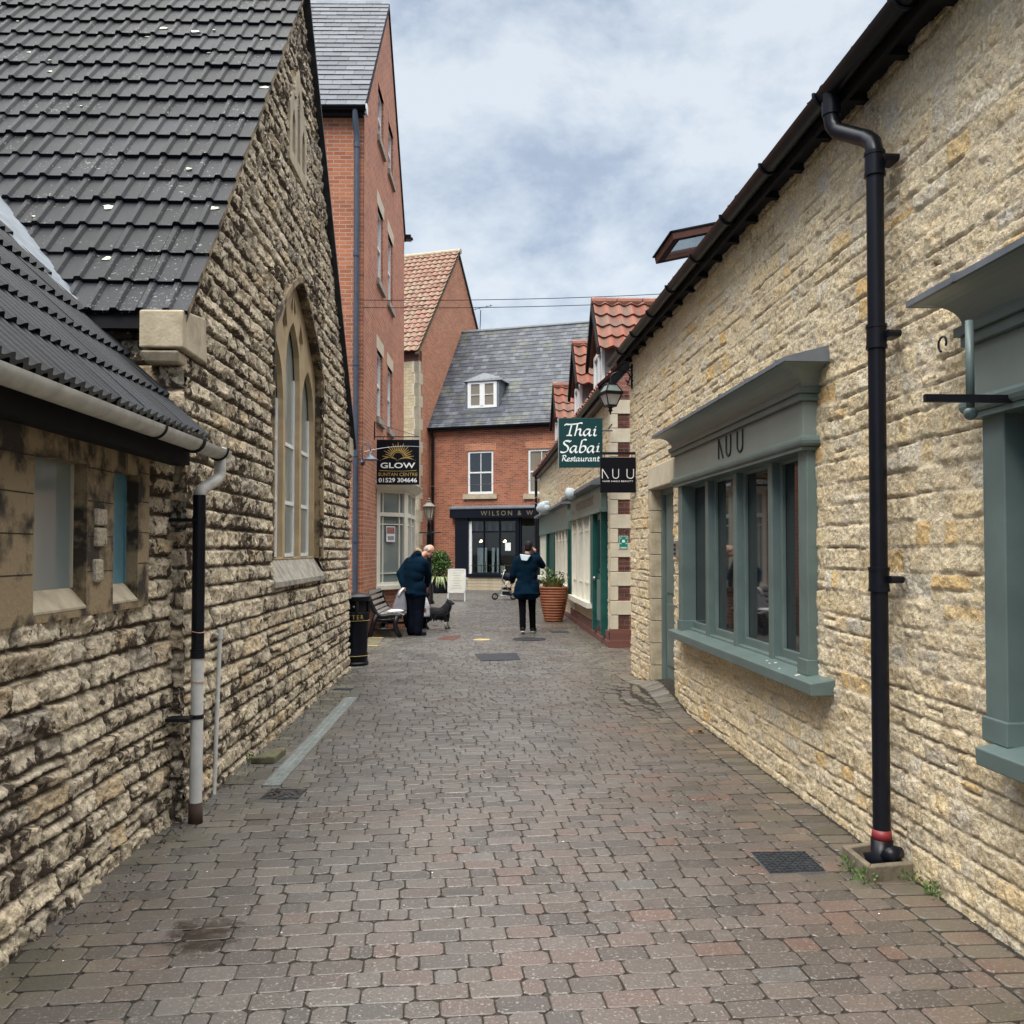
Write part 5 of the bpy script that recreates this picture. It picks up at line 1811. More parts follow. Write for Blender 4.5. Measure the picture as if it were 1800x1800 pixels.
# navy shopfront
q = MB()
q.fbox(FS, 1.02, 7.0, 2.93, 3.30, .0, .30)
q.fbox(FS, 1.22, 1.80, .15, 2.93, .0, .20)
q.fbox(FS, 3.82, 3.98, .15, 2.93, .0, .16); q.fbox(FS, 4.72, 7.0, .10, 2.93, .0, .16)
q.fbox(FS, 1.80, 3.82, .52, .66, .0, .26)
q.fbox(FS, 1.80, 3.82, 2.80, 2.93, .0, .14)
nf = q.build('navy_shopfront', 'navy_paint', end, bevel=.006)
q = MB(); q.prism([FS.pt(1.0, 3.30, 0), FS.pt(7, 3.30, 0), FS.pt(7, 3.30, .34), FS.pt(1.0, 3.30, .34)], [FS.pt(1.0, 3.44, 0), FS.pt(7, 3.44, 0), FS.pt(7, 3.35, .34), FS.pt(1.0, 3.35, .34)])
q.build('flashing', 'lead', nf)
q = MB()
q.fbox(FS, 1.80, 1.92, .66, 2.80, .02, .10)
q.build('white_post', 'white_paint', nf)
q = MB()
for s_ in (2.42, 3.10):
    q.fbox(FS, s_, s_ + .05, .66, 2.80, .03, .09)
q.fbox(FS, 1.92, 3.82, 2.34, 2.40, .03, .08)
q.fbox(FS, 3.98, 4.05, .15, 2.93, .0, .10)
q.build('mullions', 'navy_paint', nf)
q = MB(); q.fbox(FS, 1.92, 3.82, .66, 2.80, .03, .04); q.fbox(FS, 4.05, 4.72, .30, 2.60, .03, .04)
q.build('pane', 'glass_clear', nf)
q = MB(); q.fbox(FS, 1.8, 5.0, .10, .14, -2.3, .0); q.fbox(FS, 1.8, 5.0, .15, 2.93, -2.3, -2.2)
q.fbox(FS, 1.8, 5.0, 2.94, 3.0, -2.3, -.01)
q.build('shop_interior', 'room_wall', nf)
# display: pale drapes, posters, bulbs
q = MB()
for i in range(7):
    q.fbox(FS, 2.0 + i * .29, 2.12 + i * .29, 2.42, 2.74, -.15 - .02 * (i % 2), -.12)
q.build('blind', 'plaster_grey', nf)
q = MB(); q.fbox(FS, 1.98, 2.40, .70, 1.72, -.45, -.40); q.fbox(FS, 2.62, 2.74, .70, 1.72, -.45, -.40); q.fbox(FS, 2.84, 2.92, .70, 1.72, -.45, -.40)
q.build('display_board', 'light_lining', nf)
q = MB(); q.fbox(FS, 3.02, 3.30, .72, .98, -.1, -.06)
q.build('notice', 'flower_white', nf)
(na, nz0), (nb, nz1) = FS.sz(888, 968, .05), FS.sz(898, 954, .05)
q = MB(); q.fbox(FS, na, nb, nz0, nz1, .05, .056)
q.build('notice', 'paper', nf)
q = MB()
for (px, py) in ((846, 951), (888, 951)):
    s_, z_ = FS.sz(px, py, -.5)
    q.sphere(FS.pt(s_, z_, -.5), .055)
    q.sphere(FS.pt(s_ - .1, z_ - .03, -.6), .03)
q.build('bulb', 'bulb', nf)
q = MB()   # ironwork grille
for i in range(10):
    s_ = 2.0 + i * .19
    q.tube([FS.pt(s_, .62, .22), FS.pt(s_, 1.05 + .1 * (i % 2), .22)], .012, 4)
for z_ in (.70, 1.0):
    q.tube([FS.pt(1.95, z_, .22), FS.pt(3.75, z_, .22)], .012, 4)
q.build('railing', 'black_iron', nf)
for i in range(4):
    q = MB(); q.fbox(FS, 1.62 + .05, 4.0, .0 + i * .13, .12 + i * .13, .0, .20)
    q.build('stone_step', 'ashlar', nf)
q = MB(); q.fbox(FS, 1.24, 1.66, 0, .52, 0, .22); q.build('brick_pier', 'brick_red', nf, uv=FS)
# gilded name
q = MB()
ws0, ws1 = FS.sz(845, 903, .3)[0], FS.sz(937, 903, .3)[0]
text_into(q, 'WILSON & W', FS.pt((ws0 + ws1) / 2, 3.02, .30), FS.d, (0, 0, 1), .19, width=ws1 - ws0, depth=.006, spacing=1.5)
L_ = FS.pt(3.05, 3.02, .307)
q.build('lettering', 'dim_gold', nf)

# ------------------------------------------------------------------ restaurant building, right
res = thing('restaurant_building', 'stone and brick restaurant building with three pantiled dormers, green shopfronts and banded corner', 'building', FQ.pt(6, 0, -3))
QZ = 4.27
holes_q = []
def keep_res(S, Z):
    k = ~((S > .40) & (S < 5.52) & (Z > .50) & (Z < 2.75))
    k &= ~((S > .40) & (S < 1.75) & (Z < 2.75))
    k &= ~((S > 5.98) & (S < 15.45) & (Z > .60) & (Z < 2.70))
    k &= ~((S > 9.55) & (S < 12.35) & (Z < 2.70))
    return k
rock_wall('wall', FQ, .05, 17, -.03, QZ, (.022, .06), .018, keep_res, res, 'stone_right', 61, (.10, .16), (.14, .34), 'rubble', split=.15)
q = MB(); q.fbox(FQ, .0, 17, -.05, QZ - .02, -.3, -.035)
q.build('wall_core', 'mortar_joint', res)
FQs = Frame((FQ.pt(0, 0).x, FQ.pt(0, 0).y), (FQ.pt(0, 0, -1).x, FQ.pt(0, 0, -1).y), 1)
if FQs.n.y > 0: FQs.n = -FQs.n
wb = wall_poly(FQs, [(0, -.05), (7, -.05), (7, 7.6), (2.95, 7.6), (0, QZ)], [], edge=.02)
wb.build('end_wall', 'brick_red', res, uv=FQs)
q = MB(); q.fbox(FQ, .05, 16.9, 0, QZ - .1, -6, -.1)
q.prism([FQ.pt(.1, QZ - .15, -.2), FQ.pt(.1, QZ + 3.2, -3.2), FQ.pt(.1, QZ - .15, -6)], [FQ.pt(16.9, QZ - .15, -.2), FQ.pt(16.9, QZ + 3.2, -3.2), FQ.pt(16.9, QZ - .15, -6)])
q.build('inner_wall', 'dark_interior', res)
z_ = .30
i = 0
while z_ < QZ - .2:
    w_ = .42 if i % 2 else .115
    q = MB(); q.fbox(FQs, -.014, w_, z_ + .003, z_ + .232, -.1, .014)
    q.fbox(FQ, -.012, .30 if i % 2 == 0 else .12, z_ + .004, z_ + .231, -.1, .012)
    q.build('quoin', 'ashlar_pale', res, bevel=.006)
    z_ += .238; i += 1
q = MB(); q.fbox(FQs, -.04, 7, -.05, .12, -.1, .06); q.fbox(FQs, -.03, 7, .12, .30, -.1, .035); q.fbox(FQ, -.04, 17, -.05, .10, -.1, .05)
q.fbox(FQ, -.03, 6.2, .10, .26, -.1, .03)
q.build('plinth', 'brick_plinth', res, uv=FQs)
# eaves, gutter, roof
q = MB(); half_gutter(FQ, -.15, 17.4, QZ + .02, .18, .06, q); q.fbox(FQ, -.1, 17.2, QZ - .12, QZ + .04, 0, .12)
q.build('gutter', 'black_plastic', res)
tile_roof('roof', FQ.pt(-.12, QZ + .02, .18), FQ.d, -FQ.n + Vector((0, 0, 1.08)), 17.3, 4.6, 'pantile_red', res, .25, .31, ptile, lip=.04, seed=14, nper=6, jit=.01)
q = MB(); q.tube([FQ.pt(17.02, QZ, .12), FQ.pt(17.02, -.02, .10)], .05, 8); q.build('downpipe', 'black_plastic', res)
# dormers
for k, sd_ in enumerate((1.1, 4.38, 9.32)):
    FD = FQ
    zr, ze, zw = 6.02, 5.02, 4.42
    hw = .80
    near_s = sd_ - hw
    mid = sd_
    q = MB()
    q.prism([FQ.pt(mid - .62, zw, .02), FQ.pt(mid + .62, zw, .02), FQ.pt(mid + .62, ze + .10, .02), FQ.pt(mid, zr - .14, .02), FQ.pt(mid - .62, ze + .10, .02)],
            [FQ.pt(mid - .62, zw, -2.0), FQ.pt(mid + .62, zw, -2.0), FQ.pt(mid + .62, ze + .10, -2.0), FQ.pt(mid, zr - .14, -2.0), FQ.pt(mid - .62, ze + .10, -2.0)])
    dn_ = q.build('dormer', 'plaster_grey', res)
    wo = MB()
    wo.fbox(FQ, mid - .56, mid - .48, zw, ze + .12, .02, .07); wo.fbox(FQ, mid + .48, mid + .56, zw, ze + .12, .02, .07)
    wo.fbox(FQ, mid - .48, mid + .48, zw, zw + .09, .02, .07); wo.fbox(FQ, mid - .48, mid + .48, ze + .04, ze + .12, .02, .07); wo.fbox(FQ, mid - .04, mid + .04, zw, ze + .1, .02, .065)
    wo.build('window_frame', 'white_paint', dn_)
    q = MB(); q.fbox(FQ, mid - .5, mid + .5, zw + .05, ze + .05, .021, .03); q.build('pane', 'glass_sky', dn_)
    sl = (zr - ze) / hw
    V_ = FQ.d + Vector((0, 0, sl))
    tile_roof('dormer_roof', FQ.pt(mid - hw - .02, ze - .02, .16), -FQ.n, V_, 2.2, math.hypot(hw, zr - ze), 'pantile_red', dn_, .225, .30, ptile, lip=.045, seed=40 + k, nper=10, jit=.008, rise=.006)
    V2 = -FQ.d + Vector((0, 0, sl))
    tile_roof('dormer_roof', FQ.pt(mid + hw + .02, ze - .02, .16), -FQ.n, V2, 2.2, math.hypot(hw, zr - ze), 'pantile_red', dn_, .225, .30, ptile, lip=.045, seed=50 + k, nper=8, jit=.008, rise=.006)
    q = MB()
    for a_, b2 in ((0, .44), (.46, .90), (.92, 1.36), (1.38, 1.85)):
        q.tube([FQ.pt(mid, zr + .02, .18 - a_), FQ.pt(mid, zr + .02, .18 - b2)], .085, 10)
    q.build('ridge_tile', 'ridge_clay', dn_)
    q = MB()
    for sgn in (-1, 1):
        q.prism([FQ.pt(mid + sgn * (hw + .02), ze - .10, .19), FQ.pt(mid + sgn * (hw + .02), ze + .03, .19), FQ.pt(mid, zr + .02, .19), FQ.pt(mid, zr - .15, .19)],
                [FQ.pt(mid + sgn * (hw + .02), ze - .10, .13), FQ.pt(mid + sgn * (hw + .02), ze + .03, .13), FQ.pt(mid, zr + .02, .13), FQ.pt(mid, zr - .15, .13)])
    q.build('bargeboard', 'dark_wood', dn_)
# shopfront near the corner: fascia, cream windows and a green door
q = MB()
q.fbox(FQ, .45, 5.5, 2.32, 2.72, .0, .10); q.fbox(FQ, .40, 5.55, 2.26, 2.33, .0, .14)
g1 = q.build('green_shopfront', 'grey_green_paint', res, bevel=.005, label='grey green restaurant shopfront beside the banded corner')
q = MB(); q.prism([FQ.pt(.3, 2.72, 0), FQ.pt(5.6, 2.72, 0), FQ.pt(5.6, 2.72, .30), FQ.pt(.3, 2.72, .30)], [FQ.pt(.3, 2.92, 0), FQ.pt(5.6, 2.92, 0), FQ.pt(5.6, 2.78, .30), FQ.pt(.3, 2.78, .30)])
q.build('flashing', 'lead', g1)
for a_, c_, z_, o_ in ((.50, .62, .16, .10), (1.60, 1.72, .16, .10), (5.36, 5.48, .55, .10), (1.72, 2.10, .62, .085)):
    q = MB(); q.fbox(FQ, a_, c_, z_, 2.26, -.02, o_); q.build('pilaster', 'green_paint', g1, bevel=.005)
q = MB(); q.fbox(FQ, .62, 1.60, .16, 2.26, -.02, .03); q.build('door', 'green_paint', g1, bevel=.005)
q = MB(); q.fbox(FQ, .74, 1.48, 1.20, 2.15, .03, .04); q.build('pane', 'glass_dark', g1)
q = MB(); q.fbox(FQ, .74, 1.48, .35, 1.08, .03, .045); q.build('door_panel', 'grey_green_paint', g1, bevel=.01)
q = MB(); q.sphere(FQ.pt(1.52, 1.10, .08), .035); q.build('handle', 'steel', g1, smooth=True)
q = MB()
for s_ in (2.10, 3.18, 4.26, 5.30):
    q.fbox(FQ, s_, s_ + .09, .62, 2.26, .0, .09)
q.fbox(FQ, 2.0, 5.5, .52, .62, 0, .16)
for s_ in (2.6, 2.9, 3.7, 4.0, 4.75, 5.0):
    q.fbox(FQ, s_, s_ + .04, .62, 2.26, .02, .06)
for z_ in (.95, 1.98):
    q.fbox(FQ, 2.19, 5.30, z_, z_ + .03, .02, .055)
q.build('window_frame', 'cream_paint', g1)
q = MB(); q.fbox(FQ, 2.1, 5.36, .62, 2.26, .0, .02); q.build('pane', 'glass_curtain', g1)
q = MB(); text_into(q, 'restaurant', FQ.pt(2.9, 2.43, .10), -FQ.d, (0, 0, 1), .2, width=2.9, depth=.004, shear=.2); q.build('lettering', 'brown_lettering', g1)
# far shopfront
q = MB(); q.fbox(FQ, 6.0, 15.4, 2.10, 2.68, .0, .12)
g2_ = q.build('green_shopfront', 'grey_green_paint', res, bevel=.005, label='far green restaurant shopfront with cream windows')
q = MB(); q.prism([FQ.pt(5.9, 2.68, 0), FQ.pt(15.6, 2.68, 0), FQ.pt(15.6, 2.68, .28), FQ.pt(5.9, 2.68, .28)], [FQ.pt(5.9, 2.88, 0), FQ.pt(15.6, 2.88, 0), FQ.pt(15.6, 2.74, .28), FQ.pt(5.9, 2.74, .28)])
q.build('flashing', 'lead', g2_)
for a_, c_, z_, o_ in ((9.6, 9.8, .12, .13), (12.1, 12.3, .12, .13), (6.0, 6.12, .5, .11), (15.3, 15.42, .5, .11)):
    q = MB(); q.fbox(FQ, a_, c_, z_, 2.10, -.02, o_); q.build('pilaster', 'green_paint', g2_, bevel=.005)
q = MB(); q.fbox(FQ, 9.8, 12.1, .12, 2.10, -.02, .05); q.build('door', 'green_paint', g2_, bevel=.005)
q = MB()
for a, c in ((6.12, 9.6), (12.3, 15.3)):
    n_ = 4
    for i in range(n_ + 1):
        s_ = a + (c - a - .09) * i / n_
        q.fbox(FQ, s_, s_ + .09, .78, 2.10, 0, .09)
    q.fbox(FQ, a - .1, c + .1, .66, .78, 0, .17)
    q.fbox(FQ, a, c, 1.05, 1.08, 0, .05); q.fbox(FQ, a, c, 1.85, 1.88, 0, .05)
q.build('window_frame', 'cream_paint', g2_)
q = MB(); q.fbox(FQ, 6.1, 9.6, .78, 2.1, 0, .02); q.fbox(FQ, 12.3, 15.3, .78, 2.1, 0, .02); q.build('pane', 'glass_curtain', g2_)
q = MB(); q.fbox(FQ, -.02, .0, 0, 0.01, 0, 0.01)

# ------------------------------------------------------------------ hanging signs
XR, ZU = Vector((1, 0, 0)), Vector((0, 0, 1))
def board(name, label, cat, px0, py0, px1, py1, Y, m, wallF, barz_px=None, thick=.03):
    a, c = atY(px0, py1, Y), atY(px1, py0, Y)
    t = thing(name, label, cat, ((a.x + c.x) / 2, Y, a.z))
    q = MB(); q.box(a.x, c.x, Y - thick / 2, Y + thick / 2, a.z, c.z)
    bo_ = q.build('board', m, t, bevel=.004)
    return t, bo_, a, c
# suntan centre sign
Yg = 17.9
t, bo_, a, c = board('hanging_sign', 'square black hanging sign with a gold rising sun and the word GLOW', 'shop sign', 662, 773, 737, 852, Yg, 'sign_black', FT)
W_, H_ = c.x - a.x, c.z - a.z
cx_ = (a.x + c.x) / 2
yf = Yg - .016
q = MB()
def G(u, v): return Vector((a.x + W_ * u, yf, a.z + H_ * v))
scx, scy, sr_ = .505, .585, .115
for i in range(17):
    an_ = rad(8 + i * 164 / 16)
    r0, r1 = .165, (.375 if i % 2 == 0 else .32)
    p = Vector((math.cos(an_), 0, math.sin(an_)))
    s2 = Vector((-math.sin(an_), 0, math.cos(an_)))
    o_ = G(scx, scy)
    q.add([o_ + p * r0 * W_ - s2 * .011, o_ + p * r1 * W_ - s2 * .004 , o_ + p * r1 * W_ + s2 * .004, o_ + p * r0 * W_ + s2 * .011], [(0, 1, 2, 3)])
ring0 = arc(scx, scy, .145, .145, 5, 175, 14); ring1 = arc(scx, scy, .118, .118, 5, 175, 14)
q.add([G(*p) for p in ring0] + [G(*p) for p in ring1], [(i, i + 1, 16 + i - 1 + 0, 15 + i) for i in range(14)])
def band(f0, f1, u0, u1, n=14):
    A_ = [G(u0 + (u1 - u0) * i / n, f0(i / n)) for i in range(n + 1)]
    B_ = [G(u0 + (u1 - u0) * i / n, f1(i / n)) for i in range(n + 1)]
    q.add(A_ + B_, [(i, i + 1, n + 2 + i, n + 1 + i) for i in range(n)])
band(lambda x: .535 + .06 * math.sin(x * 3.1), lambda x: .525 + .10 * math.sin(x * 3.1), .08, .52)
band(lambda x: .535 + .05 * math.sin(x * 3.1), lambda x: .525 + .09 * math.sin(x * 3.1), .46, .92)
band(lambda x: .32 - .015 * math.sin(x * 3.1), lambda x: .308 - .012 * math.sin(x * 3.1), .06, .94)
q.build('gold_sun', 'sign_gold', bo_)
q = MB()
text_into(q, 'GLOW', G(.5, .365), XR, ZU, H_ * .125, width=W_ * .82, depth=.001, bold=.02)
for u0, u1 in ((.355, .505), (.10, .20)):
    pass
for u in (.09, .33, .53, .91):
    pass
text_into(q, '01529 304646', G(.5, .05), XR, ZU, H_ * .10, width=W_ * .90, depth=.001, bold=.018)
q.build('lettering', 'sign_white', bo_)
q = MB(); text_into(q, 'SUNTAN CENTRE', G(.5, .19), XR, ZU, H_ * .075, width=W_ * .92, depth=.001)
q.build('lettering', 'sign_gold', bo_)
q = MB()
wx = FT.pt(1.4, 0).x
q.tube([(wx - .02, Yg, c.z + .06), (c.x, Yg, c.z + .06)], .012, 6)
q.tube([(wx + .01, Yg, c.z + .0), (wx + .01, Yg, c.z + .36)], .014, 6)
q.tube([(wx + .01, Yg, c.z + .34), (c.x - .02, Yg, c.z + .07)], .005, 5)
for u in (.15, .85):
    q.tube([(a.x + W_ * u, Yg, c.z), (a.x + W_ * u, Yg, c.z + .06)], .006, 5)
q.build('bracket', 'black_iron', t)

# Thai restaurant sign: hung from the corner of the restaurant building
Yt = 14.55
t, bo_, a, c = board('hanging_sign', 'large dark green hanging sign reading Thai Sabai Restaurant', 'shop sign', 982, 735, 1059, 822, Yt, 'sign_green', FQ)
W_, H_ = c.x - a.x, c.z - a.z
yf = Yt - .016
def script_glyphs():
    g_ = {}
    g_['T'] = ([[(.02, .86), (.10, .97), (.30, .95), (.62, .99), (.80, 1.02)], [(.44, .96), (.36, .55), (.28, .06)], [(.14, .0), (.28, .03), (.42, .0)]], .58)
    g_['h'] = ([[(.20, 1.02), (.12, .5), (.03, 0)], [(.20, 1.02), (.36, 1.08), (.46, 1.06)], [(.08, .34), (.22, .52), (.34, .55), (.36, .44), (.32, .15), (.36, .02), (.46, .06)]], .50)
    g_['a'] = ([[(.42, .52), (.24, .54), (.08, .34), (.05, .12), (.14, .0), (.26, .12), (.40, .38), (.43, .54)], [(.43, .54), (.37, .14), (.41, .0), (.52, .06)]], .54)
    g_['i'] = ([[(.06, .44), (.18, .54), (.14, .28), (.11, .06), (.18, .0), (.26, .05)], [(.19, .72), (.24, .77)]], .28)
    g_['S'] = ([[(.52, .92), (.42, 1.0), (.24, .98), (.16, .84), (.22, .68), (.38, .52), (.42, .30), (.32, .08), (.12, .0), (-.04, .04)], [(.30, .99), (.52, .95), (.62, 1.0)]], .50)
    g_['b'] = ([[(.24, 1.02), (.14, .5), (.09, .08), (.20, .0), (.36, .10), (.46, .32), (.42, .52), (.28, .54), (.15, .38)], [(.24, 1.02), (.38, 1.10), (.50, 1.08)]], .52)
    g_['R'] = ([[(.22, .95), (.14, .5), (.06, 0)], [(.02, .84), (.16, .98), (.40, 1.0), (.50, .84), (.42, .62), (.18, .50)], [(.26, .50), (.42, .14), (.60, .0)]], .58)
    g_['e'] = ([[(.10, .28), (.32, .34), (.36, .48), (.24, .55), (.10, .38), (.08, .12), (.20, .0), (.38, .10)]], .40)
    g_['s'] = ([[(.34, .50), (.22, .56), (.14, .44), (.26, .28), (.26, .10), (.12, .0), (.02, .06)]], .36)
    g_['t'] = ([[(.22, .80), (.14, .4), (.12, .08), (.20, .0), (.30, .06)], [(.04, .54), (.34, .56)]], .32)
    g_['u'] = ([[(.06, .46), (.16, .54), (.11, .2), (.16, .02), (.30, .10), (.42, .40)], [(.45, .54), (.38, .14), (.42, .0), (.52, .06)]], .54)
    g_['r'] = ([[(.06, .46), (.16, .54), (.10, .0)], [(.12, .30), (.26, .52), (.38, .52)]], .38)
    g_['n'] = ([[(.06, .46), (.16, .54), (.09, .0)], [(.12, .30), (.26, .52), (.36, .54), (.38, .42), (.33, .12), (.38, .0), (.48, .06)]], .54)
    return g_
GL = script_glyphs()
def script(mbx, word, cxu, vbase, height, width, pen):
    tot = sum(GL[ch][1] for ch in word)
    kx = width * W_ / tot
    kz = height * H_
    xx = a.x + W_ * cxu - width * W_ / 2
    for ch in word:
        for pl in GL[ch][0]:
            # smooth the stroke
            P = [(xx + p[0] * kx, p[1] * kz) for p in pl]
            if len(P) > 2:
                S_ = []
                for i in range(len(P) - 1):
                    p0 = P[max(i - 1, 0)]; p1 = P[i]; p2 = P[i + 1]; p3 = P[min(i + 2, len(P) - 1)]
                    for tt in (0, .25, .5, .75):
                        f_ = lambda A, B, C_, D_: .5 * (2 * B + (C_ - A) * tt + (2 * A - 5 * B + 4 * C_ - D_) * tt ** 2 + (3 * B - A - 3 * C_ + D_) * tt ** 3)
                        S_.append((f_(p0[0], p1[0], p2[0], p3[0]), f_(p0[1], p1[1], p2[1], p3[1])))
                S_.append(P[-1]); P = S_
            strokes_into(mbx, [P], Vector((0, yf, a.z + H_ * vbase)), XR, ZU, pen=pen, ang=38, thin=.28, depth=.001)
        xx += GL[ch][1] * kx
q = MB()
script(q, 'Thai', .50, .645, .235, .74, .030)
script(q, 'Sabai', .50, .305, .235, .88, .030)
script(q, 'Restaurant', .50, .13, .115, .86, .017)
q.build('lettering', 'sign_white', bo_)
q = MB(); q.box(a.x - .008, a.x + .004, Yt - .018, Yt + .018, a.z, c.z); q.build('edge_trim', 'steel', bo_)
q = MB()
zb = atY(1020, 757, Yt).z
q.tube([(c.x, Yt, zb), (c.x + .16, Yt, zb)], .012, 6); q.tube([(c.x, Yt, a.z + .05), (c.x + .16, Yt, a.z + .05)], .012, 6)
q.tube([(c.x + .15, Yt, zb + .1), (c.x + .15, Yt + .5, zb + .1)], .012, 6)
q.build('bracket', 'black_iron', t)

# NU U hanging sign, on the far end of the cream wall
Yn = 11.55
t, bo_, a, c = board('hanging_sign', 'small square black hanging sign reading NU U under an iron bar', 'shop sign', 1055, 804, 1117, 866, Yn, 'sign_black', FR)
W_, H_ = c.x - a.x, c.z - a.z
yf = Yn - .016
q = MB()
for p in strokes:
    for (ax_, ay_), (bx_, by_) in zip(p[:-1], p[1:]):
        q.tube([(a.x + W_ * (.06 + ax_ / 2.85 * .88), yf, a.z + H_ * (.40 + ay_ * .27)), (a.x + W_ * (.06 + bx_ / 2.85 * .88), yf, a.z + H_ * (.40 + by_ * .27))], .0055, 5)
text_into(q, 'HAIR NAILS BEAUTY', Vector((a.x + W_ * .5, yf, a.z + H_ * .30)), XR, ZU, H_ * .045, width=W_ * .86, depth=.001)
q.build('lettering', 'paper', bo_)
q = MB()
z0_ = atY(1085, 797, Yn).z
x0_ = atY(1044, 797, Yn).x
wxr = FR.pt(Yn, 0).x + .06
q.box(x0_, wxr, Yn - .012, Yn + .012, z0_ - .016, z0_ + .016)
q.box(wxr - .035, wxr - .015, Yn - .02, Yn + .02, z0_ - .13, z0_ + .06)
for u in (.12, .9):
    q.tube([(a.x + W_ * u, Yn, c.z), (a.x + W_ * u, Yn, z0_)], .006, 5)
q.tube([(c.x, Yn, a.z + .06), (wxr, Yn, a.z + .06)], .005, 5)
q.build('bracket', 'black_iron', t)

# green safety sign on the banded corner
sa_, sz0 = FQs.sz(1088, 965, .02); sb_, sz1 = FQs.sz(1104, 942, .02)
t = thing('safety_sign', 'small green and white assembly point sign on the banded brick corner', 'sign', FQs.pt((sa_ + sb_) / 2, sz0, .02))
q = MB(); q.fbox(FQs, sa_, sb_, sz0, sz1, .016, .022); p0 = q.build('panel', 'sign_white', t)
q = MB(); q.fbox(FQs, sa_ + .006, sb_ - .006, sz0 + .006, sz1 - .006, .0225, .0235); q.build('field', 'sign_safety', p0)
q = MB()
mx_, mz_ = (sa_ + sb_) / 2, sz0 + (sz1 - sz0) * .62
for dx_ in (-1, 1):
    for dz_ in (-1, 1):
        x1, z1_ = mx_ + dx_ * .052, mz_ + dz_ * .052
        q.add([FQs.pt(x1, z1_, .0245), FQs.pt(x1 - dx_ * .022, z1_, .0245), FQs.pt(x1, z1_ - dz_ * .022, .0245)], [(0, 1, 2)])
for (x_, r_) in ((-.016, .008), (0, .010), (.016, .008)):
    q.sphere(FQs.pt(mx_ + x_, mz_ + .010, .024), (r_, .002, r_), 8, 5)
    q.fbox(FQs, mx_ + x_ - r_, mx_ + x_ + r_, mz_ - .026, mz_ + .0, .0235, .0245)
q.fbox(FQs, sa_ + .02, sb_ - .02, sz0 + .022, sz0 + .030, .0235, .0245); q.fbox(FQs, sa_ + .035, sb_ - .035, sz0 + .012, sz0 + .017, .0235, .0245)
q.build('symbol', 'sign_white', p0)
# door entry keypad
s_, z_ = FR.sz(1187, 965, .03)
t = thing('door_entry_panel', 'small steel door entry panel on the stone beside the teal door', 'entry panel', FR.pt(s_, z_ - .08, .03))
q = MB(); q.fbox(FR, s_ - .055, s_ + .055, z_ - .085, z_ + .085, .0, .035); p0 = q.build('panel', 'steel', t, bevel=.005)
for i in range(3):
    q = MB(); q.fbox(FR, s_ - .035, s_ + .035, z_ - .065 + i * .045, z_ - .035 + i * .045, .035, .041); q.build('button', 'dark_lettering', p0)
# bare sign bracket at the right edge
q = MB(); q.fbox(FR, 3.50, 3.52, 2.17, 2.20, -.02, .44); q.fbox(FR, 3.49, 3.53, 2.10, 2.26, .02, .035)
tag(q.build('sign_bracket', 'black_iron'), 'bare black iron bar sticking out of the wall at the right edge', 'bracket')

# ------------------------------------------------------------------ lamps
Yl = 11.75
cc = atY(1073, 700, Yl)
t = thing('wall_lantern', 'black four sided lantern on a scrolled iron wall bracket', 'lantern', cc - Vector((0, 0, .2)))
def z_at(py): return atY(1073, py, Yl).z
zt_, zc_, zm_, zb_ = z_at(676), z_at(690), z_at(694), z_at(713)
def sq(r, z, tw=0.35): return [(cc.x + math.cos(tw + k * math.pi / 2 + math.pi / 4) * r, cc.y + math.sin(tw + k * math.pi / 2 + math.pi / 4) * r, z) for k in range(4)]
q = MB()
def bars(r0, z0_, r1, z1_, rr=.007):
    A_, B_ = sq(r0, z0_), sq(r1, z1_)
    for k in range(4):
        q.tube([A_[k], B_[k]], rr, 5)
        q.tube([A_[k], A_[(k + 1) % 4]], rr, 5); q.tube([B_[k], B_[(k + 1) % 4]], rr, 5)
bars(.085, zb_, .155, zm_, .008); bars(.165, zc_, .085, zt_, .007)
q.prism(sq(.17, zm_), sq(.178, zc_)); q.prism(sq(.088, zt_), sq(.07, zt_ + .02))
q.prism(sq(.09, zb_ - .018), sq(.09, zb_))
q.lathe((cc.x, cc.y, zb_ - .12), [(.004, 0), (.012, .03), (.018, .045), (.035, .06), (.018, .072), (.03, .10)], 10)
fr_ = q.build('lantern_frame', 'black_iron', t)
q = MB(); q.prism(sq(.076, zb_ + .005), sq(.145, zm_ - .005)); q.build('pane', 'lantern_glass', fr_)
q = MB(); q.prism(sq(.150, zc_ + .006), sq(.075, zt_ - .004)); q.build('pane', 'glass_grey', fr_)
q = MB()
wx = FR.pt(Yl + .1, 0).x
arm = [(cc.x, Yl, zt_), (cc.x, Yl, zt_ + .06)] + [(cc.x + .10 - .10 * math.cos(a_), Yl, zt_ + .06 + .10 * math.sin(a_)) for a_ in np.linspace(0, math.pi / 2, 8)] + [(wx - .05, Yl, zt_ + .165), (wx - .02, Yl, zt_ + .10), (wx - .045, Yl, zt_ + .02), (wx - .08, Yl, zt_ + .06)]
q.tube(arm, .011, 8)
q.tube([(wx - .02 + .035 * math.cos(a_) * (1 - a_ / 14), Yl, zt_ + .20 + .035 * math.sin(a_) * (1 - a_ / 14)) for a_ in np.linspace(0, 8, 24)], .009, 6)
q.prism([(wx - .012, Yl - .03, zt_ - .05), (wx - .012, Yl + .03, zt_ - .05), (wx - .012, Yl + .035, zt_ + .22), (wx - .012, Yl, zt_ + .27), (wx - .012, Yl - .035, zt_ + .22)],
        [(wx + .03, Yl - .03, zt_ - .05), (wx + .03, Yl + .03, zt_ - .05), (wx + .03, Yl + .035, zt_ + .22), (wx + .03, Yl, zt_ + .27), (wx + .03, Yl - .035, zt_ + .22)])
q.tube([(wx - .02, Yl, zt_ - .02), (wx - .06, Yl, zt_ + .0), (wx - .05, Yl, zt_ + .05)], .008, 6)
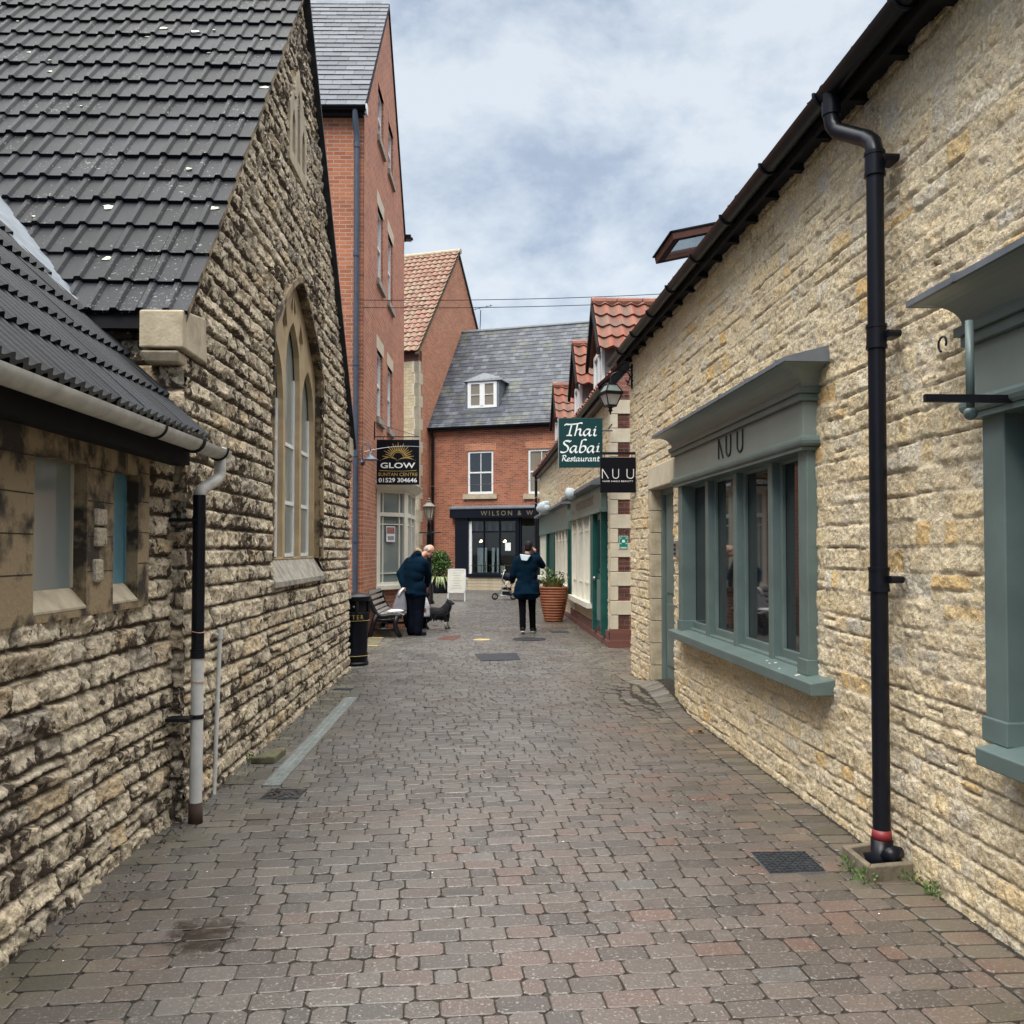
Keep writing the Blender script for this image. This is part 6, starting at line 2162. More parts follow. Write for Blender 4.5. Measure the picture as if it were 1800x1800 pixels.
q.build('scroll_bracket', 'black_iron', t, smooth=True)

# swan neck lamp at the corner of the tall brick building
Ys = 16.25
t = thing('swan_neck_lamp', 'grey conical shade on a swan neck arm, beside the black sun sign', 'wall lamp', atY(650, 812, Ys))
cp = atY(651, 809, Ys)
q = MB(); q.lathe(cp, [(.02, .155), (.032, .13), (.036, .09), (.05, .075), (.135, .015), (.14, 0), (.125, .0)][::-1], 18); q.build('shade', 'blue_pipe', t, smooth=True)
q = MB()
q.tube([cp + Vector((0, 0, .15)), cp + Vector((0, 0, .20))] + [cp + Vector((-.075 + .075 * math.cos(a_), 0, .22 + .085 * math.sin(a_))) for a_ in np.linspace(0, math.pi, 10)] + [cp + Vector((-.15, .02, .05)), cp + Vector((-.15, .12, -.01))], .010, 8)
q.tube([cp + Vector((-.16, .10, .03)), cp + Vector((-.16, .10, -.09))], .028, 8)
q.tube([cp + Vector((-.16, .10, -.03)), cp + Vector((-.16, .30, -.03))], .022, 8)
q.tube([cp + Vector((-.22, .06, -.03)), cp + Vector((-.10, .06, -.03))], .012, 6)
q.build('arm', 'blue_pipe', t, smooth=True)

# lamp post
Yp = 27.5
base = Vector((atY(754, 1000, Yp).x, Yp, 0))
def zz_(py): return atY(754, py, Yp).z
t = thing('lamp_post', 'old fashioned black lamp post with a brass coloured glazed lantern and ladder bar', 'street lamp', base)
q = MB(); q.lathe(base, [(.16, 0), (.17, .06), (.13, .12), (.13, .5), (.09, .62), (.075, .66), (.075, zz_(942)), (.085, zz_(941)), (.06, zz_(938)), (.052, zz_(925)), (.07, zz_(924)), (.045, zz_(919)), (.05, zz_(917))], 14)
q.tube([base + Vector((-.30, 0, zz_(936))), base + Vector((.36, 0, zz_(936)))], .018, 8)
q.build('post', 'black_iron', t, smooth=True)
def hx(r, z): return [(base.x + math.cos(k * math.pi / 3) * r, base.y + math.sin(k * math.pi / 3) * r, z) for k in range(6)]
q = MB()
zl0, zl1 = zz_(911), zz_(892)
A_, B_ = hx(.095, zl0), hx(.165, zl1)
for k in range(6): q.tube([A_[k], B_[k]], .014, 5)
q.prism(hx(.11, zl0 - .04), hx(.10, zl0)); q.tube([base + Vector((0, 0, zz_(917))), base + Vector((0, 0, zl0 - .03))], .05, 8)
q.lathe(base, [(.19, zl1), (.20, zl1 + .03), (.10, zl1 + .12), (.07, zl1 + .15), (.075, zl1 + .19), (.04, zl1 + .21), (.045, zl1 + .26), (.015, zl1 + .28), (.012, zl1 + .33)], 12)
ln_ = q.build('lantern_frame', 'old_brass', t)
q = MB(); q.prism(hx(.085, zl0 + .01), hx(.15, zl1 - .005)); q.build('pane', 'lamp_glass', ln_)

# round white lamps over the green shopfronts
for k, (px, py, s_guess) in enumerate(((1003, 868, 6.1), (957, 893, 14.6))):
    s_, z_ = FQ.sz(px, py, .35)
    p = FQ.pt(s_, z_, .35)
    t = thing('white_flower_ball', ('nearer' if k == 0 else 'farther') + ' round white hanging ball with copper wire loops, over the green shopfront', 'hanging decoration', p, 'white balls hung over the green shopfronts')
    q = MB(); R_ = .12 if k == 0 else .19
    rs = random.Random(k)
    q.sphere(p, R_, 14, 10)
    for i in range(6): q.sphere(p + Vector((rs.uniform(-1, 1), rs.uniform(-1, 1), rs.uniform(-.8, .8))) * R_ * .7, R_ * .55, 8, 6)
    q.build('ball', 'light_lining', t, smooth=True)
    q = MB()
    for i in range(2): q.tube([p + Vector((-.10 - .10 * i + .09 * math.cos(a_), 0, R_ * 1.1 + .09 * math.sin(a_))) for a_ in np.linspace(0, math.tau, 14)], .008, 5)
    q.tube([p, FQ.pt(s_, z_ + .05, 0)], .01, 5)
    q.build('wire_loop', 'copper', t)

# ------------------------------------------------------------------ overhead cables and strings
def cable(name, label, p, q_, sag, r, m='dark_wood', n=18):
    mb = MB()
    pts = [Vector(p).lerp(Vector(q_), i / n) - Vector((0, 0, sag * 4 * (i / n) * (1 - i / n))) for i in range(n + 1)]
    mb.tube(pts, r, 5)
    tag(mb.build(name, m), label, 'cable')
p1 = FTs.pt(.5, atY(630, 527, 16.5).z, 0); e1 = atY(1160, 517, 17.2)
cable('overhead_cable', 'upper of two thin cables crossing the sky above the alley', p1, e1, .05, .007)
p2 = FTs.pt(.5, atY(630, 540, 16.5).z, 0); e2 = atY(1155, 531, 17.2)
cable('overhead_cable', 'lower of two thin cables crossing the sky above the alley', p2, e2, .05, .007)
cable('light_string', 'thin pale wire strung low across the alley behind the sun sign', atY(735, 855, 20.5), atY(1040, 832, 17.0), .06, .0035, 'steel')
cable('light_string', 'thin pale wire looped over the face of the black sun sign', atY(640, 794, 16.3), atY(745, 786, 17.7), -.05, .004, 'steel')
cable('light_string', 'loose pale wire along the top of the green shopfronts', FQ.pt(6.2, 3.05, .5), FQ.pt(.9, 3.2, .4), .08, .006, 'paper')
# aerial
q = MB(); ab = atY(843, 600, 43); at_ = atY(845, 545, 43); q.tube([ab, at_], .02, 5); q.tube([at_ + Vector((-.35, 0, .02)), at_ + Vector((.55, 0, .22))], .014, 5)
for i in range(5): q.tube([at_ + Vector((-.25 + i * .18, -.2, .04 + i * .045)), at_ + Vector((-.25 + i * .18, .2, .04 + i * .045))], .008, 4)
tag(q.build('aerial', 'dark_wood'), 'thin television aerial on a pole above the slate roof', 'aerial')

# ------------------------------------------------------------------ things let into the paving
def lid(name, label, cat, pix, m, h=.006, extra=None, parent=None, zoff=0):
    pts = [gr(*p) for p in pix]
    q = MB(); q.prism([p + Vector((0, 0, -.02)) for p in pts], [p + Vector((0, 0, h)) for p in pts])
    o = q.build(name, m, parent)
    if parent is None: tag(o, label, cat)
    return o, pts
# checker plate cover
t = thing('drain_cover', 'square ribbed black metal cover with a bright rim, near the stone trough', 'drain cover', gr(1385, 1517))
pts = [gr(1317, 1499), gr(1416, 1498), gr(1455, 1534), gr(1352, 1538)]
q = MB(); q.prism([p + Vector((0, 0, -.02)) for p in pts], [p + Vector((0, 0, .005)) for p in pts]); q.build('rim', 'steel', t)
cen = sum(pts, Vector()) / 4
ins = [cen + (p - cen) * .965 for p in pts]
q = MB(); q.prism([p + Vector((0, 0, .0)) for p in ins], [p + Vector((0, 0, .007)) for p in ins]); pl_ = q.build('plate', 'cast_iron', t)
q = MB()
for i in range(11):
    for j in range(9):
        u, v = (i + .5) / 11, (j + .5) / 9
        p = ins[0].lerp(ins[1], u).lerp(ins[3].lerp(ins[2], u), v)
        ex = (ins[1] - ins[0]).normalized(); ey = (ins[3] - ins[0]).normalized()
        d_ = (ex + ey * (1 if (i + j) % 2 else -1)).normalized() * .011
        n2_ = Vector((-d_.y, d_.x, 0)).normalized() * .0035
        q.prism([p + d_ + n2_ + Vector((0, 0, .0065)), p + d_ - n2_ + Vector((0, 0, .0065)), p - d_ - n2_ + Vector((0, 0, .0065)), p - d_ + n2_ + Vector((0, 0, .0065))],
                [p + d_ + n2_ + Vector((0, 0, .011)), p + d_ - n2_ + Vector((0, 0, .011)), p - d_ - n2_ + Vector((0, 0, .011)), p - d_ + n2_ + Vector((0, 0, .011))])
q.build('tread_pattern', 'cast_iron', pl_)
# channel drain
t = thing('channel_drain', 'long galvanised channel drain grating set in the paving along the rough wall', 'drain', gr(548, 1300))
A0, A1, B0, B1 = gr(460, 1382), gr(493, 1382), gr(607, 1226), gr(630, 1226)
q = MB()
def lane(u0, u1, z0_, z1_, mbx, v0=0, v1=1):
    P_ = lambda u, v: (A0.lerp(A1, u)).lerp(B0.lerp(B1, u), v)
    r = [P_(u0, v0), P_(u1, v0), P_(u1, v1), P_(u0, v1)]
    mbx.prism([p + Vector((0, 0, z0_)) for p in r], [p + Vector((0, 0, z1_)) for p in r])
lane(0, .08, -.03, .009, q); lane(.92, 1, -.03, .009, q)
q.build('rail', 'steel', t)
q = MB(); n_ = 100
for i in range(n_):
    lane(.08, .92, -.004, .006, q, (i + .12) / n_, (i + .84) / n_)
lane(.46, .54, -.01, .0075, q)
q.build('grating', 'galvanised', t)
q = MB(); lane(.05, .95, -.03, -.008, q); q.build('channel', 'dark_interior', t)
# leaf choked grate
t = thing('gully_grate', 'small square gully grate choked with dead leaves, below the channel drain', 'drain cover', gr(497, 1396))
pts = [gr(456, 1405), gr(524, 1405), gr(540, 1387), gr(478, 1387)]
q = MB(); q.prism([p + Vector((0, 0, -.02)) for p in pts], [p + Vector((0, 0, .003)) for p in pts]); q.build('frame', 'cast_iron', t)
q = MB(); rs = random.Random(2)
for i in range(110):
    u, v = rs.random(), rs.random()
    p = pts[0].lerp(pts[1], u).lerp(pts[3].lerp(pts[2], u), v) + Vector((0, 0, rs.uniform(.004, .014)))
    a_ = rs.random() * 6.3; L_ = rs.uniform(.008, .022)
    d_ = Vector((math.cos(a_), math.sin(a_), rs.uniform(-.3, .3))) * L_; e_ = Vector((-math.sin(a_), math.cos(a_), rs.uniform(-.3, .3))) * L_ * .4
    q.add([p - d_, p + e_, p + d_, p - e_], [(0, 1, 2, 3)])
q.build('leaf_litter', 'wet_leaf', t)
lid('access_cover', 'grey rectangular cover in the middle of the paving', 'drain cover', [(845, 1162), (915, 1160), (908, 1148), (834, 1150)], 'cast_iron')
lid('access_cover', 'thin brown red sunken patch near the bending man', 'drain cover', [(766, 1125), (797, 1126), (812, 1118), (782, 1118)], 'cover_red')
t = thing('round_cover', 'round black manhole cover in front of the walking man', 'manhole cover', gr(930, 1124))
q = MB(); q.lathe(gr(930, 1124) + Vector((0, 0, -.01)), [(.30, 0), (.30, .018), (.27, .019), (.27, .015), (0.01, .016)], 24); q.build('plate', 'cast_iron', t)
t = thing('round_cover', 'round pale yellow marker cover between the two men', 'manhole cover', gr(847, 1125))
q = MB(); q.lathe(gr(847, 1125) + Vector((0, 0, -.01)), [(.155, 0), (.155, .02), (.12, .022), (.01, .022)], 18); q.build('plate', 'cover_yellow', t)
lid('access_cover', 'dark flat cover close to the right hand brick plinth', 'drain cover', [(972, 1113), (1003, 1113), (996, 1109), (966, 1109)], 'cast_iron')
lid('access_cover', 'small cover with a bright worn edge on the right of the paving', 'drain cover', [(962, 1144), (998, 1144), (1000, 1142), (966, 1142)], 'steel')
o_, pts = lid('access_cover', 'mossy cover with yellow painted edges beside the litter bin and bench', 'drain cover', [(636, 1136), (664, 1136), (674, 1121), (648, 1121)], 'moss_stone')
for (u, v) in ((0, 1), (2, 3)):
    a_, b_ = pts[u], pts[v]; nn = (pts[3] - pts[0] if u == 0 else pts[0] - pts[3]).normalized() * .07
    q = MB(); q.prism([a_ + Vector((0, 0, .003)), b_ + Vector((0, 0, .003)), b_ + nn + Vector((0, 0, .003)), a_ + nn + Vector((0, 0, .003))], [a_ + Vector((0, 0, .009)), b_ + Vector((0, 0, .009)), b_ + nn + Vector((0, 0, .009)), a_ + nn + Vector((0, 0, .009))])
    q.build('painted_edge', 'cover_yellow', o_)
lid('access_cover', 'grey recessed cover against the stone wall near the litter bin', 'drain cover', [(584, 1213), (618, 1213), (622, 1210), (590, 1210)], 'cast_iron')
# stone gully surround at the right downpipe
t = thing('stone_gully', 'low square stone trough under the foot of the black downpipe', 'gully', gr(1540, 1525))
c0, c1, c2, c3 = gr(1480, 1512), gr(1527, 1552), gr(1606, 1545), gr(1560, 1500)
cen = (c0 + c1 + c2 + c3) / 4
h_ = .075
q = MB()
outer_, inner_ = [c1, c2, c3, c0], []
for p in outer_: inner_.append(cen + (p - cen) * .74)
for i in range(4):
    j = (i + 1) % 4
    q.prism([outer_[i] + Vector((0, 0, -.02)), outer_[j] + Vector((0, 0, -.02)), inner_[j] + Vector((0, 0, -.02)), inner_[i] + Vector((0, 0, -.02))],
            [outer_[i] + Vector((0, 0, h_)), outer_[j] + Vector((0, 0, h_)), inner_[j] + Vector((0, 0, h_)), inner_[i] + Vector((0, 0, h_))])
q.build('kerb', 'gully_stone', t, bevel=.006)
q = MB(); q.prism([p + Vector((0, 0, -.02)) for p in inner_], [p + Vector((0, 0, .012)) for p in inner_]); q.build('basin', 'soil', t)
# mossy left gully kerb
t = thing('mossy_gully_kerb', 'low mossy L shaped kerb stone against the rough wall beside the channel drain', 'gully', gr(470, 1340))
c0, c1, c2, c3 = gr(440, 1343), gr(482, 1343), gr(503, 1326), gr(462, 1326)
q = MB()
def lump(a_, b_, w_, z1_):
    d_ = (b_ - a_).normalized(); n2_ = Vector((-d_.y, d_.x, 0)) * w_
    q.prism([a_ + Vector((0, 0, -.02)), b_ + Vector((0, 0, -.02)), b_ + n2_ + Vector((0, 0, -.02)), a_ + n2_ + Vector((0, 0, -.02))],
            [a_ + Vector((0, 0, z1_)), b_ + Vector((0, 0, z1_)), b_ + n2_ + Vector((0, 0, z1_)), a_ + n2_ + Vector((0, 0, z1_))])
lump(c0, c1, .06, .05); lump(c1, c2, .07, .055)
q.prism([c0 + Vector((0, 0, -.02)), c1 + Vector((0, 0, -.02)), c2 + Vector((0, 0, -.02)), c3 + Vector((0, 0, -.02))], [c0 + Vector((0, 0, .018)), c1 + Vector((0, 0, .018)), c2 + Vector((0, 0, .018)), c3 + Vector((0, 0, .018))])
q.build('kerb', 'moss_stone', t, bevel=.012)

def leafy(mbx, c, R, n, size, rs, flat=.0, up=.2):
    for i in range(n):
        while True:
            p = Vector((rs.uniform(-1, 1), rs.uniform(-1, 1), rs.uniform(-1, 1)))
            if p.length < 1: break
        p = p.normalized() * (p.length ** .4)
        pos = Vector(c) + Vector((p.x * R[0], p.y * R[1], p.z * R[2]))
        d_ = (p + Vector((rs.uniform(-1, 1), rs.uniform(-1, 1), rs.uniform(-1, 1) + up)) * .9).normalized()
        sd2 = d_.cross(Vector((rs.uniform(-1, 1), rs.uniform(-1, 1), rs.uniform(-1, 1)))).normalized()
        L_ = size * rs.uniform(.6, 1.3)
        mbx.add([pos, pos + d_ * L_ * .5 + sd2 * L_ * .28, pos + d_ * L_, pos + d_ * L_ * .5 - sd2 * L_ * .28], [(0, 1, 2, 3)])
rs = random.Random(12)
for k, (px, py, r_, lab) in enumerate(((1492, 1528, .055, 'weed growing at the left corner of the stone trough'), (1520, 1550, .06, 'weed growing at the front corner of the stone trough'),
                                     (1605, 1548, .075, 'largest weed growing between the stone trough and the cream wall'), (1640, 1572, .03, 'tiny weed at the foot of the cream wall'),
                                     (437, 1340, .05, 'small weed beside the mossy kerb'), (343, 1420, .04, 'small weed at the foot of the white downpipe'))):
    p = gr(px, py)
    q = MB(); leafy(q, p + Vector((0, 0, .02)), (r_, r_, .03), 70, .022, rs, up=.8)
    q2 = MB()
    for i in range(6):
        a_ = i * 1.05; q.tube([p + Vector((0, 0, -.01)), p + Vector((math.cos(a_) * r_ * .6, math.sin(a_) * r_ * .6, .035))], .0015, 4)
    tag(q.build('weed', 'leaf'), lab, 'weed', 'weeds at the edges of the paving')
q = MB()
p = gr(1224, 1288)
for i in range(9):
    a_ = i * .7; pp = p + Vector((rs.uniform(-.05, .05), rs.uniform(-.04, .04), .012))
    d_ = Vector((math.cos(a_), math.sin(a_), .45)) * .03; e_ = Vector((-math.sin(a_), math.cos(a_), -.4)) * .016
    q.add([pp - d_, pp + e_, pp + d_, pp - e_], [(0, 1, 2, 3)])
tag(q.build('fallen_leaf', 'dead_leaf'), 'crumpled brown fallen leaf on the paving near the right wall', 'leaf')
# dirt and grit at the foot of both walls, white specks
q = MB()
for i in range(900):
    if rs.random() < .5:
        s_ = rs.uniform(2, 12.2); p = FL.pt(s_, 0, abs(rs.gauss(.02, .05)))
    else:
        s_ = rs.uniform(2, 11.9); p = FR.pt(s_, 0, abs(rs.gauss(.01, .03)))
    r_ = rs.uniform(.002, .007)
    p.z = ghump(p.x, p.y) + .001
    q.add([p + Vector((r_, 0, 0)), p + Vector((0, r_, 0)), p + Vector((-r_, 0, 0)), p + Vector((0, -r_, 0)), p + Vector((0, 0, r_ * .9))], [(0, 1, 4), (1, 2, 4), (2, 3, 4), (3, 0, 4)])
tag(q.build('grit', 'mortar_joint'), kind='stuff')
q = MB()
for (px, py) in ((122, 1592), (133, 1577), (190, 1537), (236, 1552), (292, 1507), (326, 1530), (360, 1430), (364, 1533), (225, 1625), (398, 1579), (432, 1598), (450, 1635), (111, 1690), (710, 1592), (495, 1640), (1190, 1430), (1166, 1340), (1545, 1607), (1668, 1694), (1290, 1540), (760, 1535), (640, 1450), (990, 1480)):
    p = gr(px, py) + Vector((0, 0, .0025)); r_ = rs.uniform(.003, .007)
    q.add([p + Vector((r_, 0, 0)), p + Vector((0, r_ * .8, 0)), p + Vector((-r_, 0, 0)), p + Vector((0, -r_ * .8, 0)), p + Vector((0, 0, r_ * .5))], [(0, 1, 4), (1, 2, 4), (2, 3, 4), (3, 0, 4)])
tag(q.build('white_litter', 'paper'), kind='stuff')

# ------------------------------------------------------------------ street furniture
# litter bin
bb = Vector((-2.22, 12.83, 0))
t = thing('litter_bin', 'round black litter bin with domed top at the corner of the rough stone wall', 'litter bin', bb)
q = MB(); q.lathe(bb, [(.20, 0), (.205, .03), (.19, .05), (.19, .10), (.195, .12), (.195, .16), (.185, .18), (.20, .62), (.215, .64), (.215, .72), (.205, .74)], 26)
q.build('body', 'sign_black', t, smooth=True).data.set_sharp_from_angle(angle=rad(30))
q = MB(); q.lathe(bb, [(.222, .90), (.235, .92), (.235, .96), (.20, .99), (.05, 1.01)], 26)
q.build('lid', 'black_plastic', t, smooth=True).data.set_sharp_from_angle(angle=rad(40))
q = MB()
for a_ in (20, 110, 200, 290):
    p = bb + Vector((math.cos(rad(a_)) * .20, math.sin(rad(a_)) * .20, 0)); q.tube([p + Vector((0, 0, .73)), p + Vector((0, 0, .91))], .03, 6)
q.lathe(bb, [(.17, .73), (.17, .91)], 20)
q.build('opening', 'dark_interior', t)
q = MB(); q.sphere(bb + Vector((.03, -.185, .82)), .018); q.build('latch', 'steel', t)
q = MB()
wd = 'LITTER'
for i, ch in enumerate(wd):
    a_ = rad(-90 + (i - 2.5) * 16)
    text_into(q, ch, bb + Vector((math.cos(a_) * .217, math.sin(a_) * .217, .65)), (-math.sin(a_), math.cos(a_), 0), ZU, .055, depth=.001)
q.build('lettering', 'sign_gold', t)
q = MB(); q.lathe(bb, [(.2065, .62), (.2175, .625), (.2065, .63)], 26); q.lathe(bb, [(.1965, .13), (.199, .135), (.1965, .14)], 26); q.build('gold_band', 'sign_gold', t)

# bench
t = thing('park_bench', 'slatted bench with black cast iron ends against the tall brick building', 'bench', (-2.35, 17.6, 0))
prof = [(-2.66, .80), (-2.64, .70), (-2.60, .60), (-2.55, .50), (-2.50, .43), (-2.42, .395), (-2.34, .40), (-2.26, .415), (-2.18, .42), (-2.10, .41), (-2.04, .385)]
for i in range(len(prof)):
    x_, z_ = prof[i]
    j = min(i + 1, len(prof) - 1); j0 = max(i - 1, 0)
    tx_, tz_ = prof[j][0] - prof[j0][0], prof[j][1] - prof[j0][1]
    l_ = math.hypot(tx_, tz_); tx_ /= l_; tz_ /= l_
    nx_, nz_ = tz_ , -tx_
    nx_, nz_ = (-nx_, -nz_) if nz_ < 0 else (nx_, nz_)
    hw_ = .032
    r_ = [(x_ - tx_ * hw_, z_ - tz_ * hw_), (x_ + tx_ * hw_, z_ + tz_ * hw_), (x_ + tx_ * hw_ + nx_ * .022, z_ + tz_ * hw_ + nz_ * .022), (x_ - tx_ * hw_ + nx_ * .022, z_ - tz_ * hw_ + nz_ * .022)]
    q = MB(); q.prism([(a_, 16.86, b_ + .02) for a_, b_ in r_], [(a_, 18.46, b_ + .02) for a_, b_ in r_])
    q.build('slat', 'slat_wood', t, bevel=.003)
for y_ in (16.84, 18.42):
    q = MB()
    q.tube([(p[0] + .01, y_, p[1] - .01) for p in prof], .036, 8, flat=1.2)
    q.tube([(-2.50, y_, .42), (-2.56, y_, .25), (-2.60, y_, .10), (-2.66, y_, .0)], [.05, .045, .045, .05], 8)
    q.tube([(-2.12, y_, .40), (-2.16, y_, .25), (-2.12, y_, .10), (-2.06, y_, .0)], [.05, .045, .045, .05], 8)
    q.tube([(-2.58, y_, .15), (-2.14, y_, .15)], .028, 6); q.tube([(-2.56, y_, .32), (-2.15, y_, .32)], .030, 6)
    q.tube([(-2.36 + .07 * math.cos(a_), y_, .23 + .055 * math.sin(a_)) for a_ in np.linspace(0, math.tau, 14)], .010, 5)
    q.build('bench_end', 'black_iron', t, smooth=True)
q = MB()
for i in range(14):
    a_ = i / 13
    pass
q.sphere((-2.16, 17.05, .475), (.15, .10, .035), 12, 8, Matrix.Rotation(.3, 3, 'Z')); q.sphere((-2.24, 17.02, .47), (.09, .09, .022), 10, 6)
tag(q.build('folded_paper_bag', 'paper', smooth=True), 'crumpled white paper bag lying on the seat of the bench', 'bag')

# A-board
pb_ = gr(803, 1056)
t = thing('sandwich_board', 'white framed sandwich board with lines of grey text, in front of the brick wall', 'A-board', pb_)
wB = 32 / 1600 * pb_.y * .98
for sgn, lab in ((-1, None), (1, None)):
    q = MB()
    def P_(x_, z_, o_=0):
        return Vector((pb_.x + x_, pb_.y + sgn * ((1.02 - z_) * .22 + .01 + o_), z_))
    for x0, x1, z0_, z1_ in ((-wB / 2, -wB / 2 + .035, 0, 1.02), (wB / 2 - .035, wB / 2, 0, 1.02), (-wB / 2, wB / 2, .98, 1.02), (-wB / 2, wB / 2, .26, .31)):
        q.hexa([P_(x0, z0_), P_(x1, z0_), P_(x1, z0_, .025), P_(x0, z0_, .025), P_(x0, z1_), P_(x1, z1_), P_(x1, z1_, .025), P_(x0, z1_, .025)])
    fo_ = q.build('frame', 'white_paint', t)
    q = MB(); q.hexa([P_(-wB / 2 + .03, .31, .004), P_(wB / 2 - .03, .31, .004), P_(wB / 2 - .03, .31, .018), P_(-wB / 2 + .03, .31, .018), P_(-wB / 2 + .03, .98, .004), P_(wB / 2 - .03, .98, .004), P_(wB / 2 - .03, .98, .018), P_(-wB / 2 + .03, .98, .018)])
    pn = q.build('panel', 'cream_paint', fo_)
    if sgn < 0:
        q = MB(); rs = random.Random(9)
        for i in range(7):
            z_ = .88 - i * .08; w2_ = rs.uniform(.10, .17)
            q.add([P_(-w2_, z_, .0185), P_(w2_, z_, .0185), P_(w2_, z_ + .014, .0185), P_(-w2_, z_ + .014, .0185)], [(0, 1, 2, 3)])
        q.build('text_lines', 'steel', pn)

# terracotta pot with plants
pp_ = gr(973, 1092)
t = thing('planter', 'big ribbed terracotta pot of green plants beside the green shopfront', 'plant pot', pp_)
q = MB(); pr = []
for i in range(48):
    v = i / 47; z_ = .02 + v * .72
    r_ = .205 + .12 * math.sin(min(v * 1.25, 1.25) * 1.22) + .012 * (1 if i % 4 in (0, 1) else -.8)
    pr.append((r_, z_))
pr = [(.19, 0), (.20, .02)] + pr + [(.345, .745), (.35, .78), (.32, .785), (.31, .72), (.01, .71)]
q.lathe(pp_, pr, 30); q.build('pot', 'terracotta', t, smooth=True)
q = MB(); rs = random.Random(21)
for i in range(150):
    a_ = rs.random() * math.tau; r0 = rs.uniform(0, .2); L_ = rs.uniform(.16, .44)
    b0_ = pp_ + Vector((math.cos(a_) * r0, math.sin(a_) * r0, .73))
    lean = rs.uniform(.2, .9)
    d_ = Vector((math.cos(a_) * lean, math.sin(a_) * lean, 1)).normalized()
    s2 = Vector((-math.sin(a_), math.cos(a_), 0)) * rs.uniform(.012, .030)
    m1 = b0_ + d_ * L_ * .55; tp = b0_ + d_ * L_ + Vector((math.cos(a_), math.sin(a_), -.6)) * L_ * .25
    q.add([b0_ - s2 * .5, b0_ + s2 * .5, m1 + s2, m1 - s2, tp], [(0, 1, 2, 3), (3, 2, 4)])
q.build('leaves', 'leaf_pale', t)
q = MB(); leafy(q, pp_ + Vector((-.12, .05, .98)), (.14, .12, .22), 160, .06, rs); q.build('leaves', 'leaf_pale', t)
q = MB(); leafy(q, pp_ + Vector((.10, .05, .95)), (.14, .1, .16), 130, .06, rs); q.build('leaves', 'leaf_dark', t)
# bush and trailing plant in a dark trough
bp_ = gr(772, 1042)
t = thing('shrub', 'round leafy green shrub over striped trailing leaves in a dark tub by the brick wall', 'shrub', bp_)
q = MB(); q.lathe(bp_, [(.36, 0), (.42, .03), (.50, .40), (.52, .42), (.48, .42), (.02, .38)], 20); q.build('tub', 'black_plastic', t)
q = MB(); q.tube([bp_ + Vector((0, 0, .3)), bp_ + Vector((.02, 0, .9)), bp_ + Vector((0, 0, 1.3))], [.03, .025, .01], 6)
for i in range(8):
    a_ = i * .8; q.tube([bp_ + Vector((0, 0, .6 + .05 * i)), bp_ + Vector((math.cos(a_) * .3, math.sin(a_) * .3, .85 + .05 * i))], .008, 5)
q.build('stem', 'bark', t)
q = MB(); rs = random.Random(31)
for (x_, y_, z_, r_) in ((0, 0, 1.05, .34), (-.14, -.1, .88, .30), (.18, -.06, .92, .28), (.05, .1, 1.32, .24), (-.10, 0, 1.25, .22), (.16, 0, 1.18, .22)):
    leafy(q, bp_ + Vector((x_, y_, z_)), (r_ * 1.08, r_ * 1.08, r_ * 1.08), 420, .085, rs)
q.build('foliage', 'leaf_dark', t)
q = MB()
for (x_, y_, z_, r_) in ((0, -.1, 1.1, .34), (-.14, -.15, .95, .28), (.18, -.12, 1.0, .28), (.02, 0, 1.36, .22)):
    leafy(q, bp_ + Vector((x_, y_, z_)), (r_ * 1.1, r_ * 1.1, r_ * 1.1), 150, .085, rs)
q.build('foliage', 'leaf', t, label='lighter green young leaves of the shrub')
q = MB()
for i in range(130):
    a_ = rs.random() * math.tau; L_ = rs.uniform(.3, .62)
    d_ = Vector((math.cos(a_), math.sin(a_), 0)); s2 = Vector((-math.sin(a_), math.cos(a_), 0)) * .020
    b0_ = bp_ + d_ * .22 + Vector((0, 0, .46)); m1 = b0_ + d_ * L_ * .5 + Vector((0, 0, .16)); tp = b0_ + d_ * L_ + Vector((0, 0, -.30 * rs.uniform(.3, 1.2)))
    q.add([b0_ - s2, b0_ + s2, m1 + s2, m1 - s2, tp], [(0, 1, 2, 3), (3, 2, 4)])
q.build('trailing_leaves', 'leaf_pale', t)

# pushchair
pc = gr(883, 1054)
t = thing('pushchair', 'folding pushchair with dark seat and pale frame, in front of the navy shop', 'pushchair', pc)
q = MB()
K = 1.0
for y_ in (-.22, .22):
    q.tube([pc + Vector((-.22, y_, .12)), pc + Vector((.05, y_, .42)), pc + Vector((.20, y_, .62))], .016, 7)
    q.tube([pc + Vector((.34, y_, .12)), pc + Vector((.18, y_, .36)), pc + Vector((-.02, y_, .66)), pc + Vector((.06, y_, .92))], .016, 7)
    q.tube([pc + Vector((-.22, y_, .14)), pc + Vector((.34, y_, .14))], .012, 6)
q.tube([pc + Vector((-.02, -.22, .84)), pc + Vector((-.02, .22, .84))], .02, 7)
q.build('frame', 'steel', t, smooth=True)
q = MB(); q.tube([pc + Vector((.06, -.23, .93)), pc + Vector((.10, 0, .96)), pc + Vector((.06, .23, .93))], .022, 8); q.build('handle', 'grey_plastic', t, smooth=True)
q = MB()
q.prism([pc + Vector((-.02, y_, z_)) for y_, z_ in ((-.18, .34), (.18, .34), (.18, .40), (-.18, .40))], [pc + Vector((.30, y_, z_)) for y_, z_ in ((-.18, .30), (.18, .30), (.18, .38), (-.18, .38))])
q.prism([pc + Vector((.26, y_, z_)) for y_, z_ in ((-.18, .34), (.18, .34), (.17, .40), (-.17, .40))], [pc + Vector((.42, y_, z_)) for y_, z_ in ((-.18, .78), (.18, .78), (.17, .80), (-.17, .80))])
q.sphere(pc + Vector((.16, 0, .74)), (.24, .20, .13), 14, 8, Matrix.Rotation(.35, 3, 'Y'))
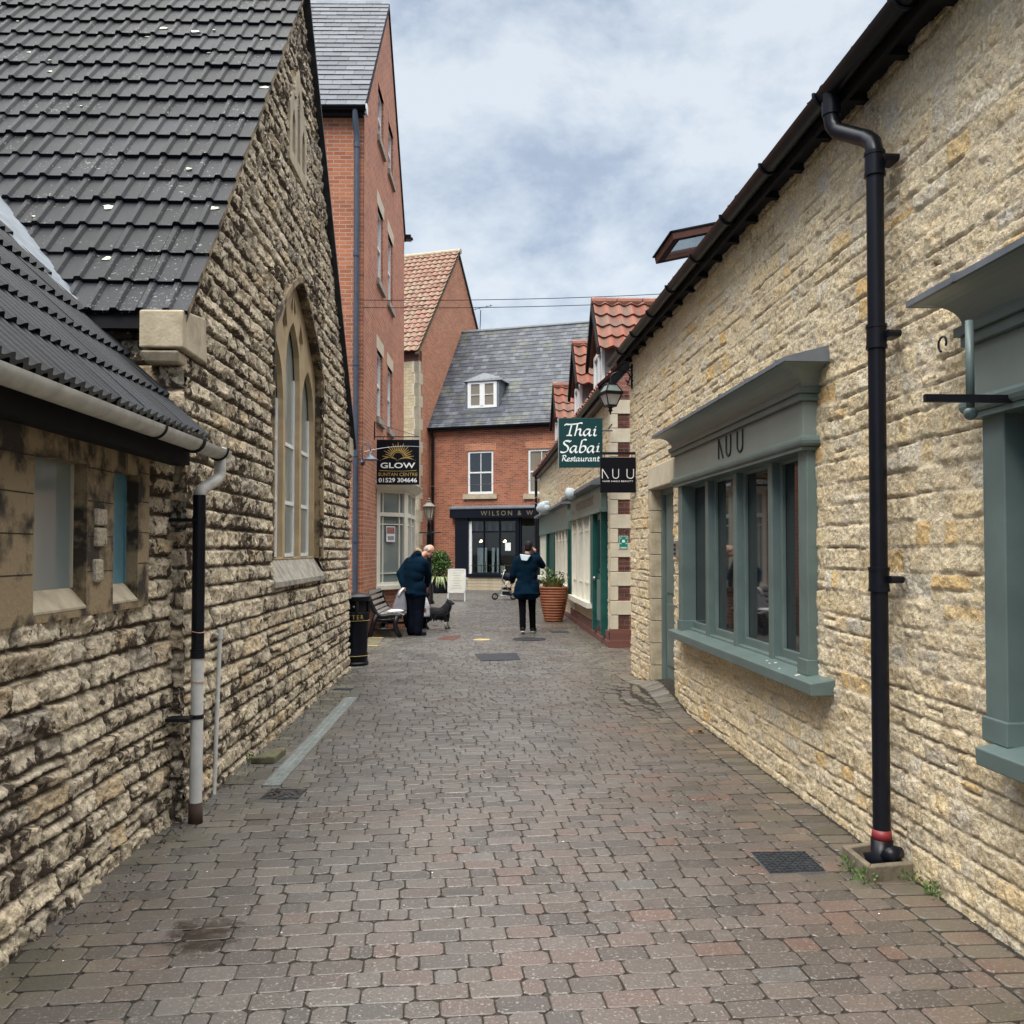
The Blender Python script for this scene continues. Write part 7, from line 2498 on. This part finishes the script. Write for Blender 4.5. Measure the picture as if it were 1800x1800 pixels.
q.prism([pc + Vector((.0, y_, z_)) for y_, z_ in ((-.15, .14), (.15, .14), (.15, .26), (-.15, .26))], [pc + Vector((.30, y_, z_)) for y_, z_ in ((-.15, .14), (.15, .14), (.15, .26), (-.15, .26))])
q.build('seat', 'pram_fabric', t, smooth=True).data.set_sharp_from_angle(angle=rad(40))
for x_ in (-.24, .36):
    for y_ in (-.24, .24):
        q = MB(); c_ = pc + Vector((x_, y_, .105))
        q.tube([c_ + Vector((.088 * math.cos(a_), 0, .088 * math.sin(a_))) for a_ in np.linspace(0, math.tau, 18)], .018, 6)
        wh = q.build('wheel', 'rubber', t)
        q = MB(); q.tube([c_ + Vector((0, -.02, 0)), c_ + Vector((0, .02, 0))], .028, 8)
        for a_ in np.linspace(0, math.tau, 6)[:-1]: q.tube([c_, c_ + Vector((.085 * math.cos(a_), 0, .085 * math.sin(a_)))], .006, 4)
        q.build('rim', 'steel', wh)

# ------------------------------------------------------------------ people and the dog
def organic(name, mb, m, parent, voxel, smooth_it=2, label=None):
    """fuse overlapping tapered tubes into one continuous skin"""
    me = mb.mesh(name)
    bm = bmesh.new(); bm.from_mesh(me); bmesh.ops.recalc_face_normals(bm, faces=bm.faces); bm.to_mesh(me); bm.free()
    o = bpy.data.objects.new('tmp', me)
    COL.objects.link(o)
    r = o.modifiers.new('r', 'REMESH'); r.mode = 'VOXEL'; r.voxel_size = voxel
    s_ = o.modifiers.new('s', 'SMOOTH'); s_.factor = .5; s_.iterations = smooth_it
    dg = bpy.context.evaluated_depsgraph_get()
    m2 = bpy.data.meshes.new_from_object(o.evaluated_get(dg))
    bpy.data.objects.remove(o)
    ob = link(name, m2, parent, m, smooth=True)
    if label: ob['label'] = label
    return ob

def chain(q, pts, rr, n=12, flat=None, caps=True):
    q.tube(pts, rr, n, flat)
    if caps:
        q.sphere(pts[0], rr[0], 10, 8); q.sphere(pts[-1], rr[-1], 10, 8)
    for p, r_ in zip(pts[1:-1], rr[1:-1]):
        q.sphere(p, r_ * .98, 10, 8)

def hand(q, wrist, dirv, palm_n, side, curl=.5):
    """palm, four bent fingers of different length and a thumb from its side"""
    d = Vector(dirv).normalized(); n = Vector(palm_n); n = (n - d * n.dot(d)).normalized(); s = d.cross(n) * side
    w = Vector(wrist)
    q.sphere(w + d * .045, (.042, .042, .042), 10, 8)
    q.tube([w - d * .01, w + d * .03, w + d * .09], [.026, .038, .036], 10, .5)
    for k, (off, L_) in enumerate(((-.030, .068), (-.010, .078), (.011, .073), (.031, .058))):
        b0 = w + d * .085 + s * off
        d1 = (d + n * curl * .6).normalized(); d2 = (d + n * curl * 1.6).normalized(); d3 = (d + n * curl * 2.6).normalized()
        p1 = b0 + d1 * L_ * .45; p2 = p1 + d2 * L_ * .32; p3 = p2 + d3 * L_ * .25
        q.tube([b0 - d * .02, b0, p1, p2, p3], [.0095, .0095, .009, .0085, .007], 7)
    t0 = w + d * .03 - s * .034
    q.tube([t0, t0 + (d * .6 - s * .8).normalized() * .035, t0 + (d * .9 - s * .5).normalized() * .065 + n * .01], [.013, .011, .009], 7)

def person(label, J, clothes, hat_hair, hands, cat='person', hair_style='short', voxel=.010, jacket_len=None, hoodcol=None, sleeves=True):
    """J: joints in world space. body is one skin, garments and hair are its parts"""
    V = {k: Vector(v) for k, v in J.items()}
    fwd = V['face'].normalized()
    up = (V['head'] - V['neck']).normalized()
    q = MB()
    # torso
    sh_ax = (V['shR'] - V['shL']).normalized()
    hip_ax = (V['hipR'] - V['hipL']).normalized()
    chest = (V['shR'] + V['shL']) / 2
    pel = (V['hipR'] + V['hipL']) / 2
    wst = V.get('waist', pel.lerp(chest, .45))
    for a_, r_ in ((pel, .145), (wst, .135), (wst.lerp(chest, .55), .15), (chest - (chest - wst).normalized() * .06, .14)):
        for ax_ in (-1, 1):
            q.sphere(a_ + sh_ax * ax_ * .065, r_ * .8, 12, 8)
    q.tube([pel, wst, wst.lerp(chest, .5), chest], [.14, .13, .15, .12], 14)
    q.tube([V['shL'], chest, V['shR']], [.062, .10, .062], 12)
    q.tube([chest, V['neck'], V['head'] - up * .05], [.09, .056, .055], 12)
    # head: skull, jaw, nose, ears
    h = V['head']; rt = fwd.cross(up).normalized(); up2 = rt.cross(fwd).normalized()
    R = Matrix((rt, fwd, up2)).transposed()
    q.sphere(h + up2 * .018, (.076, .094, .100), 16, 12, R)
    q.sphere(h + fwd * .035 - up2 * .052, (.054, .058, .062), 12, 10, R)
    q.sphere(h + fwd * .078 - up2 * .098, (.024, .02, .018), 10, 8, R)
    q.tube([h + fwd * .088 + up2 * .008, h + fwd * .108 - up2 * .030, h + fwd * .088 - up2 * .040], [.009, .015, .012], 8)
    q.tube([h + fwd * .084 - up2 * .066 - rt * .02, h + fwd * .092 - up2 * .066, h + fwd * .084 - up2 * .066 + rt * .02], .008, 6)
    q.tube([h + fwd * .082 + up2 * .024 - rt * .035, h + fwd * .092 + up2 * .024, h + fwd * .082 + up2 * .024 + rt * .035], .011, 6)
    for sg in (-1, 1):
        q.sphere(h + rt * sg * .078 - up2 * .008, (.012, .022, .032), 8, 8, R)
        s = 'L' if sg < 0 else 'R'
        chain(q, [V['sh' + s], V['el' + s], V['ha' + s]], [.055, .042, .028])
        chain(q, [V['hip' + s], V['kn' + s], V['an' + s]], [.088, .058, .042])
        chain(q, [V['an' + s], V['to' + s]], [.042, .032])
    for s, (dv, pn, sd_, cu) in hands.items():
        hand(q, V['ha' + s], dv, pn, sd_, cu)
    body = organic('person', q, 'skin', None, voxel, 1)
    tag(body, label, cat)
    for sg in (-1, 1):
        e_ = MB(); e_.sphere(h + fwd * .083 + rt * sg * .030 + up2 * .006, .010, 8, 6); e_.build('eye', 'hair_dark', body, smooth=True)
    # jacket
    q = MB()
    jl = jacket_len if jacket_len is not None else .12
    down = clothes.get('drop', Vector((0, 0, -1)))
    hem = pel + down * jl
    bk0 = clothes.get('bulk', 1.0)
    fl = clothes.get('flare', .03)
    for a_, r_ in ((hem, .155 + fl), (hem.lerp(pel, .5), .16 + fl * .7), (pel, (.165 + fl * .3) * bk0), (wst, .165 * bk0), (wst.lerp(chest, .55), .178 * bk0), (chest - (chest - wst).normalized() * .05, .165 * bk0)):
        for ax_ in (-1, 1):
            q.sphere(a_ + sh_ax * ax_ * .068, (r_ * .85, r_ * .85, r_ * (.5 if a_ is hem else .85)), 12, 8)
    ring = []
    q.tube([hem, pel, wst, wst.lerp(chest, .5), chest], [.17 + fl, .175, .165, .18, .15], 14)
    q.tube([V['shL'] + up * .005, chest + up * .01, V['shR'] + up * .005], [.085, .125, .085], 12)
    q.tube([chest, V['neck'] - up * .01], [.12, .082], 12)
    for s in 'LR':
        w_ = V['ha' + s].lerp(V['el' + s], clothes.get('cuff', .06))
        mid = V['sh' + s].lerp(V['el' + s], .5)
        chain(q, [V['sh' + s], mid, V['el' + s], V['el' + s].lerp(w_, .6), w_], [.083, .080, .070, .062, .052])
    if clothes.get('hood'):
        hb = clothes['hood']
        bk_ = -fwd if 'back' not in V else V['back'].normalized()
        q.sphere(V['neck'] + bk_ * .08 - up * .03, (.13, .085, .075), 14, 8, R)
        q.sphere(V['neck'] + bk_ * .10 - up * .10, (.10, .06, .09), 14, 8, R)
    jk = organic('jacket', q, clothes['jacket'], body, .014, 3)
    if clothes.get('lining'):
        bk_ = -fwd
        q = MB()
        q.prism([V['neck'] + bk_ * .170 + rt * x_ + up * z_ for x_, z_ in ((-.105, .015), (.105, .015), (.055, -.095), (-.055, -.095))],
                [V['neck'] + bk_ * .150 + rt * x_ + up * z_ for x_, z_ in ((-.115, .025), (.115, .025), (.06, -.10), (-.06, -.10))])
        q.build('hood_lining', clothes['lining'], jk, bevel=.01)
    # trousers
    q = MB()
    for ax_ in (-1, 1): q.sphere(pel + hip_ax * ax_ * .06, .135, 12, 8)
    for s in 'LR':
        k_ = clothes.get('leg', 1.0)
        chain(q, [V['hip' + s], V['hip' + s].lerp(V['kn' + s], .5), V['kn' + s], V['kn' + s].lerp(V['an' + s], .5), V['an' + s] + Vector((0, 0, -.01))], [.118 * k_, .102 * k_, .084 * k_, .076 * k_, .072 * k_])
    organic('trousers', q, clothes['trousers'], body, .014, 3)
    for s in 'LR':
        q = MB(); a_, t_ = V['an' + s], V['to' + s]
        dv = (t_ - a_); dv.z = 0; dv.normalize()
        heel = Vector((a_.x, a_.y, 0)) - dv * .06; toe = Vector((t_.x, t_.y, 0)) + dv * .04
        lift = min(a_.z - .085, .06); lift = max(lift, 0)
        q.tube([heel + Vector((0, 0, .055 + lift)), heel.lerp(toe, .35) + Vector((0, 0, .065 + lift)), heel.lerp(toe, .75) + Vector((0, 0, .045 + lift * .4)), toe + Vector((0, 0, .035))], [.042, .052, .046, .028], 12)
        q.tube([heel.lerp(toe, .2) + Vector((0, 0, .05 + lift)), a_ + Vector((0, 0, .02))], [.045, .042], 10)
        sh = organic('shoe', q, clothes.get('shoe', 'shoe_black'), body, .010, 1)
        q = MB(); q.tube([heel + Vector((0, 0, .016 + lift)), heel.lerp(toe, .5) + Vector((0, 0, .016 + lift * .6)), toe + Vector((0, 0, .014))], [.042, .046, .034], 12, .32)
        q.build('sole', clothes.get('sole', 'shoe_black'), sh, smooth=True)
    # hair
    q = MB()
    if hair_style == 'short':
        q.sphere(h + up2 * .032 - fwd * .012, (.082, .096, .098), 16, 12, R); q.sphere(h - fwd * .045 - up2 * .015, (.072, .058, .070), 14, 10, R)
        organic('hair', q, hat_hair, body, .010, 1)
    elif hair_style == 'balding':
        q.sphere(h - fwd * .052 + up2 * .002, (.080, .052, .074), 14, 10, R)
        for sg in (-1, 1): q.sphere(h + rt * sg * .068 - fwd * .02 + up2 * .0, (.016, .045, .034), 10, 8, R)
        organic('hair', q, hat_hair, body, .010, 1)
    elif hair_style == 'long':
        q.sphere(h + up2 * .03 - fwd * .015, (.090, .100, .104), 16, 12, R); q.sphere(h - fwd * .05 - up2 * .06, (.088, .06, .11), 14, 10, R)
        for sg in (-1, 1): q.sphere(h + rt * sg * .07 - up2 * .06 - fwd * .01, (.03, .05, .10), 10, 8, R)
        organic('hair', q, hat_hair, body, .010, 1)
    return body

# man walking away, hand to his ear
b = gr(926, 1113)
x, y = b.x, b.y
person('man in dark blue hooded jacket walking away with one hand raised to his head', dict(
    head=(x + .035, y + .03, 1.665), neck=(x + .01, y, 1.50), face=(.30, 1, -.02), shL=(x - .185, y, 1.405), shR=(x + .195, y, 1.43),
    elL=(x - .265, y + .0, 1.13), haL=(x - .28, y + .20, .99), elR=(x + .31, y + .12, 1.31), haR=(x + .165, y + .10, 1.56),
    waist=(x - .0, y, 1.12), hipL=(x - .10, y, .93), hipR=(x + .10, y, .93), knL=(x - .085, y - .02, .50), knR=(x + .105, y + .12, .50),
    anL=(x - .08, y - .20, .12), anR=(x + .12, y + .16, .085), toL=(x - .08, y - .06, .03), toR=(x + .16, y + .32, .03)),
    dict(jacket='navy_cloth', trousers='black_cloth', flare=.085, hood=True, lining='light_lining', leg=.86, sole='shoe_sole', cuff=.10),
    'hair_dark', {'L': ((-.1, 1, -.1), (0, 0, -1), 1, .7), 'R': ((-.35, .1, 1), (-1, .3, 0), -1, .5)}, jacket_len=.17)

# older man bending forward over the bench
b = gr(729, 1117)
x, y = b.x, b.y
person('older balding man in a navy coat bending forward beside the bench', dict(
    head=(x + .255, y + .10, 1.605), neck=(x + .135, y + .05, 1.50), face=(.80, .05, -.60), shL=(x - .125, y + .10, 1.395), shR=(x + .185, y - .09, 1.375),
    elL=(x - .285, y - .02, 1.16), haL=(x - .205, y - .10, .93), elR=(x + .25, y + .06, 1.12), haR=(x + .20, y + .22, .93),
    waist=(x - .03, y - .02, 1.13), hipL=(x - .085, y + .03, .90), hipR=(x + .085, y - .05, .90), knL=(x - .06, y + .04, .49), knR=(x + .085, y - .03, .48),
    anL=(x - .07, y + .02, .09), anR=(x + .06, y - .06, .09), toL=(x + .06, y + .08, .035), toR=(x + .18, y - .02, .035)),
    dict(jacket='navy_cloth', trousers='navy_trousers', flare=.045, hood=True, leg=1.24, cuff=.02, bulk=1.13),
    'fur_white', {'L': ((.2, -.1, -1), (0, 1, 0), 1, 1.0), 'R': ((-.1, .4, -1), (0, 1, .0), 1, .6)}, hair_style='balding', jacket_len=.11)
hx_, hy_ = x - .215, y - .13
q = MB()
rs = random.Random(3)
rings = []
for (z_, w_, dp_) in ((.86, .045, .03), (.80, .07, .045), (.70, .10, .06), (.60, .125, .07), (.50, .14, .075), (.46, .135, .07)):
    rings.append([(hx_ - .03 + (.86 - z_) * -.06 + math.cos(a_) * w_ * (1 + .05 * math.sin(a_ * 5 + z_ * 9)), hy_ + math.sin(a_) * dp_ * (1 + .12 * math.sin(a_ * 4 + z_ * 7)), z_) for a_ in np.linspace(0, math.tau, 19)[:-1]])
vs_ = [p for r in rings for p in r]; fs_ = [tuple(range(18))[::-1], tuple(range(18 * 5, 18 * 6))]
for i in range(5):
    for k in range(18): fs_.append((i * 18 + k, i * 18 + (k + 1) % 18, (i + 1) * 18 + (k + 1) % 18, (i + 1) * 18 + k))
q.add(vs_, fs_)
tag(q.build('cloth_bag', 'grey_fabric', smooth=True), 'grey cloth shopping bag hanging from the bending man\'s hand', 'bag')
q = MB(); q.tube([(hx_ + .02, hy_ - .03, .90), (hx_ - .03, hy_ - .04, .84), (hx_ - .07, hy_ - .04, .76)], [.035, .045, .04], 10, .5)
tag(q.build('paper_roll', 'paper', smooth=True), 'white folded papers held at the mouth of the grey cloth bag', 'papers')

# second person behind him with carrier bags
b = gr(742, 1105)
x, y = b.x, b.y
person('person with long blond hair and a dark coat standing behind the bending man', dict(
    head=(x - .10, y, 1.52), neck=(x - .05, y, 1.37), face=(-1, -.15, -.3), shL=(x - .03, y - .17, 1.27), shR=(x - .0, y + .17, 1.27),
    elL=(x + .06, y - .22, 1.00), haL=(x + .05, y - .24, .76), elR=(x + .02, y + .22, 1.0), haR=(x - .0, y + .24, .76),
    waist=(x - .0, y, 1.05), hipL=(x, y - .09, .85), hipR=(x, y + .09, .85), knL=(x + .0, y - .09, .46), knR=(x + .02, y + .10, .46),
    anL=(x + .04, y - .09, .09), anR=(x - .02, y + .10, .09), toL=(x - .12, y - .10, .035), toR=(x - .16, y + .10, .035)),
    dict(jacket='grey_coat', trousers='black_cloth', flare=.02, leg=.92), 'hair_blond', {'L': ((0, 0, -1), (-1, 0, 0), 1, 1.0), 'R': ((0, 0, -1), (-1, 0, 0), -1, 1.0)}, hair_style='long', jacket_len=.14)
q = MB(); bx_, by_ = x + .05, y - .25
rings = []
for (z_, w_, dp_) in ((.68, .03, .02), (.64, .07, .04), (.55, .11, .06), (.42, .13, .075), (.30, .135, .08), (.26, .12, .07)):
    rings.append([(bx_ + math.cos(a_) * w_ * (1 + .07 * math.sin(a_ * 5 + z_ * 9)), by_ + math.sin(a_) * dp_ * (1 + .14 * math.sin(a_ * 4 + z_ * 7)), z_) for a_ in np.linspace(0, math.tau, 19)[:-1]])
q.add([p for r in rings for p in r], fs_)
for sg in (-1, 1): q.tube([(bx_ + sg * .03, by_, .66), (bx_, by_, .745)], .006, 5)
bg = q.build('carrier_bag', 'carrier_bag', smooth=True)
tag(bg, 'bulging white plastic carrier bag hanging low beside the bending man', 'bag')
q = MB(); q.add([(bx_ - .06, by_ - .079, .36), (bx_ + .06, by_ - .079, .36), (bx_ + .06, by_ - .078, .44), (bx_ - .06, by_ - .078, .44)], [(0, 1, 2, 3)]); q.build('printed_panel', 'red_fabric', bg)

# dog
d0_ = gr(776, 1106)
x, y = d0_.x, d0_.y
q = MB()
z_ = .33
q.tube([(x - .30, y + .03, z_ + .005), (x - .20, y + .02, z_), (x - .05, y, z_ - .015), (x + .08, y - .01, z_ + .01)], [.09, .12, .125, .13], 14)
q.sphere((x + .07, y - .01, z_ + .0), (.10, .085, .115), 14, 10); q.sphere((x - .26, y + .03, z_ - .005), (.095, .08, .10), 14, 10)
q.tube([(x + .07, y - .01, z_ + .05), (x + .13, y - .02, z_ + .14), (x + .15, y - .03, z_ + .19)], [.11, .09, .07], 12)
q.sphere((x + .155, y - .03, z_ + .205), (.074, .064, .064), 12, 10)
q.tube([(x + .18, y - .04, z_ + .20), (x + .245, y - .05, z_ + .19)], [.042, .028], 10); q.sphere((x + .25, y - .05, z_ + .192), .02, 8, 6)
for sg in (-1, 1):
    q.tube([(x + .135, y - .03 + sg * .035, z_ + .24), (x + .125, y - .03 + sg * .045, z_ + .285), (x + .14, y - .03 + sg * .055, z_ + .27)], [.022, .014, .006], 7)
    yy = y - .01 + sg * .055
    fx = x + .08 + (.05 if sg > 0 else 0)
    q.tube([(fx - .0, yy, z_ - .02), (fx + .0, yy, z_ - .12), (fx + .0, yy, z_ - .17), (fx + .01, yy, .03)], [.045, .032, .024, .018], 9)
    q.sphere((fx + .025, yy, .018), (.032, .02, .018), 8, 6)
    hx2 = x - .27
    q.tube([(hx2, yy + .03, z_ - .02), (hx2 + .05, yy + .03, z_ - .12), (hx2 - .05, yy + .03, z_ - .21), (hx2 - .03, yy + .03, .03)], [.06, .042, .022, .018], 9)
    q.sphere((hx2 - .005, yy + .03, .018), (.032, .02, .018), 8, 6)
q.tube([(x - .33, y + .03, z_ + .02), (x - .41, y + .04, z_ - .06), (x - .45, y + .05, z_ - .17), (x - .43, y + .05, z_ - .23)], [.028, .034, .034, .015], 9)
rs = random.Random(6)
for i in range(220):
    a_ = rs.random() * math.tau; xx = rs.uniform(-.33, .15)
    r_ = .105
    p = Vector((x + xx, y + math.cos(a_) * r_, z_ - .01 + math.sin(a_) * r_ * 1.05))
    dd_ = Vector((-.35, math.cos(a_) * .3, -1)).normalized()
    q.tube([p, p + dd_ * rs.uniform(.04, .075)], [.014, .003], 5)
dog = organic('dog', q, 'fur_black', None, .0075, 1)
tag(dog, 'small black shaggy dog with pale lower legs standing on the paving looking away', 'dog')
q = MB()
for sg in (-1, 1):
    yy = y - .01 + sg * .055; fx = x + .08 + (.05 if sg > 0 else 0)
    q.tube([(fx + .0, yy, .15), (fx + .01, yy, .04)], [.0255, .0215], 9)
q.build('leg_marking', 'fur_white', dog, smooth=True)
q = MB(); q.sphere((x + .115, y - .045, z_ + .10), (.058, .058, .085), 12, 10); q.sphere((x + .195, y - .045, z_ + .185), (.045, .034, .030), 10, 8)
q.build('ruff', 'fur_grey', dog, smooth=True)
q = MB(); q.sphere((x + .268, y - .052, z_ + .198), .011, 8, 6); q.build('nose', 'rubber', dog)
q = MB()
for sg in (-1, 1): q.sphere((x + .195, y - .04 + sg * .034, z_ + .222), .008, 8, 6)
q.build('eye', 'hair_dark', dog)
q = MB(); q.tube([(x - .12, y - .02, z_ + .085), (x - .20, y - .10, .45), (x - .245, y - .20, .60), (x - .20, y - .26, .72)], .006, 5)
tag(q.build('dog_lead', 'red_fabric'), 'thin red lead running from the dog to the person behind', 'dog lead')
